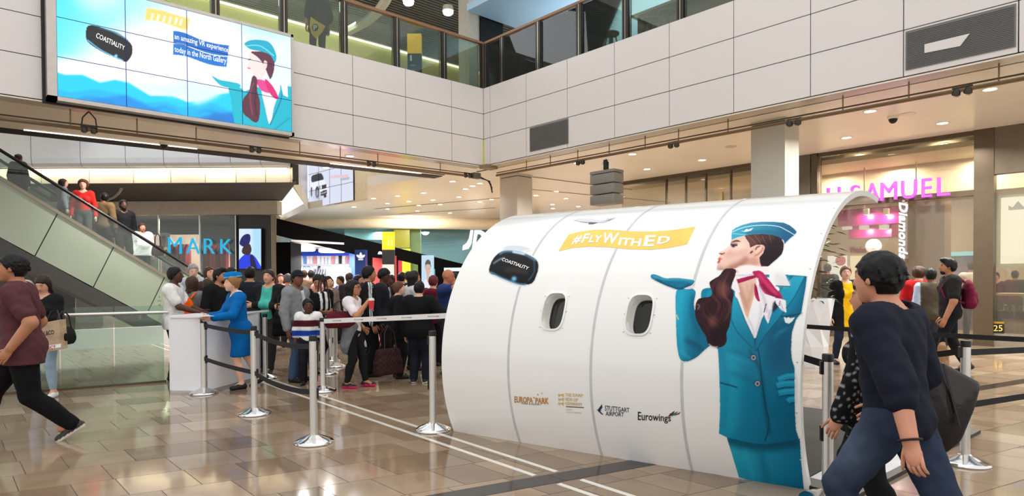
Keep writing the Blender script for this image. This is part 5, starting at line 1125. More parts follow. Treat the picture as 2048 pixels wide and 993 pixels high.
    c.line(fa((106, 452), (130, 460), (158, 455), (168, 440)), 2.4, (146, 84, 72), blur=.8); c.dot(*fa((136, 456))[0], 2.2, (96, 48, 44), 1.2, blur=.5)
    c.fill(fa((94, 512), (108, 498), (148, 518), (110, 530), (98, 530)), (214, 92, 84), smooth=False, blur=.5); c.fill(fa((84, 552), (100, 534), (122, 534), (112, 560), (94, 572)), (196, 84, 80), smooth=False, blur=.5); c.line(fa((98, 532), (124, 532)), 1.4, (120, 40, 44), blur=.4); c.clip = None
    # swept hair
    hr = fa((405, 242), (470, 228), (560, 222), (640, 222), (760, 240), (830, 270), (862, 330), (860, 400), (838, 460), (790, 510), (730, 560), (680, 605), (600, 606), (584, 560), (578, 500), (620, 450), (640, 390), (600, 352), (540, 352), (470, 384), (458, 330), (420, 276))
    c.fill(hr, (44, 22, 30), smooth=False); c.clip_to(hr, False); c.fill(fa((405, 242), (560, 225), (620, 300), (540, 350), (470, 380), (450, 320)), (112, 66, 58), blur=3, op=.85); c.fill(fa((600, 225), (760, 245), (720, 300), (620, 290)), (92, 52, 52), blur=4, op=.7)
    for k in range(16): c.line(fa((430+k*22, 240-abs(k-8)), (500+k*18, 290+k*4), (560+k*16, 350+k*9)), 1.6, ((150, 100, 86), (30, 14, 20), (70, 38, 42), (20, 10, 16))[k % 4], blur=.7, op=.55)
    c.fill(fa((650, 340), (850, 340), (830, 460), (700, 580), (610, 600), (600, 500)), (24, 12, 22), blur=5, op=.75); c.line(fa((660, 380), (760, 370), (850, 385)), 2, (70, 40, 50), blur=1, op=.5); c.clip = None
    er = fa((452, 506), (450, 480), (470, 430), (520, 382), (570, 354), (612, 352), (638, 372), (634, 404), (604, 446), (560, 478), (500, 498)); c.fill(er, (228, 178, 158)); c.clip_to(er); c.line(fa((470, 450), (500, 425)), 3, (90, 44, 40), blur=.8); c.line(fa((530, 410), (552, 380), (585, 366)), 2.4, (120, 64, 56), blur=.9); c.line(fa((620, 380), (590, 440), (520, 485)), 3.4, (180, 120, 104), blur=1.4, op=.8); c.line(fa((540, 440), (580, 400), (600, 378)), 4, (242, 204, 188), blur=1.5); c.clip = None
    # side tail
    tl = tb((296, 76), (330, 66), (382, 72), (386, 110), (362, 170), (350, 215), (368, 240), (366, 290), (352, 360), (348, 430), (338, 500), (316, 560), (318, 610), (300, 650), (256, 668), (206, 662), (172, 636), (160, 586), (130, 540), (92, 470), (76, 420), (78, 370), (84, 330), (104, 298), (150, 286), (190, 280), (206, 250), (190, 200), (188, 170), (220, 146), (262, 120))
    c.fill(tl, (46, 22, 30)); c.clip_to(tl)
    strands(30, [((330, 90), .2), ((262, 170), .8), ((250, 260), 1), ((300, 330), .9), ((290, 400), 1), ((250, 470), 1)], (-60, 60), ((96, 52, 52), (120, 70, 64), (30, 14, 22), (70, 36, 42)), .9, 2.6, 3, tb)
    strands(26, [((190, 290), .8), ((120, 350), .6), ((140, 430), .9), ((220, 500), 1), ((250, 600), .8), ((250, 660), .6)], (-60, 70), ((24, 10, 18), (84, 44, 46), (54, 26, 34), (18, 8, 14)), .9, 2.8, 5, tb)
    c.fill(tb((250, 170), (320, 180), (340, 240), (300, 290), (250, 260)), (142, 88, 76), blur=5, op=.55); c.fill(tb((180, 440), (230, 430), (240, 500), (190, 510)), (132, 80, 74), blur=4, op=.6); c.fill(tb((200, 540), (330, 480), (320, 600), (260, 660), (190, 640)), (26, 10, 18), blur=6, op=.75); c.line(tb((90, 340), (110, 350), (96, 380)), 2.4, (170, 170, 184), blur=1, op=.6); c.clip = None
    c.line(tb((180, 640), (210, 660), (250, 664)), 2, (220, 216, 218), blur=.8, op=.8)
    # collar and scarf
    WS, WSD, RD, RDD, RDL = (236, 232, 236), (196, 190, 204), (176, 30, 84), (112, 14, 54), (214, 78, 124)
    c.fill(tb((400, 56), (480, 40), (560, 50), (630, 56), (650, 80), (610, 110), (520, 110), (420, 104)), (246, 232, 230), blur=1.5)
    c.fill(tb((640, 66), (700, 70), (760, 110), (800, 200), (690, 196), (640, 130)), (240, 238, 238), smooth=False); c.fill(tb((690, 100), (760, 120), (796, 196), (690, 190)), (220, 219, 222), blur=3, op=.8); c.line(tb((690, 198), (800, 204)), 1.4, (30, 60, 76), blur=.6)
    c.fill(tb((383, 100), (460, 98), (545, 96), (548, 118), (470, 128), (400, 150), (384, 130)), WS, smooth=False); c.line(tb((386, 118), (470, 118), (545, 104)), 2.2, WSD, blur=1)
    c.fill(tb((390, 150), (470, 128), (545, 112), (540, 136), (470, 160), (400, 182)), RD, smooth=False); c.line(tb((396, 170), (470, 146), (540, 124)), 2.4, RDD, blur=1, op=.8)
    c.fill(tb((384, 132), (402, 180), (420, 250), (380, 240), (352, 215), (362, 170)), (238, 232, 236), smooth=False)
    c.fill(tb((512, 98), (540, 84), (580, 88), (620, 130), (660, 180), (690, 220), (730, 260), (738, 300), (690, 296), (640, 280), (600, 250), (570, 210), (556, 150)), RD); c.line(tb((560, 110), (620, 180), (700, 270)), 5, RDL, blur=2, op=.7); c.line(tb((580, 180), (640, 250), (720, 290)), 4, RDD, blur=1.6, op=.8); c.line(tb((560, 190), (580, 230), (610, 250)), 3.4, RDL, blur=1.4, op=.6)
    c.fill(tb((530, 180), (552, 220), (572, 290), (560, 318), (530, 270)), RD); c.line(tb((536, 200), (556, 270)), 2.4, RDD, blur=1)
    c.fill(tb((538, 150), (556, 140), (556, 190), (600, 256), (686, 286), (684, 330), (660, 400), (632, 488), (612, 450), (590, 380), (572, 320), (556, 250)), WS, smooth=False); c.line(tb((560, 200), (600, 290), (624, 400)), 4, WSD, blur=2); c.line(tb((650, 380), (634, 450)), 4, WSD, blur=1.6); c.fill(tb((676, 320), (720, 340), (690, 380), (664, 396)), (30, 30, 52), blur=1.5, op=.9)
    c.fill(tb((684, 290), (740, 300), (766, 310), (770, 404), (730, 380), (690, 330)), WS, smooth=False); c.line(tb((720, 320), (750, 390)), 3, WSD, blur=1.4)
    for k in range(6): c.dot(*tb((616-k*3, 338+k*12))[0], 1.2, (70, 40, 90), 1.5)
    for k in range(3): c.dot(*tb((722-k*3, 318+k*14))[0], 1.1, (120, 40, 80), 1.4)
    # garrison cap
    cp = fa((262, 180), (300, 152), (380, 118), (480, 92), (600, 82), (740, 82), (860, 92), (930, 122), (985, 164), (1014, 200), (990, 235), (930, 280), (872, 342), (858, 300), (810, 262), (740, 238), (620, 226), (520, 228), (420, 240), (330, 262), (250, 294), (250, 230))
    c.fill(cp, (28, 140, 172), smooth=False); c.clip_to(cp, False); c.grad(fa((300, 120))[0], (56, 164, 190), fa((900, 260))[0], (6, 94, 132)); c.fill(fa((820, 100), (1010, 200), (880, 330), (830, 240)), (8, 84, 124), blur=6, op=.7); c.line(fa((430, 210), (620, 200), (780, 220), (860, 290)), 5, (8, 90, 124), blur=2.5, op=.7)
    c.line(fa((264, 200), (340, 166), (440, 138), (560, 124), (700, 124), (810, 140), (900, 184), (988, 236)), 1.5, (190, 226, 232)); c.line(fa((258, 220), (330, 226), (420, 236)), 1.6, (120, 204, 220)); c.clip = None
    c.fill(fa((358, 186), (400, 190), (424, 164), (450, 172), (512, 150), (478, 186), (440, 196), (396, 200)), (226, 226, 228), smooth=False)
    return c
M_PRINT = mat('print_colour', attr='Col', rough=.3, var=0, spec=.15)
def patch(name, canvas, px, n, off=.002, m_=None, cut=True):
    q = [uvt(*p) for p in px]; ua, ub = min(a for a, b in q), max(a for a, b in q); ta, tb = min(b for a, b in q), max(b for a, b in q)
    o = print_mesh(name, lambda U, V: booth(ua+(ub-ua)*U, ta+(tb-ta)*V, off), n[0], n[1], canvas, m_ or M_PRINT, None, cut)
    o.data.transform(Matrix.Translation(-bo0)); o.parent = bo; return o
stp = patch('printed_stewardess', stew_picture(), [(1300, 552), (1352, 700), (1440, 870), (1470, 957), (1609, 981), (1612, 700), (1611, 555), (1594, 462), (1500, 443), (1400, 446)], (360, 520)); stp['label'] = 'life-size print of a stewardess in teal blue uniform holding out her palm'
def headset():
    c = Canvas(960, 478, 1090, 590, 3, (238, 238, 236))
    c.fill([(978, 540), (984, 522), (996, 508), (1012, 502), (1040, 505), (1064, 514), (1076, 526), (1075, 545), (1066, 565), (1052, 570), (1034, 568), (1000, 554), (982, 548)], (14, 16, 20)); c.line([(980, 544), (1004, 556), (1036, 568), (1052, 569)], 3.4, (74, 120, 156), blur=.8); c.dot(1028, 558, 5, (120, 200, 240), blur=2.5)
    c.line([(998, 509), (1014, 503), (1044, 507), (1072, 522)], 4, (84, 128, 160), blur=1.4); c.line([(1025, 504), (1050, 509)], 4, (210, 232, 246), blur=1.6); c.line([(986, 528), (1000, 519), (1010, 516)], 3, (190, 205, 214), blur=1.5, op=.7); c.line([(1010, 540), (1034, 541), (1056, 546)], 8, (92, 72, 58), blur=4, op=.6); c.line([(1068, 522), (1068, 545), (1056, 562)], 2, (60, 96, 126), blur=1)
    c.fill([(1006, 500), (1016, 492), (1040, 492), (1060, 498), (1046, 502), (1030, 500)], (176, 196, 212), blur=1.5, op=.6)
    return c
hp = patch('printed_headset', headset(), [(968, 546), (985, 500), (1085, 500), (1078, 575), (1040, 578), (1020, 485)], (110, 90)); hp['label'] = 'print of a glossy black virtual reality headset'
def bmap(px0, py0, px1, py1, px2, py2, px3, py3, off=.003):
    """photo corners bl, br, tr, tl -> map of the unit square onto the skin"""
    C4 = [uvt(*p) for p in ((px0, py0), (px1, py1), (px2, py2), (px3, py3))]
    def fn(u, v, w_):
        a = [(C4[0][i]*(1-u)+C4[1][i]*u)*(1-v)+(C4[3][i]*(1-u)+C4[2][i]*u)*v for i in (0, 1)]
        return booth(np.array(a[0]), np.array(a[1]), off)-bo0
    return fn
def btext(txt, corners, m_, name='printed_words', **kw):
    mb = MB(); text_to(mb, txt, bmap(*corners), res=2, **kw); return mb.build(name, m_, bo)
M_INK = mat('ink_dark', (34, 32, 34), .3); M_INKB = mat('ink_navy', (24, 44, 72), .3); M_GOLD = mat('ink_gold', (208, 178, 112), .3); M_ORNG = mat('ink_bronze', (188, 134, 66), .3); M_YEL = mat('ink_yellow', (242, 198, 84), .3); M_WINK = mat('ink_white', (248, 246, 240), .3)
# waving yellow banner with its words, row by row on the skin
tops = [(1137, 470), (1160, 464), (1190, 460), (1220, 460), (1260, 463), (1300, 464), (1345, 461), (1391, 454)]; bots = [(1117, 503), (1148, 496), (1180, 494), (1215, 495), (1255, 499), (1300, 500), (1335, 497), (1374, 489)]
def wave(u, v, off):
    i = u*7; k = min(int(i), 6); f = i-k; a = np.array(tops[k])*(1-f)+np.array(tops[k+1])*f; b = np.array(bots[k])*(1-f)+np.array(bots[k+1])*f; p = b*(1-v)+a*v
    return booth(*[np.array(x) for x in uvt(*p)], off)-bo0
N = 28; mb = MB(); mb.add([wave(i/N, j/4, .002) for j in range(5) for i in range(N+1)], [(j*(N+1)+i, j*(N+1)+i+1, (j+1)*(N+1)+i+1, (j+1)*(N+1)+i) for j in range(4) for i in range(N)]); mb.build('printed_banner', M_YEL, bo, smooth='all')
for txt, u0, u1, v0, v1 in (('#', .10, .185, .22, .74), ('F', .19, .255, .25, .80), ('LY', .26, .375, .25, .66), ('W', .38, .50, .20, .82), ('ITH', .50, .66, .16, .60), ('E', .67, .755, .16, .78), ('D', .765, .86, .26, .68)):
    mb = MB(); text_to(mb, txt, lambda u, v, w_: wave(u0+(u1-u0)*u-.0*(1-v), v0+(v1-v0)*v, .004), shear=.12, bold=.03, res=2); mb.build('printed_letters', M_WINK, bo)
btext('COASTIALITY', (1003, 522, 1056, 541, 1059, 535, 1006, 516), M_WINK, bold=.01)
btext('EUROPA', (1029, 806, 1066, 807, 1066, 795, 1029, 793), M_ORNG, bold=.03); btext('PARK', (1071, 808, 1098, 809, 1098, 796, 1071, 796), M_ORNG, bold=.03); btext('FREIZEITPARK & RESORT'[-13:].replace('K & RESORT', 'THEME PARK') if False else 'PARK & RESORT', (1044, 809, 1082, 811.5, 1082, 808.5, 1044, 806), M_INK)
mb = MB()
for x, y, r in ((1068, 796, 3), (1076, 790, 2.6), (1084, 787, 2.2)):
    u, t = uvt(x, y); P = [booth(np.array(u+(r if i % 2 == 0 else r*.4)*math.cos(i*math.pi/5+.3)/750), np.array(t+(r if i % 2 == 0 else r*.4)*math.sin(i*math.pi/5+.3)/430), .003)-bo0 for i in range(10)]; mb.add(P, [tuple(range(10))])
mb.build('printed_stars', M_ORNG, bo)
for k, (tx, y0) in enumerate((('THE SUNNY', 787), ('SIDE OF', 795.5), ('GERMANY', 804))): 
    x1 = (1167, 1156, 1165)[k]; btext(tx, (1131, y0+6.5, x1, y0+8+k*.4, x1, y0+1.5+k*.4, 1131, y0), M_GOLD, bold=.012)
    mb = MB(); fn = bmap(1116, y0+7, 1129, y0+8, 1129, y0, 1116, y0)
    for poly in ([(0, .35), (.25, .3), (.6, .4), (.95, .55), (1, .75), (.75, .85), (.5, .65), (.2, .7), (.05, .95), (.1, .6)], [(.15, .3), (.3, .3), (.25, .0), (.1, .05)], [(.6, .4), (.8, .45), (.95, .1), (.75, .05)]): mb.add([fn(u, v, 0) for u, v in poly], [tuple(range(len(poly)))])
    mb.build('printed_lions', M_GOLD, bo)
mb = MB(); f = bmap(1132, 814.5, 1168, 816.5, 1168, 815, 1132, 813); mb.add([f(u, v, 0) for u, v in ((0, 0), (1, 0), (1, 1), (0, 1))], [(0, 1, 2, 3)]); mb.build('printed_rule', M_INK, bo)
btext('BADEN-', (1133, 821, 1146, 821.6, 1146, 818.8, 1133, 818), M_GOLD); btext('WÜRTTEMBERG', (1133, 826, 1163, 828, 1163, 825, 1133, 823), M_GOLD)
btext('STUTTGART', (1210, 822, 1259, 825.5, 1259, 816.5, 1210, 811.5), M_INKB, bold=.008); btext('AIRPORT', (1211.5, 832, 1248, 834, 1248, 825.5, 1211.5, 823), M_INKB, bold=.008)
mb = MB(); f = bmap(1193, 829, 1208, 830, 1208, 808, 1193, 807)
for poly in ([(0, .42), (.2, .42), (.75, .95), (.8, .62), (.35, .3)], [(.2, .3), (.75, .0), (.95, .0), (.5, .3), (.7, .42), (.45, .42)]): mb.add([f(u, v, 0) for u, v in poly], [tuple(range(len(poly)))])
mb.build('printed_bird', M_INKB, bo)
btext('Eurowings', (1276, 846, 1342, 848, 1342, 830, 1276, 824), M_INK, bold=.012)
for k, (x, c_) in enumerate(((1341, (96, 32, 56)), (1347, (60, 110, 120)), (1353, (150, 60, 70)))):
    mb = MB(); f = bmap(x-5, 832-k*1.5+3, x+4, 828-k+5, x+9, 822+k, x, 826+k); mb.add([f(u, v, 0) for u, v in ((0, 0), (1, .25), (1, 1), (0, .7))], [(0, 1, 2, 3)]); mb.build('printed_feathers', mat('ink_feather_%d' % k, c_, .3), bo)
# little aeroplane print
f = lambda x, y: booth(*[np.array(a) for a in uvt(x, y+5)], .003)-bo0
for nm, poly, c_ in (('printed_plane', [(1147, 436), (1158, 433), (1180, 433), (1206, 437), (1218, 432), (1232, 431), (1222, 436), (1208, 441), (1190, 441), (1165, 440)], (206, 208, 216)), ('printed_plane', [(1180, 440), (1196, 441), (1186, 444), (1176, 444)], (40, 40, 56)), ('printed_plane', [(1203, 440), (1214, 434), (1231, 430.5), (1220, 436)], (96, 60, 84)), ('printed_plane', [(1147, 436), (1160, 439), (1190, 441), (1170, 441)], (70, 74, 96))):
    mb = MB(); mb.add([f(x, y) for x, y in poly], [tuple(range(len(poly)))]); mb.build(nm, mat('plane_%d' % sum(c_), c_, .3), bo)
# small screws along the right edge
mb = MB()
for d in (-18, -5, 8, 21, 34, 47, 60, 73, 86, 99): mb.ball(booth(np.array(.992), np.array(math.radians(d)), .001)-bo0, .006, 6)
mb.build('screws', M_STEEL, bo, kind='stuff')
# flat floor plate of the booth, black edging and pale ramp strip
pt = thing('booth_platform', 'low dark carpeted floor plate of the white booth with pale front strip', 'platform', (4.46, 1.55, 0)); q0 = np.array([4.46, 1.55, 0.])
A2, B2, C2, D2 = np.array([3.86, 4.95, 0]), np.array([4.62, 1.98, 0]), np.array([7.3, 2.05, 0]), np.array([7.0, 5.1, 0])
MB().prism([p-q0 for p in (A2, B2, C2, D2)], UP*.03).build('carpet', mat('carpet_dark', (66, 62, 58), .8, bump=.2, bscale=200), pt)
MB().prism([p-q0 for p in (np.array([4.66, 1.64, 0]), np.array([7.05, 1.56, 0]), np.array([7.3, 2.04, 0]), np.array([4.66, 1.975, 0]))], UP*.026).build('pale_strip', mat('strip_pale', (200, 204, 208), .4), pt)
MB().prism([p-q0 for p in (np.array([4.5, 1.6, 0]), np.array([7.3, 1.49, 0]), np.array([7.3, 1.56, 0]), np.array([4.5, 1.66, 0]))], UP*.03).build('edge_strip', M_BLACK, pt)
MB().prism([p-q0 for p in (np.array([4.47, 1.62, 0]), np.array([4.68, 1.62, 0]), np.array([4.68, 1.97, 0]), np.array([4.5, 1.97, 0]))], UP*.03).build('edge_strip', M_BLACK, pt)

# ================================================================ QUEUE POSTS, BELTS, COUNTER
post0 = None
def queue_post(px, py, label, xy=None):
    global post0
    p = Zp(px, py) if xy is None else np.array([*xy, 0.])
    if post0 is None:
        t = thing('queue_post', label, 'barrier post', tuple(p), group='brushed steel queue posts')
        MB().lathe((0, 0, 0), [(.172, 0), (.176, .008), (.172, .018), (.15, .03), (.1, .052), (.05, .072), (.04, .078)], 36).build('base', M_CHROME, t, smooth=True)
        MB().lathe((0, 0, .07), [(.0345, 0), (.0345, .86)], 24).build('pole', M_STEEL, t, smooth=True)
        MB().lathe((0, 0, .925), [(.036, 0), (.036, .04), (.033, .05)], 24).build('cap', M_BLACK, t, smooth=True)
        MB().box((-.018, .03, .40), (.018, .046, .5)).build('belt_cassette', M_BLACK, t); MB().box((-.02, .028, .84), (.02, .048, .925)).build('belt_cassette', M_BLACK, t)
        post0 = t; return t
    return dup(post0, tuple(p), label=label)
posts = {}
for k, (px, py, l) in dict(A=(408, 788, 'steel queue post in front of the white counter'), B=(509, 829, 'steel queue post right of the counter, second of the front three'), C=(628, 886, 'steel queue post nearest the camera on the left, alone on the floor'),
        D=(866, 861, 'steel queue post at the left end of the white booth'), E=(646, 783, 'steel queue post holding the white printed belt'), F=(664, 722, 'steel queue post far back in the crowd, farthest of the row'), G=(671, 734, 'steel queue post far back in the crowd, middle of the row'), H=(655, 748, 'steel queue post far back just behind the white belt post'),
        I=(531, 758, 'steel queue post standing beside the man in teal shirt'), J=(1655, 1003, 'steel queue post at the right end of the booth'), K=(1930, 928, 'steel queue post to the right behind the big black bag')).items():
    posts[k] = queue_post(px, py, l)
for k in posts: posts[k].rotation_euler.z = {'A': -2.4, 'B': -2.2, 'C': -2.0}.get(k, .6)
M_BELT = mat('belt_black', (18, 18, 19), .7, var=.1); M_BELTW = mat('belt_white', (232, 230, 228), .6, var=.02)
def belt(p, q, sag, label, m_=M_BELT, w_=.05, words=None):
    p, q = np.asarray(p, float), np.asarray(q, float); t = thing('barrier_belt', label, 'barrier belt', tuple(p)); n = 16
    d = q-p; e = np.cross(d, UP); e /= np.linalg.norm(e); pt_ = [d*(i/n)-UP*sag*4*(i/n)*(1-i/n) for i in range(n+1)]
    V = []; F_ = []
    for c in pt_: V += [c-UP*w_/2-e*.002, c+UP*w_/2-e*.002, c+UP*w_/2+e*.002, c-UP*w_/2+e*.002]
    for i in range(n):
        a = i*4
        for k in range(4): F_.append((a+k, a+(k+1) % 4, a+4+(k+1) % 4, a+4+k))
    F_ += [(3, 2, 1, 0), (n*4, n*4+1, n*4+2, n*4+3)]
    mb = MB(); mb.add(V, F_); mb.build('strap', m_, t, smooth=True)
    if words:
        side = e if e @ FW < 0 else -e; L_ = np.linalg.norm(d); mb = MB()
        for k in range(5):
            u0 = .1+k*.19; P = lambda u, v, w2: d*(u0+u*.075)-UP*sag*4*(u0+u*.075)*(1-u0-u*.075)+side*.004+UP*((v-.5)*.02)
            text_to(mb, words, P)
        mb.build('printed_words', M_INK, t, kind='stuff')
    return t
pz = lambda k, z: np.array([*posts[k].location[:2], z])
belt(pz('A', .9), pz('B', .9), .015, 'upper black belt between the counter post and the next post'); belt(pz('A', .46), pz('B', .46), .012, 'lower black belt between the counter post and the next post')
belt(pz('B', .9), pz('C', .88), .05, 'upper black belt sagging towards the nearest left post'); belt(pz('B', .46), pz('C', .46), .05, 'lower black belt sagging towards the nearest left post')
belt(pz('E', .93), Fp(898, 632, 7.05), .0, 'white printed belt stretched in front of the queue to the booth', M_BELTW, .06, 'Eurowings')
belt(pz('J', .9), Fp(1600, 714, 4.75), 0, 'short black belt from the right post to the booth edge'); belt(pz('J', .46), Fp(1725, 818, 5.4), .0, 'lower black belt behind the walking pair')
pl_ = Fp(2185, 560, 5.9); posts['L'] = queue_post(0, 0, 'steel queue post at the far end of the belts leaving the right post', xy=pl_[:2])
belt(Fp(1604, 653, 7.4), pz('L', .86), .01, 'long black belt crossing in front of the jewellery shop')
belt(pz('K', .9), Fp(1830, 712, 5.6), .01, 'black belt between the right post and the black bag'); belt(pz('K', .88), pz('L', .82), .0, 'upper black belt leaving the right post'); belt(pz('K', .46), pz('L', .46), .0, 'lower black belt leaving the right post')
ct_ = thing('reception_counter', 'white promotional counter with an angled front where the stewardess leans', 'counter', tuple(Zp(343, 786)))
k0 = np.array(ct_.location); P1, P2, P3 = Zp(343, 786)-k0, Zp(412, 787)-k0, Zp(519, 757)-k0; CH = 1.02
back = FW*.55+RT*.05
def leaf(a, b, name, m_=M_WHITE, th=.03, z0=.03, z1=CH-.03):
    d = b-a; n_ = np.array([-d[1], d[0], 0]); n_ /= np.linalg.norm(n_); n_ *= np.sign(n_ @ FW); return MB().frame_box(a+UP*z0, d, n_*th, UP*(z1-z0)).build(name, m_, ct_)
leaf(P1, P2, 'front_panel'); leaf(P2, P3-(P3-P2)*.12, 'side_panel'); leaf(P3-(P3-P2)*.11, P3, 'end_panel')
leaf(P1+FW*.01, P1+back, 'return_panel')
o_ = -FW*.02-RT*.01
MB().prism([P1+o_+UP*CH, P2+o_+UP*CH, P3+o_+UP*CH, P3+back*.6+UP*CH, P2+back+RT*.1+UP*CH, P1+back+UP*CH], -UP*.03).build('top', M_WHITE, ct_)
MB().prism([P1+o_, P2+o_, P3+o_, P3+back*.5, P1+back], UP*.03).build('base', mat('base_grey', (180, 180, 182), .4), ct_)
for p in (P2, P3): MB().frame_box(p-RT*.012-FW*.005, RT*.024, FW*.02, UP*(CH-.03)).build('edge_trim', mat('alu', (170, 172, 176), .35, metal=.7), ct_)
pp = thing('paper', 'sheet of paper lying on the white counter top', 'paper', tuple(Zp(405, 633, CH)+UP*.002)); MB().box((-.1, -.15, 0), (.1, .15, .003)).build('sheet', M_WHITE, pp)

# ================================================================ PEOPLE: smooth bodies grown from tapered limbs
def surf(f, o, h):
    """surface nets"""
    nx, ny, nz = f.shape; ins = f < 0
    acc = np.zeros((nx-1, ny-1, nz-1, 3), np.float32); cnt = np.zeros((nx-1, ny-1, nz-1), np.float32)
    sl = lambda a, i, j, k: a[i:i+nx-1, j:j+ny-1, k:k+nz-1]
    for ax in range(3):
        for a in (0, 1):
            for b in (0, 1):
                c0 = [0, 0, 0]; o1, o2 = [i for i in range(3) if i != ax]; c0[o1] = a; c0[o2] = b; c1 = list(c0); c1[ax] = 1
                f0, f1 = sl(f, *c0), sl(f, *c1); m_ = sl(ins, *c0) != sl(ins, *c1)
                t = np.where(m_, f0/(f0-f1+1e-12), 0)
                acc[..., ax] += np.where(m_, t, 0); acc[..., o1] += a*m_; acc[..., o2] += b*m_; cnt += m_
    act = cnt > 0; idx = np.full(act.shape, -1); ids = np.argwhere(act); idx[act] = np.arange(len(ids))
    V = (ids+acc[act]/cnt[act][:, None])*h+o; Q = []
    for ax in range(3):
        o1, o2 = [(1, 2), (2, 0), (0, 1)][ax]
        s0 = [slice(0, n) for n in f.shape]; s1 = list(s0); s0[ax] = slice(0, f.shape[ax]-1); s1[ax] = slice(1, None)
        for s in (s0, s1): s[o1] = slice(1, f.shape[o1]-1); s[o2] = slice(1, f.shape[o2]-1)
        A, B = ins[tuple(s0)], ins[tuple(s1)]
        for flip, m_ in ((0, A & ~B), (1, ~A & B)):
            e = np.argwhere(m_)
            if not len(e): continue
            e[:, o1] += 1; e[:, o2] += 1
            def cell(d1, d2):
                g = e.copy(); g[:, o1] += d1; g[:, o2] += d2; return idx[g[:, 0], g[:, 1], g[:, 2]]
            q = np.stack([cell(-1, -1), cell(0, -1), cell(0, 0), cell(-1, 0)], 1); Q.append(q[:, ::-1] if flip else q)
    return V, np.concatenate(Q)
class Field:
    def __init__(s, h): s.h = h; s.p = []; s.cuts = []; s.wr = 0; s.hn = 0
    def cap(s, a, b, r1, r2=None, k=.02, sub=False): s.p.append(('c', np.asarray(a, float), np.asarray(b, float), r1, r1 if r2 is None else r2, k, sub)); return s
    def ell(s, c, r, R=None, k=.02, sub=False): s.p.append(('e', np.asarray(c, float), np.asarray(r, float), np.eye(3) if R is None else R, None, k, sub)); return s
    def cut(s, fn): s.cuts.append(fn); return s
    def mesh(s):
        lo, hi = [], []
        for q in s.p:
            if q[6]: continue
            if q[0] == 'c': r = max(q[3], q[4]); lo.append(np.minimum(q[1], q[2])-r); hi.append(np.maximum(q[1], q[2])+r)
            else: r = q[2].max(); lo.append(q[1]-r); hi.append(q[1]+r)
        lo = np.min(lo, 0)-.04-s.h*2; hi = np.max(hi, 0)+.04+s.h*2; n = np.ceil((hi-lo)/s.h).astype(int)+1
        f = np.full(n, .2, np.float32); ax = [lo[i]+np.arange(n[i])*s.h for i in range(3)]
        for q in s.p:
            pad = .12+q[5]
            if q[0] == 'c': r = max(q[3], q[4]); a, b = np.minimum(q[1], q[2])-r-pad, np.maximum(q[1], q[2])+r+pad
            else: r = q[2].max(); a, b = q[1]-r-pad, q[1]+r+pad
            i0 = np.clip(np.floor((a-lo)/s.h).astype(int), 0, n-1); i1 = np.clip(np.ceil((b-lo)/s.h).astype(int)+1, 1, n)
            if np.any(i1 <= i0): continue
            X = ax[0][i0[0]:i1[0], None, None]; Y = ax[1][None, i0[1]:i1[1], None]; Z = ax[2][None, None, i0[2]:i1[2]]
            if q[0] == 'c':
                d = q[2]-q[1]; L2 = max(d @ d, 1e-9); px, py, pz_ = X-q[1][0], Y-q[1][1], Z-q[1][2]
                t = np.clip((px*d[0]+py*d[1]+pz_*d[2])/L2, 0, 1); v = np.sqrt((px-t*d[0])**2+(py-t*d[1])**2+(pz_-t*d[2])**2)-(q[3]+t*(q[4]-q[3]))
            else:
                R = q[3]; px, py, pz_ = X-q[1][0], Y-q[1][1], Z-q[1][2]
                u = [(R[0, i]*px+R[1, i]*py+R[2, i]*pz_)/q[2][i] for i in range(3)]
                k0 = np.sqrt(u[0]**2+u[1]**2+u[2]**2); k1 = np.sqrt((u[0]/q[2][0])**2+(u[1]/q[2][1])**2+(u[2]/q[2][2])**2); v = k0*(k0-1)/(k1+1e-9)
            s_ = (slice(i0[0], i1[0]), slice(i0[1], i1[1]), slice(i0[2], i1[2])); g = f[s_]; k = q[5]
            if q[6]: f[s_] = np.maximum(g, -v)
            elif k > 0: w_ = np.clip(.5+.5*(v-g)/k, 0, 1); f[s_] = v*(1-w_)+g*w_-k*w_*(1-w_)
            else: f[s_] = np.minimum(g, v)
        X, Y, Z = np.meshgrid(*ax, indexing='ij', sparse=True)
        if s.wr: f = f+.62*s.wr*(np.sin(46*X+19*Z+9*Y)*np.sin(27*Z-33*Y+11*X)+.6*np.sin(61*Z+24*X)*np.sin(38*Y+12*Z))
        if s.hn: f = f+s.hn*(np.sin(118*X+37*Z)*np.sin(127*Y-51*Z+20*X)+.7*np.sin(171*Z+60*Y)*np.sin(95*X+130*Y))
        for c in s.cuts: f = np.maximum(f, c(X, Y, Z))
        f[0], f[-1], f[:, 0], f[:, -1], f[:, :, 0], f[:, :, -1] = .2, .2, .2, .2, .2, .2
        return surf(f.astype(np.float32), lo, s.h)
M_SKIN = mat('skin', attr='Col', rough=.5, var=.05, scale=20, spec=.35)
M_CLOTH = mat('cloth', attr='Col', rough=.85, var=.12, scale=14, bump=.15, bscale=220, spec=.2)
M_HAIR = mat('hair', attr='Col', rough=.5, var=.25, scale=40, spec=.3)
M_SHOE = mat('shoe_leather', attr='Col', rough=.5, var=.08, spec=.4)
def lin_a(c): c = np.asarray(c, float)/255.; return np.where(c <= .04045, c/12.92, ((c+.055)/1.055)**2.4)
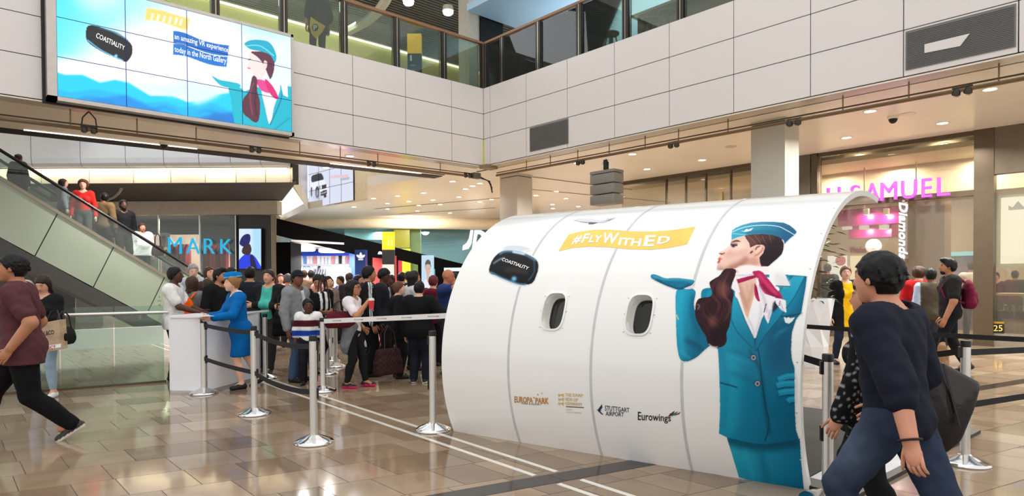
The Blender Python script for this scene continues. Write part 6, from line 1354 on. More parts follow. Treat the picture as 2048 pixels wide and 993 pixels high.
def field_obj(name, F_, m_, col, parent, extra=None):
    V, Q = F_.mesh() if isinstance(F_, Field) else F_
    c = np.empty((len(V), 3)); c[:] = col(V) if callable(col) else col
    if extra is not None:
        ev, ef, ec = extra; Q = [tuple(q) for q in Q.tolist()]+[tuple(i+len(V) for i in f) for f in ef]; V = np.concatenate([V, ev]); c = np.concatenate([c, np.tile(np.asarray(ec, float), (len(ev), 1))])
    else: Q = Q.tolist()
    me = bpy.data.meshes.new(name); me.from_pydata(V.tolist(), [], Q); me.materials.append(m_)
    at = me.color_attributes.new('Col', 'FLOAT_COLOR', 'POINT'); at.data.foreach_set('color', np.c_[lin_a(c), np.ones(len(V))].ravel())
    me.polygons.foreach_set('use_smooth', [True]*len(me.polygons)); me.update(); return link(name, me, parent)
def ik(a, b, l1, l2, pole):
    d = b-a; L_ = np.linalg.norm(d); 
    if L_ > (l1+l2)*.995: b = a+d/L_*(l1+l2)*.995; d = b-a; L_ = np.linalg.norm(d)
    if L_ < abs(l1-l2)+.02: L_ = abs(l1-l2)+.02; d = d/np.linalg.norm(d)*L_; b = a+d
    u = d/L_; x = (l1*l1-l2*l2+L_*L_)/(2*L_); y = math.sqrt(max(l1*l1-x*x, 0)); p = pole-u*(pole @ u); p = p/(np.linalg.norm(p)+1e-9)
    return a+u*x+p*y, b
def rotm(ax, a):
    c, s = math.cos(a), math.sin(a)
    return np.array({'x': [[1, 0, 0], [0, c, -s], [0, s, c]], 'y': [[c, 0, s], [0, 1, 0], [-s, 0, c]], 'z': [[c, -s, 0], [s, c, 0], [0, 0, 1]]}[ax])
SKINS = dict(fair=(226, 178, 154), light=(214, 160, 132), tan=(180, 124, 92), brown=(120, 76, 54), dark=(84, 54, 42))
def person(label, px, F_, face, H=None, top_y=None, skin='light', hair=('short', (28, 22, 20)), top=None, bottom=None, shoe=((30, 28, 28), None), lh=None, rh=None, lf=None, rf_=None, lean=0., twist=0., hyaw=0., hpitch=0., res=.016, build=1., z0=0., xy=None, crouch=0., beard=None, group=None, cap=None, curl=.6, fem=False, glasses=None, hs=1., belly=0., lpole=None, rpole=None):
    p0 = Fp(px, 560, F_) if xy is None else np.array([xy[0], xy[1], 0.])
    if H is None:
        q = CM @ (np.array([p0[0], p0[1], 1.6])-CE); H = float(Fp(px, top_y, p0 @ FW)[2])-z0
    H = H+crouch
    v = np.array([p0[0], p0[1], 0.]); v /= np.linalg.norm(v); rr = np.array([v[1], -v[0], 0.]); a = math.radians(face); d = -v*math.cos(a)+rr*math.sin(a)
    rz = math.atan2(d[1], d[0])-math.pi/2
    t = thing('person', label, 'person', (p0[0], p0[1], z0), rz, group)
    h = res; S_ = H; B = build; sk = np.array(SKINS.get(skin, skin) if isinstance(skin, str) else skin, float)
    A = lambda x, y, z: np.array([x, y, z], float)*S_
    pel = A(0, 0, .525)-UP*crouch; Rl = rotm('z', -twist) @ rotm('x', -lean)
    tor = lambda x, y, z: pel+Rl @ (A(x, y, z)-A(0, 0, .525))
    W = 1. if not fem else .88
    sho = {s: tor(s*.105*W*B**.5, -.004, .795) for s in (1, -1)}; hip = {s: pel+A(s*.05, 0, -.005) for s in (1, -1)}
    neck0, neck1 = tor(0, -.008, .815), tor(0, .004, .875); hc = tor(0, .012, .905)+Rl @ A(0, .006, .02); hpitch = hpitch-lean*.85
    Rh = rotm('z', -hyaw) @ Rl @ rotm('x', -hpitch) if True else Rl
    hsz = hs*S_/1.75*1.04
    hp = lambda x, y, z: hc+Rh @ (np.array([x, y, z])*hsz)
    hands = {}; elb = {}; wr = {}
    for s, tg, pol in ((1, rh, rpole), (-1, lh, lpole)):
        tg = A(*(tg if tg is not None else (s*.15, .02, .485))); 
        if lean and (rh if s == 1 else lh) is None: tg = tg+(sho[s]-A(s*.105, 0, .795))*np.array([1, 1, 0])
        e, w_ = ik(sho[s], tg, .172*S_, .148*S_, np.array(pol if pol is not None else (s*.5, -1., -.25))); elb[s] = e; wr[s] = w_
    knee = {}; ank = {}
    for s, tg in ((1, rf_), (-1, lf)):
        tg = tg if tg is not None else (s*.06, 0.)
        an = np.array([tg[0]*S_, tg[1]*S_, .045*S_+(tg[2]*S_ if len(tg) > 2 else 0)]); k_, an2 = ik(hip[s], an, .245*S_, .24*S_, np.array([s*.12, 1., 0])); knee[s] = k_; ank[s] = an2
    def torso(F, e, fem=fem):
        F.ell(tor(0, .0, .735), A(.098*W*B, .066*B, .105)+e, Rl, k=.05); F.ell(tor(0, .004+belly*.25, .625), A(.083*W*B, .062*B+belly, .10)+e, Rl, k=.05); F.ell(pel+A(0, -.004, -.0), A(.092*B*(1.04 if fem else 1), .068*B, .075)+e, k=.05)
        F.cap(sho[1]*.93+sho[-1]*.07, sho[-1]*.93+sho[1]*.07, .046*S_*B**.5+e, k=.04)
        for s in (1, -1): F.cap(neck0+(neck1-neck0)*.12, sho[s]*.8+neck0*.2, .036*S_*W+e*.7, .040*S_+e*.8, k=.04)
        if fem:
            for s in (1, -1): F.ell(tor(s*.045, .055, .715), A(.036, .03, .036)+e, Rl, k=.03)
    def arm(F, s, e, lo=True, cutl=1.):
        F.cap(sho[s], elb[s], .036*S_*B**.5+e, .029*S_*B**.5+e, k=.03)
        if lo: F.cap(elb[s], elb[s]+(wr[s]-elb[s])*cutl, .028*S_*B**.5+e, (.021*S_+e), k=.02)
    def leg(F, s, e, to=1., flare=0.):
        F.cap(hip[s], knee[s], .054*S_*B+e, .037*S_*B**.5+e, k=.03); F.cap(knee[s], knee[s]+(ank[s]-knee[s])*to, .036*S_*B**.5+e, .024*S_+e+flare, k=.02)
        F.cap(knee[s]*.65+ank[s]*.35+A(0, -.012, 0), knee[s]*.4+ank[s]*.6+A(0, -.008, 0), .032*S_+e*.8, .026*S_+e*.8, k=.03)
    # ---- body
    b = Field(h); torso(b, -.006); [arm(b, s, 0.) for s in (1, -1)]; [leg(b, s, -.004) for s in (1, -1)]
    for s in (1, -1): b.cap(ank[s], ank[s]+A(0, .05, -.02), .022*S_, .018*S_)
    b.cap(neck0, neck1, .036*S_*(.86 if fem else 1), .032*S_*(.86 if fem else 1), k=.03)
    b.ell(hp(0, -.010, .022), np.array([.074, .094, .092])*hsz, Rh, k=.03); b.cap(hp(0, .022, -.045), hp(0, .056, -.082), .052*hsz, .03*hsz, k=.03); b.ell(hp(0, .034, -.022), np.array([.058, .058, .07])*hsz, Rh, k=.03)
    b.cap(hp(0, .088, .016), hp(0, .104, -.022), .009*hsz, .0145*hsz, k=.012); b.cap(hp(-.032, .078, .032), hp(.032, .078, .032), .011*hsz, k=.015); b.cap(hp(-.016, .083, -.05), hp(.016, .083, -.05), .009*hsz, k=.012)
    for s in (1, -1): b.ell(hp(s*.076, -.008, -.002), np.array([.012, .022, .032])*hsz, Rh, k=.01)
    ev, ef = [], []
    fing = MB()
    for s in (1, -1):
        fd = wr[s]-elb[s]; fd /= np.linalg.norm(fd); out = np.array([s*1., 0, 0]); nrm = out-fd*(out @ fd); nrm /= np.linalg.norm(nrm)+1e-9; wdt = np.cross(fd, nrm)     # nrm: back of the hand, wdt: across the knuckles
        pc = wr[s]+fd*.026*S_; b.ell(pc+fd*.008*S_, np.array([.012, .0235, .036])*S_, np.stack([nrm, wdt, fd], 1), k=.015)
        for k, (off, L_) in enumerate(((-.017, .036), (-.006, .042), (.006, .040), (.016, .032))):
            q = wr[s]+fd*.05*S_+wdt*off*S_; pts = [q-fd*.012*S_]; dr = fd.copy()
            for j in range(3): pts.append(pts[-1]+dr*(L_*S_*(.5, .4, .32)[j]+(.012*S_ if j == 0 else 0))); dr = dr*math.cos(curl*.9)-nrm*math.sin(curl*.9)*1.; dr /= np.linalg.norm(dr)
            fing.tube(pts, [.0054*S_, .0054*S_, .0048*S_, .0034*S_], 6)
        fwd = np.array([0, 1., 0]); sg = 1. if wdt @ fwd > 0 else -1.
        q = wr[s]+fd*.02*S_+wdt*sg*.016*S_; td = fd*.75+wdt*sg*.55-nrm*.35; td /= np.linalg.norm(td); fing.tube([q, q+td*.022*S_, q+td*.036*S_+fd*.008*S_, q+td*.044*S_+fd*.02*S_], [.007*S_, .006*S_, .0052*S_, .0036*S_], 6)
    def skin_col(V):
        c = np.tile(sk, (len(V), 1)); L = (V-hc) @ Rh/hsz
        lip = np.exp(-((L[:, 0]/.022)**4+((L[:, 2]+.05)/.010)**4+((L[:, 1]-.088)/.03)**4)); c = c*(1-lip[:, None]*.55)+np.array([150, 70, 66])*lip[:, None]*.55
        br = np.exp(-(((np.abs(L[:, 0])-.032)/.02)**4+((L[:, 2]-.036)/.008)**4+((L[:, 1]-.085)/.03)**4)); c = c*(1-br[:, None]*.6)+np.array(hair[1])*br[:, None]*.6
        if hair[0] != 'bald' or True:
            ck = np.exp(-(((np.abs(L[:, 0])-.04)/.02)**2+((L[:, 2]+.018)/.02)**2+((L[:, 1]-.07)/.03)**2)); c = c*(1+ck[:, None]*np.array([.06, -.03, -.03]))
        if beard is not None and beard[1] < 0: pass
        return np.clip(c, 0, 255)
    body = field_obj('body', b, M_SKIN, skin_col, t, (np.array(fing.v), fing.f, sk))
    for s in (1, -1):
        mb = MB(); mb.ball(hp(s*.03, .0765, .014), .0105*hsz, 8, 0); o = mb.build('eye', mat('eye_dark', (44, 32, 28), .15, var=0), t, smooth=True)
    # ---- clothes
    hemz = None
    if bottom:
        k_ = bottom.get('kind', 'trousers'); c = bottom['c']; e = bottom.get('e', .014)
        g = Field(h); g.wr = bottom.get('wr', .003)
        if k_ in ('trousers', 'jeans', 'leggings', 'shorts'):
            if k_ == 'leggings': e = .006
            g.ell(pel, A(.094*B, .070*B, .072)+e, k=.04); [leg(g, s, e, .45 if k_ == 'shorts' else bottom.get('to', .97), .0 if k_ == 'leggings' else bottom.get('flare', .010)) for s in (1, -1)]; zc = pel[2]+.055*S_; g.cut(lambda X, Y, Z: Z-zc)
        else:
            zl = bottom.get('hem', .3)*S_; c1 = (knee[1]+knee[-1])/2; g.ell(pel, A(.094*B, .072*B, .08)+e, k=.05)
            for s in (1, -1): g.cap(hip[s], knee[s]+(ank[s]-knee[s])*.1, .06*S_*B+e, .05*S_+e, k=.09)
            g.cap(hip[1]*.5+hip[-1]*.5, c1, .066*S_+e, .052*S_+e, k=.07); g.cut(lambda X, Y, Z: zl-Z); zc = pel[2]+.07*S_; g.cut(lambda X, Y, Z: Z-zc)
        field_obj({'skirt': 'skirt', 'shorts': 'shorts'}.get(k_, 'trousers'), g, M_CLOTH, c if callable(c) else np.array(c, float), t)
    if top:
        e = top.get('e', .014); g = Field(h); g.wr = top.get('wr', .004); torso(g, e)
        sl_ = top.get('sleeve', 'long')
        for s in (1, -1):
            if sl_ == 'long': arm(g, s, e, True, top.get('cut', .97))
            elif sl_ == 'short': g.cap(sho[s], sho[s]*.3+elb[s]*.7, .036*S_*B**.5+e, .032*S_+e*1.05, k=.03)
            elif sl_ == 'half': g.cap(sho[s], elb[s], .037*S_*B**.5+e, .033*S_+e*1.2, k=.03); g.cap(elb[s], elb[s]*.72+wr[s]*.28, .031*S_+e, .029*S_+e, k=.02)
        zh = top.get('hem', .47)*S_-crouch
        if top.get('hem', .47) < .455:
            for s in (1, -1): g.cap(hip[s], hip[s]*.4+knee[s]*.6, .066*S_*B+e, .062*S_*B+e, k=.08)
        g.cut(lambda X, Y, Z: zh-Z)
        zn = (neck0+(neck1-neck0)*top.get('neck', .42)); nd = (neck1-neck0)/np.linalg.norm(neck1-neck0); nr = .062*S_
        def ncut(X, Y, Z):
            a = (X-zn[0])*nd[0]+(Y-zn[1])*nd[1]+(Z-zn[2])*nd[2]; b_ = (X-zn[0])**2+(Y-zn[1])**2+(Z-zn[2])**2; return np.minimum(a+np.clip((Y-zn[1]), 0, .08)*.5, nr-np.sqrt(np.maximum(b_-a*a, 0)))
        g.cut(ncut)
        if top.get('hood'): g.ell(tor(0, -.07, .82), A(.07, .035, .04), Rl, k=.04)
        cc = top['c']; opn = top.get('open')
        def colr(V):
            c = np.empty((len(V), 3)); c[:] = cc(V, S_) if callable(cc) else cc
            if opn is not None:
                L = (V-pel) @ Rl; zz = L[:, 2]/S_; wd = top.get('ow', .034)*S_*(.35+np.clip((zz-.0)/.25, 0, 1)*.9 if top.get('vee') else 1); m_ = (np.abs(L[:, 0]) < wd) & (L[:, 1] > .0)
                c[m_] = opn
            return c
        nm = top.get('name', 'shirt'); field_obj(nm, g, M_CLOTH, colr, t)
    # ---- hair, beard, headwear
    st, hcol = hair; hcol = np.array(hcol, float)
    hh = .007 if h <= .0125 else .010 if h <= .013 else min(h, .013)
    if st not in ('bald', 'none'):
        g = Field(hh); g.wr = .004; g.hn = .0035 if h > .0125 else .0012; g.ell(hp(0, -.016, .036), np.array([.087, .104, .096])*hsz, Rh, k=.02); g.ell(hp(0, -.022, .0), np.array([.084, .094, .10])*hsz, Rh, k=.02)
        if st in ('long', 'pony', 'wavy', 'curly'):
            if st == 'long' or st == 'wavy':
                g.cap(hp(0, -.065, .02), hp(0, -.075, -.2), .07*hsz, .05*hsz, k=.04)
                for s in (1, -1): g.cap(hp(s*.066, -.02, .02), hp(s*.062, -.02, -.2), .03*hsz, .028*hsz, k=.03)
            if st == 'pony': g.cap(hp(0, -.1, .03), hp(0, -.13, -.2), .04*hsz, .022*hsz, k=.03)
            if st == 'curly': g.ell(hp(0, -.02, .03), np.array([.115, .12, .115])*hsz, Rh, k=.02); g.wr = .009
        if st == 'bun': g.ell(hp(0, -.1, .05), np.array([.045, .045, .045])*hsz, Rh, k=.02)
        if st == 'quiff': g.ell(hp(0, .045, .105), np.array([.06, .055, .035])*hsz, Rh, k=.03)
        def hcut(X, Y, Z):
            x, y, z = ((X-hc[0])*Rh[0, i]+(Y-hc[1])*Rh[1, i]+(Z-hc[2])*Rh[2, i] for i in range(3)); x, y, z = x/hsz, y/hsz, z/hsz
            low = .80*(y-.062)-.6*(z-.048)              # > 0 : below the hair line in front
            side = np.where(np.abs(x) > .055, .9*(y-.02)-.3*(z-.02) if st not in ('long', 'wavy', 'curly') else .9*(y-.035)-.2*(z-.03), low)
            return np.maximum(low if st not in ('long', 'wavy', 'curly') else np.where(np.abs(x) > .052, side, low), -9)*hsz
        g.cut(hcut); 
        if st in ('short', 'quiff', 'pony', 'bun'):
            def nape(X, Y, Z): z = ((X-hc[0])*Rh[0, 2]+(Y-hc[1])*Rh[1, 2]+(Z-hc[2])*Rh[2, 2])/hsz; y = ((X-hc[0])*Rh[0, 1]+(Y-hc[1])*Rh[1, 1]+(Z-hc[2])*Rh[2, 1])/hsz; return np.where(y > -.125, np.where(y > -.03, -.03-z, -.07-z), -1)*hsz
            g.cut(nape)
        if st in ('short', 'quiff', 'curly') and h <= .0125:
            hr_ = random.Random(int(abs(px)*7)); 
            for _ in range(150):
                a_, b_ = hr_.uniform(0, 6.283), math.acos(hr_.uniform(-.35, .98)); n_ = np.array([math.sin(b_)*math.cos(a_), math.sin(b_)*math.sin(a_), math.cos(b_)]); q0 = np.array([0, -.016, .03])+n_*np.array([.082, .099, .092]); dn = np.array([0, -.25, -.9])+n_*.55+np.array([hr_.uniform(-.4, .4), hr_.uniform(-.3, .3), 0]); dn /= np.linalg.norm(dn)
                if .8*(q0[1]-.05)-.6*(q0[2]-.06) > -.004: dn = np.array([hr_.uniform(-.4, .4), .75, -.1])*.6+n_*.3
                g.cap(hp(*q0), hp(*(q0+dn*hr_.uniform(.018, .036))), .010*hsz, .0035*hsz, k=.006)
        field_obj('hair', g, M_HAIR, hcol, t)
    if beard is not None:
        g = Field(.012); g.cap(hp(0, .026, -.048), hp(0, .056, -.08), .058*hsz, .040*hsz, k=.02); g.cap(hp(-.02, .086, -.04), hp(.02, .086, -.04), .010*hsz, k=.01)
        def bcut(X, Y, Z):
            y, z = (((X-hc[0])*Rh[0, i]+(Y-hc[1])*Rh[1, i]+(Z-hc[2])*Rh[2, i])/hsz for i in (1, 2)); return np.maximum(z+.028, .004-y)*hsz
        g.cut(bcut); g.ell(hp(0, .1, -.052), np.array([.02, .02, .009])*hsz, Rh, k=0, sub=True); field_obj('beard', g, M_HAIR, np.array(beard, float), t)
    if cap is not None:
        g = Field(.012); g.ell(hp(0, -.006, .04), np.array([.088, .106, .096])*hsz, Rh, k=.01); g.ell(hp(0, .115, .048), np.array([.066, .075, .010])*hsz, Rh, k=.012)
        def ccut(X, Y, Z):
            y, z = (((X-hc[0])*Rh[0, i]+(Y-hc[1])*Rh[1, i]+(Z-hc[2])*Rh[2, i])/hsz for i in (1, 2)); return (.036-z-.12*np.minimum(y, 0)*-1)*hsz
        g.cut(ccut); field_obj('cap', g, M_CLOTH, np.array(cap, float), t)
    if glasses is not None:
        mb = MB()
        for s in (1, -1):
            mb.tube([hp(s*.033+.021*math.cos(q), .094, .012+.017*math.sin(q)) for q in np.linspace(0, 6.283, 13)], .0026, 5); mb.tube([hp(s*.054, .09, .016), hp(s*.076, 0, .012)], .0025, 5)
        mb.tube([hp(-.012, .096, .014), hp(.012, .096, .014)], .0025, 5); mb.build('glasses', mat('glasses_dark', (30, 22, 20), .3), t, kind='stuff')
    # ---- shoes
    if shoe:
        sc, so = shoe[0], shoe[1]
        for s, tg in ((1, rf_), (-1, lf)):
            an = ank[s]; lift = an[2]-.045*S_; tilt = (tg[3] if tg is not None and len(tg) > 3 else 0.); yw = -s*.12; Rf = rotm('z', yw) @ rotm('x', tilt)
            q = lambda x, y, z: an+Rf @ (np.array([x, y, z-.045])*S_)
            g = Field(min(h, .012)); g.cap(q(0, -.022, .02), q(0, .085, .016), .025*S_, .021*S_, k=.02); g.cap(q(0, -.01, .035), q(0, .03, .03), .025*S_, .02*S_, k=.02)
            nz_ = Rf @ UP; pz0 = q(0, 0, 0); g.cut(lambda X, Y, Z: -((X-pz0[0])*nz_[0]+(Y-pz0[1])*nz_[1]+(Z-pz0[2])*nz_[2]))
            def scol(V):
                c = np.tile(np.array(sc, float), (len(V), 1))
                if so is not None: c[((V-pz0) @ nz_) < .017*S_] = so
                return c
            field_obj('shoe', g, M_SHOE, scol, t)
    t['_'] = 0; del t['_']
    J = dict(root=t, H=S_, wr=wr, elb=elb, sho=sho, hp=hp, hc=hc, tor=tor, pel=pel, hsz=hsz, Rh=Rh, rz=rz, z0=z0)
    Rw = rotm('z', rz); J['w'] = lambda p: Rw @ np.asarray(p, float)+np.array([p0[0], p0[1], z0])
    return J
def backpack(J, label, c, c2=None, sc=1., z=.69):
    S_ = J['H']; p = J['w'](J['tor'](0, -.135, z-.13)); t = thing('backpack', label, 'backpack', tuple(p), J['rz'])
    g = Field(.014); g.wr = .004; w_, d_, hh = .15*sc, .075*sc, .19*sc
    g.ell((0, 0, hh), (w_, d_, hh*1.12), k=.0); g.cap((-w_*.6, -.01, hh*.35), (w_*.6, -.01, hh*.35), d_*.95, k=.06); g.cap((0, -d_*.6, hh*.55), (0, -d_*.5, hh*1.0), .075*sc, .07*sc, k=.03); g.cut(lambda X, Y, Z: -Z+.0*X)
    field_obj('bag_body', g, M_CLOTH, (lambda V: np.where((V[:, 2:3] < hh*.5) & (V[:, 0:1] > w_*.2), np.array(c2, float), np.array(c, float))) if c2 else np.array(c, float), t)
    for s in (1, -1):
        a = [np.array((s*.07*sc, d_*.7, hh*1.9)), None, None, np.array((s*.09*sc, d_*.8, hh*.4))]
        wp = [J['tor'](s*.062, -.05, .835), J['tor'](s*.066, .035, .82), J['tor'](s*.072, .08, .74), J['tor'](s*.085, .055, .66)]
        loc = [np.array(inv(t, J['w'](q))) for q in wp]; pts = [a[0]]+loc+[a[3]]
        mb = MB(); mb.tube(pts, .016, 6); mb.build('strap', mat('strap_%d%d%d' % tuple(c), c, .8), t, smooth=True)
    return t

# ---------------------------------------------------------------- who stands where
BLK, NAVY, DGR, GREY, WHT = (24, 24, 26), (24, 28, 44), (52, 52, 56), (128, 130, 134), (232, 232, 234)
JEAN = (58, 78, 108); HB, HBR, HK = (22, 18, 17), (66, 42, 28), (14, 13, 14)
def hand_bag(label, p, rz, w_, h_, d_, c, handle=.28, name='handbag', squash=.0, res=.012):
    t = thing(name, label, 'bag', tuple(p), rz); g = Field(res); g.wr = .003
    g.cap((-w_/2+.04, 0, .05), (w_/2-.04, 0, .05), d_/2, k=.08); g.cap((-w_/2+.05, 0, h_-.05), (w_/2-.05, 0, h_-.05), d_/2*.7, k=.08); g.cap((-w_/2+.05, 0, h_*.5), (w_/2-.05, 0, h_*.5), d_/2, k=.08); g.cut(lambda X, Y, Z: -Z)
    field_obj('bag_body', g, M_CLOTH, c if callable(c) else np.array(c, float), t)
    for s in (-1, 1): MB().tube([(-w_*.28, s*d_*.35, h_*.9), (-w_*.22, s*d_*.2, h_+handle*.7), (0, s*.01, h_+handle), (w_*.22, s*d_*.2, h_+handle*.7), (w_*.28, s*d_*.35, h_*.9)], .009, 6).build('handle', mat('handle_dark', (40, 26, 24), .6), t, smooth=True)
    return t
# ---- walking pair at the right front
def jeans_fade(V):
    c = np.tile(np.array((44, 54, 74), float), (len(V), 1)); k = np.exp(-((V[:, 2]-.66)/.13)**2)*np.clip(V[:, 1]*9, 0, 1); return c*(1-k[:, None]*.45)+np.array((104, 120, 140))*k[:, None]*.45
man = person('dark haired man in navy sweater and jeans striding past the right end of the booth', 1797, 3.0, -112, H=1.60, skin=(206, 146, 118), hair=('short', HK), top=dict(c=(28, 30, 44), sleeve='half', hem=.475, e=.022, name='sweater', wr=.006, neck=.12), bottom=dict(kind='jeans', c=jeans_fade, e=.014, wr=.005),
    lh=(-.175, -.10, .475), rh=(.15, .10, .50), lf=(-.05, .11), rf_=(.05, -.24, .02, -.35), lean=.10, hyaw=.12, res=.012, build=1.08, crouch=.05, lpole=(-.35, -1, -.3), curl=.75, hs=1.06)
br = thing('bracelet', 'dark cord bracelet on the wrist of the striding man', 'bracelet', tuple(man['w'](man['wr'][-1]))); d_ = man['w'](man['wr'][-1])-man['w'](man['elb'][-1]); d_ /= np.linalg.norm(d_); e_ = np.cross(d_, UP); e_ /= np.linalg.norm(e_); u_ = np.cross(e_, d_)
MB().tube([.043*(math.cos(a)*e_+math.sin(a)*u_) for a in np.linspace(0, 2*math.pi, 18)], .006, 6).build('cord', mat('cord_brown', (40, 24, 18), .7), br, smooth=True)
def dots(V, S_):
    c = np.tile(np.array((20, 20, 22), float), (len(V), 1)); k = (np.sin(V[:, 2]*150)*np.sin((V[:, 1]-V[:, 0])*120) > .72); c[k] = (150, 148, 146); return c
wo = person('woman in black with pale flecks on her sleeve walking beside the striding man', 1748, 3.55, -105, H=1.47, skin=(196, 140, 112), hair=('long', HK), top=dict(c=dots, sleeve='long', hem=.40, e=.02, name='coat'), bottom=dict(kind='trousers', c=BLK), lh=(-.15, .08, .475), lf=(-.05, -.10, .01, -.25), rf_=(.05, .15), res=.013, fem=True)
# big black shopping bag swinging behind them
bg = thing('shopping_bag', 'big black paper carrier bag swinging behind the striding man', 'bag', tuple(Fp(1900, 905, 3.55))); o_ = np.array(bg.location); FBAG = 3.55
fr = [Fp(x, y, FBAG)-o_ for x, y in ((1850, 765), (1862, 722), (1880, 722), (1966, 768), (1952, 820), (1925, 885), (1892, 912), (1856, 905), (1850, 850))]
mb = MB(); dp = FW*.2+RT*.03; n = len(fr); cF, cB = np.mean(fr, 0)-FW*.05, np.mean(fr, 0)+dp+FW*.03
V = fr+[p+dp for p in fr]+[cF, cB]; Fs = [(i, (i+1) % n, 2*n) for i in range(n)]+[(n+(i+1) % n, n+i, 2*n+1) for i in range(n)]+[(i, n+i, n+(i+1) % n, (i+1) % n) for i in range(n)]
mb.add(V, Fs); bb = mb.build('bag_body', mat('bag_black', (30, 25, 23), .38, var=.2, scale=5, bump=.6, bscale=9), bg); sm_ = bb.modifiers.new('soft', 'BEVEL'); sm_.width = .035; sm_.segments = 3; sm_.limit_method = 'NONE'
mb = MB(); mb.bar(Fp(1879, 726, FBAG)-o_-FW*.03, Fp(1905, 850, FBAG)-o_-FW*.06, .012, .01); mb.build('fold_crease', mat('crease', (52, 46, 42), .4), bg)
mb = MB(); mb.tube([Fp(1870, 726, FBAG)-o_+dp*.5, Fp(1856, 700, FBAG)-o_+dp*.6, Fp(1840, 672, FBAG+.1)-o_, Fp(1815, 660, FBAG+.25)-o_], .012, 6); mb.build('handle', M_BLACK, bg, smooth=True)
# ---- left foreground
mr = person('man in maroon T-shirt and black trousers walking out at the left', 44, 5.85, -100, H=1.735, skin='tan', hair=('short', HK), top=dict(c=(86, 50, 54), sleeve='short', hem=.44, e=.024, wr=.006), bottom=dict(kind='trousers', c=(16, 16, 18), e=.016), lf=(-.05, -.21, .035, -.55), rf_=(.05, .22), lean=.06, shoe=((46, 42, 40), (224, 218, 208)), lh=(-.17, .02, .50), res=.012, build=1.15, crouch=.06)
w1 = person('woman looking down at her phone in black jacket and pale jeans at the glass balustrade', 88, 8.1, -30, top_y=552, skin='light', hair=('long', (44, 28, 24)), top=dict(c=BLK, hem=.5, e=.02, name='jacket'), bottom=dict(kind='leggings', c=(146, 170, 190), to=.82), shoe=(WHT, WHT), lh=(-.06, .17, .66), rh=(.06, .18, .66), hpitch=.5, fem=True)
w2 = person('person in beige headscarf and pink soled black trainers behind the maroon T-shirt man', 52, 8.8, -50, top_y=560, skin='light', hair=('long', (176, 160, 146)), top=dict(c=(30, 28, 32), hem=.42, e=.02, name='coat'), bottom=dict(kind='leggings', c=BLK, to=.9), shoe=(BLK, (226, 120, 150)), fem=True, lf=(-.06, .05), rf_=(.07, -.04))
ph = thing('phone', 'dark mobile phone held by the woman in black jacket at the balustrade', 'phone', tuple(w1['w']((w1['wr'][1]+w1['wr'][-1])/2+np.array([0, .075, .03]))), w1['rz']); MB().bevel_box((-.037, -.07, -.005), (.037, .07, .005), .004).build('case', M_BLACK, ph); MB().box((-.033, -.062, .005), (.033, .062, .006)).build('screen', emis('phone_screen', (150, 180, 215), .6), ph)
sb = thing('shopping_bag', 'printed carrier bag with shop lettering held by the woman at the balustrade', 'bag', tuple(Fp(103, 702, 7.8))); o_ = np.array(sb.location); FB_ = 7.8
q = [Fp(x, y, FB_)-o_ for x, y in ((82, 707), (122, 699), (118, 640), (78, 648))]
MB().prism(q, FW*.12).build('bag_body', mat('bag_photo', (176, 152, 122), .5, var=.3, scale=9), sb)
MB().prism([Fp(x, y, FB_-.004)-o_ for x, y in ((82, 703), (122, 695), (122, 688), (82, 694))], FW*-.003).build('white_band', M_WHITE, sb)
mb = MB(); q = [Fp(x, y, FB_-.006)-o_ for x, y in ((83, 673), (108, 669), (107, 660), (82, 664))]; text_to(mb, 'AL&CO', quad_map(*q), bold=.01); mb.build('lettering', M_INK, sb)
mb = MB(); q = [Fp(x, y, FB_-.012)-o_ for x, y in ((83, 702), (111, 697), (111, 691), (83, 695))]; text_to(mb, 'DIRECT', quad_map(*q), bold=.02); mb.build('lettering', mat('red_print', (186, 30, 40), .5), sb)
MB().tube([Fp(85, 647, FB_)-o_+FW*.06, Fp(90, 625, FB_)-o_+FW*.1, Fp(103, 622, FB_)-o_+FW*.1, Fp(113, 641, FB_)-o_+FW*.06], .008, 6).build('handle', M_BLACK, sb, smooth=True)
hand_bag('black shoulder bag hanging at the hip of the woman with the phone', Fp(128, 690, 8.0), 1.0, .3, .22, .14, BLK, .2)
# ---- at the counter
def tprint(V, S_):
    c = np.tile(np.array((228, 226, 224), float), (len(V), 1)); return c
p_ = person('young man in oversized white T-shirt and black trousers behind the counter end', 347, 9.5, 72, top_y=534, skin='dark', hair=('short', HK), top=dict(c=tprint, sleeve='short', hem=.45, e=.02, wr=.004), bottom=dict(kind='trousers', c=BLK), rh=(.09, .22, .60), lh=(-.06, .22, .60))
tt = p_['root']; mb = MB()
for k, (wd, z, L_) in enumerate((('#', .735, .03), ('gold', .70, .07), ('film', .665, .055))):
    x0 = -.04; y = -.066*p_['H']-.072; text_to(mb, wd, lambda u, v, w2: p_['tor'](0, 0, z)+np.array([.03+L_*p_['H']*(u-.5)*1.2, y-.005, (v-.5)*.03]))
mb.build('back_print', M_INK, tt)
g1 = person('girl in grey top with orange rucksack waiting at the far side of the counter', 384, 9.9, 150, top_y=553, skin='tan', hair=('long', HBR), top=dict(c=(118, 116, 118)), bottom=dict(kind='leggings', c=DGR), fem=True, hs=1.05); backpack(g1, 'bright orange drawstring rucksack on the girl at the counter', (236, 96, 22), sc=.95)
b1 = person('bearded young man in black hoodie with a black rucksack behind the counter', 438, 10.0, 40, top_y=537, skin='tan', hair=('quiff', HB), beard=(36, 26, 22), top=dict(c=BLK, hood=True, e=.025, name='hoodie'), bottom=dict(kind='trousers', c=BLK), hyaw=-.3); 
bp1 = backpack(person('person in black with patterned black rucksack between the girl and the bearded man', 416, 10.9, 175, top_y=556, skin='tan', hair=('long', HBR), top=dict(c=(30, 30, 32)), bottom=dict(kind='trousers', c=BLK), fem=True), 'black rucksack with a pale feather pattern behind the counter', (26, 26, 28), sc=1.0)
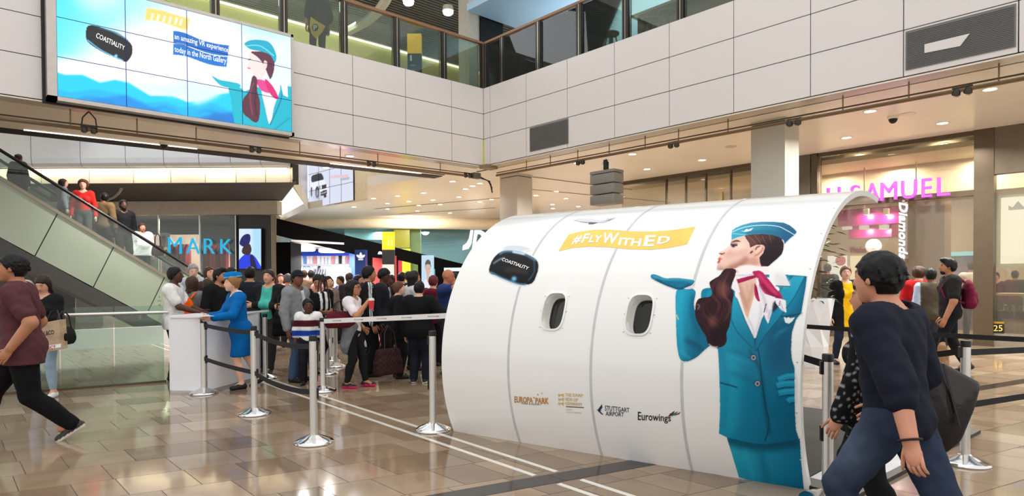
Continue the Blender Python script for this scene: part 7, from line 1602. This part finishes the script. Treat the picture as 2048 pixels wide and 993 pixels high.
person('man with short dark hair and blue grey shirt behind the bearded man', 460, 11.3, 60, top_y=535, skin='tan', hair=('short', HB), top=dict(c=(112, 122, 140)), bottom=dict(kind='trousers', c=DGR), res=.018)
st_blue = (0, 98, 168)
sw_ = person('stewardess in bright blue uniform and cap leaning on the white counter', 480, 8.72, -74, H=1.56, skin='fair', hair=('bun', (150, 104, 62)), top=dict(c=st_blue, e=.016, hem=.50, name='jacket', neck=.3), bottom=dict(kind='skirt', c=(0, 92, 160), hem=.285, e=.018), lh=(-.12, .25, .635), rh=(.02, .26, .64), lean=.13, lf=(-.05, .01), rf_=(.06, -.17, .02, -.5), shoe=(BLK, BLK), fem=True)
hp = sw_['hp']; g = Field(.009)
g.ell(hp(0, -.015, .112), np.array([.066, .125, .066])*sw_['hsz'], sw_['Rh'] @ rotm('x', -.12), k=.01); g.cap(hp(0, .085, .135), hp(0, -.115, .12), .022, .03, k=.03); g.cut(lambda X, Y, Z: (hp(0, 0, .086)[2]-(Y-sw_['hc'][1])*.12-Z)); field_obj('garrison_cap', g, M_CLOTH, lambda V: np.where((np.abs(V[:, 2:3]-hp(0, 0, .1)[2]-(V[:, 1:2]-sw_['hc'][1])*-.1) < .008), np.array((120, 190, 224), float), np.array((0, 112, 182), float)), sw_['root'])
g = Field(.010); g.cap(sw_['tor'](-.03, -.02, .825), sw_['tor'](.03, -.02, .825), .058, k=.02); g.cap(sw_['tor'](0, .0, .82), sw_['tor'](0, .03, .80), .05, .04, k=.02); field_obj('neck_scarf', g, M_CLOTH, np.array((226, 226, 230), float), sw_['root'])
p_ = person('smiling man with folded arms in black jacket over a turquoise shirt', 538, 10.2, -18, top_y=539, skin='light', hair=('short', (48, 38, 34)), top=dict(c=(30, 28, 28), open=(70, 176, 160), ow=.05, hem=.46, e=.022, name='jacket'), bottom=dict(kind='trousers', c=(52, 50, 50)), lh=(.09, .15, .66), rh=(-.09, .16, .645), lpole=(-1, -.2, -.6), rpole=(1, -.2, -.6), lf=(-.03, .1), rf_=(.11, -.05), hyaw=.1, build=1.08, belly=.02)
hand_bag('black bag hanging at the hip of the man with folded arms', Fp(566, 672, 9.9), .3, .26, .38, .18, (20, 20, 21), .3)
person('man in dark blue seen from behind near the lit portrait screen', 500, 11.2, 170, top_y=534, skin='tan', hair=('short', HK), top=dict(c=(30, 36, 46)), bottom=dict(kind='trousers', c=BLK), res=.018)
def gi(V, S_): return np.tile(np.array((132, 134, 136), float), (len(V), 1))
p_ = person('man in grey hoodie and navy cap standing behind the striped boy', 592, 9.3, 52, top_y=541, skin='brown', hair=('short', HK), cap=(26, 28, 40), top=dict(c=(134, 136, 138), hood=True, open=(196, 200, 206), ow=.022, hem=.46, e=.026, name='hoodie', wr=.006), bottom=dict(kind='jeans', c=(66, 88, 118)), hyaw=.4)
def stripes(V, S_):
    c = np.tile(np.array((236, 234, 234), float), (len(V), 1)); z = V[:, 2]/S_; c[z > .765] = (236, 234, 234); c[(z > .69) & (z < .765)] = (78, 24, 34); c[(z > .575) & (z < .64)] = (26, 64, 160); c[z < .525] = (30, 30, 40); return c
person('boy in a white, maroon and blue striped rugby shirt in front of the hoodie man', 616, 9.0, -8, top_y=600, skin='dark', hair=('short', HK), top=dict(c=stripes, e=.02, sleeve='half'), bottom=dict(kind='jeans', c=(26, 28, 36)), hs=1.17, hyaw=-.3, res=.013)
p_ = person('young man in black T-shirt looking down behind the hoodie man', 636, 10.1, -5, top_y=549, skin='tan', hair=('short', HK), top=dict(c=BLK, sleeve='short'), bottom=dict(kind='trousers', c=BLK), hpitch=.45, lh=(-.05, .17, .62), rh=(.08, .15, .62))
hand_bag('black and white striped bag on the young man in black T-shirt', Fp(646, 622, 9.75), 0.2, .22, .3, .12, lambda V: np.where(np.sin(V[:, :1]*70) > 0, np.array((230., 230, 230)), np.array((20., 20, 22))), .25)
def tee(V, S_): return np.tile(np.array((226, 218, 220), float), (len(V), 1))
gl = person('girl with glasses in white T-shirt sipping a red drink beside the white belt', 704, 8.75, 68, top_y=561, skin='tan', hair=('long', HB), top=dict(c=tee, sleeve='short', hem=.47), bottom=dict(kind='leggings', c=(26, 26, 28), to=.92), rh=(.06, .155, .775), lh=(-.13, .05, .55), glasses=1, shoe=((24, 20, 24), (236, 40, 110)), lf=(-.06, .10), rf_=(.05, -.04), fem=True, res=.013, hs=1.06)
g = Field(.014); g.wr = .008
for s in (1, -1): g.cap(gl['pel']+np.array([s*.06, -.0, .06]), gl['pel']+np.array([s*.07, -.03, -.20]), .105, .115, k=.05)
g.cut(lambda X, Y, Z: (Y-.085+.35*(gl['pel'][2]-Z))); field_obj('cardigan', g, M_CLOTH, np.array((112, 114, 118), float), gl['root'])
cupw = gl['w'](gl['wr'][1]+np.array([-.01, .075, .01])); cup = thing('drink_cup', 'clear plastic cup of red drink with a straw in the girl\'s hand', 'cup', tuple(cupw-UP*.07))
MB().lathe((0, 0, 0), [(.03, 0), (.04, .12), (.038, .12)], 16).build('cup', mat('drink_red', (222, 60, 66), .2), cup, smooth=True); MB().lathe((0, 0, .115), [(.042, 0), (.042, .012), (.03, .035)], 16).build('lid', mat('lid_clear', (226, 220, 222), .2), cup, smooth=True); MB().tube([(0, 0, .14), (-.03, -.02, .21)], .004, 6).build('straw', M_WHITE, cup)
hand_bag('burgundy leather handbag on the arm of the girl with the drink', Fp(681, 656, 8.6), -.2, .31, .21, .16, (88, 22, 34), .16)
def jk3(V, S_):
    c = np.tile(np.array((22, 22, 25), float), (len(V), 1)); x = V[:, 0]/S_; z = V[:, 2]/S_; k = (np.abs(V[:, 1]) < .035) & (np.abs(x) > .118) & (np.sin(V[:, 1]*200) > .1); c[k] = (220, 222, 226); return c
person('tall man in black track jacket with white sleeve stripes behind the girl with the drink', 735, 9.75, 100, top_y=532, skin='tan', hair=('short', HK), top=dict(c=jk3, hem=.46, e=.022, name='track_jacket'), bottom=dict(kind='trousers', c=(18, 18, 20)), build=1.05)
person('man in dark suit jacket looking down in the queue', 765, 10.4, 70, top_y=537, skin='dark', hair=('short', HK), top=dict(c=(34, 35, 40), open=(150, 160, 172), ow=.02, hem=.44, e=.022, name='jacket'), bottom=dict(kind='trousers', c=(28, 28, 32)), hpitch=.35)
p_ = person('woman with short brown hair in black holding the checked shopper', 795, 9.55, 100, top_y=563, skin='fair', hair=('short', (96, 62, 44)), top=dict(c=(20, 20, 21), hem=.40, e=.022, name='tunic'), bottom=dict(kind='trousers', c=BLK), rh=(.17, .06, .53), fem=True, build=1.12, belly=.03)
def chk(V): return np.where((np.sin(V[:, :1]*90)*np.sin(V[:, 2:3]*90) > 0), np.array((62., 40, 38)), np.array((50., 30, 32)))
hand_bag('dark brown checked shopper bag hanging low in front of the queue', Fp(776, 752, 9.15)+UP*.02, .15, .40, .36, .18, chk, .34)
person('woman with long dark wavy hair and white top in the queue', 826, 10.4, 120, top_y=542, skin='tan', hair=('wavy', (30, 22, 20)), top=dict(c=(206, 206, 212), sleeve='short', e=.022), bottom=dict(kind='trousers', c=BLK), fem=True)
person('boy in black jumper seen from behind, arm on the woman with the long hair', 838, 9.1, 165, top_y=563, skin='fair', hair=('short', HK), top=dict(c=(18, 18, 20), hem=.45, e=.026, name='jumper'), bottom=dict(kind='trousers', c=(26, 28, 40)), build=1.25, rh=(.22, .12, .66), shoe=(BLK, WHT))
person('bald man in blue T-shirt with his hand at his chin by the booth end', 893, 9.9, 75, top_y=538, skin=(186, 116, 88), hair=('bald', (80, 60, 50)), top=dict(c=(38, 58, 106), sleeve='short', e=.024), bottom=dict(kind='trousers', c=(60, 60, 64)), rh=(.06, .14, .83), lh=(-.12, .12, .6), build=1.1, hpitch=.2)
person('person in maroon hooded top in front of the pale blue poster', 866, 10.9, 160, top_y=551, skin='light', hair=('short', (96, 28, 44)), top=dict(c=(104, 24, 44), hood=True, e=.025, name='hoodie'), bottom=dict(kind='trousers', c=BLK), res=.018)
p_ = person('grey haired man in pale denim shirt with dark shoulder straps at the escalator foot', 386, 12.0, 10, top_y=528, skin='fair', hair=('short', (150, 148, 146)), top=dict(c=(176, 186, 196), e=.022), bottom=dict(kind='jeans', c=JEAN), hpitch=.3, res=.018); backpack(p_, 'dark rucksack on the grey haired man', (36, 36, 40))
person('woman with dark brown hair and dark jacket looking up by the escalator foot', 418, 11.3, 30, top_y=534, skin='light', hair=('long', HBR), top=dict(c=(64, 52, 50), name='jacket'), bottom=dict(kind='trousers', c=BLK), fem=True, hpitch=-.15, res=.018)
# ---- farther back, small in the photograph
for k, (px, F_, ty, fc, sk_, hr_, c_, lb) in enumerate((
    (545, 15, 547, -20, 'fair', ('long', HBR), (176, 160, 150), 'far woman with a pale scarf between the teal shirt man and the shop'), (561, 16, 548, 10, 'fair', ('long', (90, 50, 34)), (150, 60, 56), 'far red haired woman beside the woman with a pale scarf'),
    (575, 14, 548, 160, 'tan', ('short', (90, 86, 84)), (110, 112, 116), 'far man in grey seen from behind at the black shop'), (608, 17, 540, 180, 'fair', ('short', HBR), (120, 96, 80), 'far brown haired person entering the bright blue shop'), (622, 18, 541, 180, 'tan', ('short', HK), (70, 70, 78), 'far dark haired person entering the bright blue shop'),
    (642, 15.5, 548, 170, 'light', ('bun', HK), (220, 160, 160), 'far woman in pink in front of the white display'), (660, 16, 556, 10, 'fair', ('long', HBR), (228, 196, 190), 'far girl in pale pink beside the blue display'), (682, 15, 552, -60, 'tan', ('short', HK), (40, 60, 150), 'far child in royal blue beside the blue display'),
    (698, 14.5, 546, 150, 'light', ('short', (60, 44, 36)), (44, 42, 46), 'far man in charcoal under the blue sign column'), (716, 13.5, 550, 60, 'tan', ('long', HK), (96, 82, 66), 'far woman in khaki behind the track jacket man'),
    (803, 13.5, 545, 150, 'tan', ('bun', HK), (26, 26, 30), 'far woman with hair bun in front of the red shop'), (816, 14.5, 543, 120, 'light', ('short', HK), (30, 30, 34), 'far man in black in front of the yellow shop wall'), (912, 12.5, 546, -60, 'light', ('long', HB), (40, 36, 40), 'far woman behind the bald man at the booth edge'),
    (783, 14, 550, -30, 'dark', ('short', HK), (60, 52, 48), 'far man in brown beside the signpost'), (655, 12.2, 552, 30, 'light', ('long', HB), (120, 108, 100), 'far woman in taupe between young man and girl with the drink'))):
    person(lb, px, F_, fc, top_y=ty, skin=sk_, hair=hr_, top=dict(c=c_), bottom=dict(kind='trousers', c=(34, 34, 40)), res=.026, group='people far back in the mall')
# ---- on the escalator
def esc_xy(px): p = Yp(px, 500, YE+.58); return p[0], p[1]
for k, (px, ty, fc, sk_, hr_, tp, bt, kw, lb) in enumerate((
    (40, 308, 140, 'tan', ('bun', HBR), dict(c=(44, 38, 36), hem=.4, e=.03, name='coat'), dict(kind='trousers', c=BLK), dict(fem=True), 'woman in dark coat highest on the escalator'),
    (124, 358, 100, 'fair', ('long', (60, 34, 30)), dict(c=(122, 124, 132), e=.02, open=(200, 200, 206)), dict(kind='trousers', c=(50, 52, 58)), dict(fem=True), 'woman in grey with long dark red hair on the escalator'),
    (153, 360, -10, 'fair', ('curly', (96, 48, 36)), dict(c=(206, 40, 34)), dict(kind='trousers', c=(70, 72, 78)), dict(fem=True), 'curly haired woman in red top on the escalator'),
    (193, 386, 150, 'brown', ('short', HK), dict(c=(104, 82, 56), e=.03, name='coat'), dict(kind='trousers', c=(40, 38, 36)), dict(hyaw=-.9), 'man in brown jacket looking back up the escalator'),
    (234, 400, 20, 'dark', ('short', HK), dict(c=(24, 24, 26), e=.024, name='jacket'), dict(kind='trousers', c=(40, 36, 32)), dict(beard=(20, 16, 14)), 'man in black jacket with a small beard on the escalator'),
    (297, 447, 15, (208, 140, 116), ('short', (60, 40, 32)), dict(c=(226, 224, 228), e=.026, hem=.45), dict(kind='trousers', c=(28, 28, 30)), dict(build=1.15, belly=.03), 'stout man in white shirt lowest on the escalator'))):
    x, y = esc_xy(px); zs = step_z(x)-.02; zst = -1.2+.4*math.floor((x+1.2)/.4); zs = step_z(zst+.2)
    person(lb, px, None, fc, H=None, top_y=ty, skin=sk_, hair=hr_, top=tp, bottom=bt, xy=(zst+.21, y), z0=zs, res=.018, group='people riding the escalator', **kw)
x, y = esc_xy(300); hand_bag('brown cross-body bag of the stout man on the escalator', (x+.1, y-.32, step_z(x)+.78), 0, .24, .26, .12, (64, 42, 36), .3, res=.016)
# ---- upstairs
u1 = Yp(637, 60, YL+1.0)
p_ = person('person in black draped with a yellow and black flag behind the upper railing', 637, None, 200, H=1.84, skin='tan', hair=('short', HK), top=dict(c=BLK, hem=.4, e=.03, sleeve='half'), bottom=dict(kind='trousers', c=BLK), xy=(u1[0], u1[1]), z0=6.735, res=.018)
fl = thing('flag', 'yellow flag with a black and white badge worn on the back of the person upstairs', 'flag', tuple(Yp(640, 60, YL+.81))); o_ = np.array(fl.location); Y0 = YL+.81
pp_ = [Yp(x, y, Y0)-o_ for x, y in ((622, 34), (634, 42), (651, 52), (645, 64), (633, 78), (624, 68), (620, 52))]; mb = MB(); mb.prism(pp_, (0, .02, 0)); mb.build('cloth', mat('flag_yellow', (226, 180, 30), .8), fl)
pp_ = [Yp(630.5+6.5*math.cos(a), 55+8*math.sin(a), Y0-.004)-o_ for a in np.linspace(0, 2*math.pi, 9)[:-1]]; mb = MB(); mb.prism(pp_, (0, .004, 0)); mb.build('badge', M_BLACK, fl)
mb = MB(); q = [Yp(x, y, Y0-.01)-o_ for x, y in ((627, 60), (634, 60), (634, 50), (627, 50))]; text_to(mb, 'P', quad_map(*q), bold=.02); mb.build('badge_letter', M_WHITE, fl)
# ---- right-hand gallery
person('woman in bright yellow top and open black coat in front of the jewellery shop', 1690, 10.85, 25, top_y=532, skin='fair', hair=('pony', (110, 76, 56)), top=dict(c=(24, 24, 26), open=(244, 190, 20), ow=.046, hem=.38, e=.024, name='coat'), bottom=dict(kind='leggings', c=(34, 42, 60)), hyaw=.25, fem=True, lf=(-.05, .03), rf_=(.09, -.02), res=.013)
p_ = person('bearded man in charcoal T-shirt with a maroon rucksack walking by the jewellery shop', 1900, 9.85, -78, top_y=517, skin='tan', hair=('quiff', HB), beard=(30, 22, 20), top=dict(c=(38, 36, 38), sleeve='short', e=.024), bottom=dict(kind='trousers', c=(24, 26, 32)), lh=(-.15, .06, .49), lf=(-.05, .12), rf_=(.05, -.14, .02, -.3), res=.013, build=1.08)
backpack(p_, 'maroon rucksack with a white patch on the bearded man', (104, 22, 50), (206, 206, 208), sc=1.1)
hand_bag('brown paper carrier bag in the hand of the bearded man', Fp(1885, 735, 9.5), .2, .36, .36, .16, (150, 116, 84), .12)
person('person in red jacket seen from behind in front of the jewellery shop', 1838, 11.6, 170, top_y=534, skin='light', hair=('curly', (60, 40, 30)), top=dict(c=(178, 26, 34), e=.03, name='jacket'), bottom=dict(kind='trousers', c=(60, 60, 70)))
person('man in olive vest and pale blue sleeves with a dark cap, beside the red jacket', 1862, 10.9, 200, top_y=537, skin='brown', hair=('short', HB), cap=(40, 36, 36), top=dict(c=lambda V, S_: np.where((np.abs(V[:, :1]) > .118*S_), np.array((176., 190, 214)), np.array((82., 74, 60))), e=.026, hem=.46, name='vest'), bottom=dict(kind='trousers', c=(60, 62, 74)))
for k, (px, F_, ty, fc, sk_, hr_, c_, lb) in enumerate(((1655, 17.2, 528, 180, 'fair', ('short', HBR), (40, 40, 44), 'customer in black with back turned inside the jewellery shop, beside the plant'), (1722, 16.6, 540, 150, 'tan', ('short', HK), (60, 56, 54), 'customer hidden behind the striding man inside the jewellery shop'),
    (1944, 15.6, 522, 170, 'tan', ('short', HB), (234, 226, 222), 'customer in white shirt inside the jewellery shop behind the rucksack man'), (1992, 16.8, 545, -20, 'light', ('short', HK), (30, 30, 34), 'shop assistant in black leaning at the window counter'), (2030, 17.2, 542, 180, 'tan', ('short', HK), (24, 24, 27), 'customer in black from behind at the window counter'))):
    person(lb, px, F_, fc, top_y=ty, skin=sk_, hair=hr_, top=dict(c=c_), bottom=dict(kind='trousers', c=(34, 34, 40)), res=.024)
# ---- inside the booth, seen through the first window
p = Fp(1108, 600, 6.9)
person('visitor in black T-shirt inside the booth, bare arm seen through its left window', 1118, 7.0, -60, H=1.72, skin=(214, 150, 128), hair=('short', HB), top=dict(c=(20, 26, 32), sleeve='short', e=.03), bottom=dict(kind='trousers', c=BLK), lh=(-.17, .07, .585), rh=(.12, .14, .6), lpole=(-.4, -1, .2), res=.014, build=1.05, xy=tuple(p[:2]+FW[:2]*.0))
cb_ = thing('window_blackout', 'added black box behind the right booth window that keeps its opening dark', 'cabinet', tuple(Zp(1400, 860)*np.array([1, 1, 0])+FW*0)); pc_ = Fp(1286, 620, 6.3); cb_.location = (pc_[0], pc_[1], .03); cb_.rotation_euler.z = -YAW  # invented black box, added so the window behind it reads dark
MB().bevel_box((-.5, -.0, 0), (.45, .4, 1.9), .02).build('body', M_BLACK, cb_); MB().box((-.45, -.012, .95), (.4, 0, 1.8)).build('door', M_BLACKM, cb_)
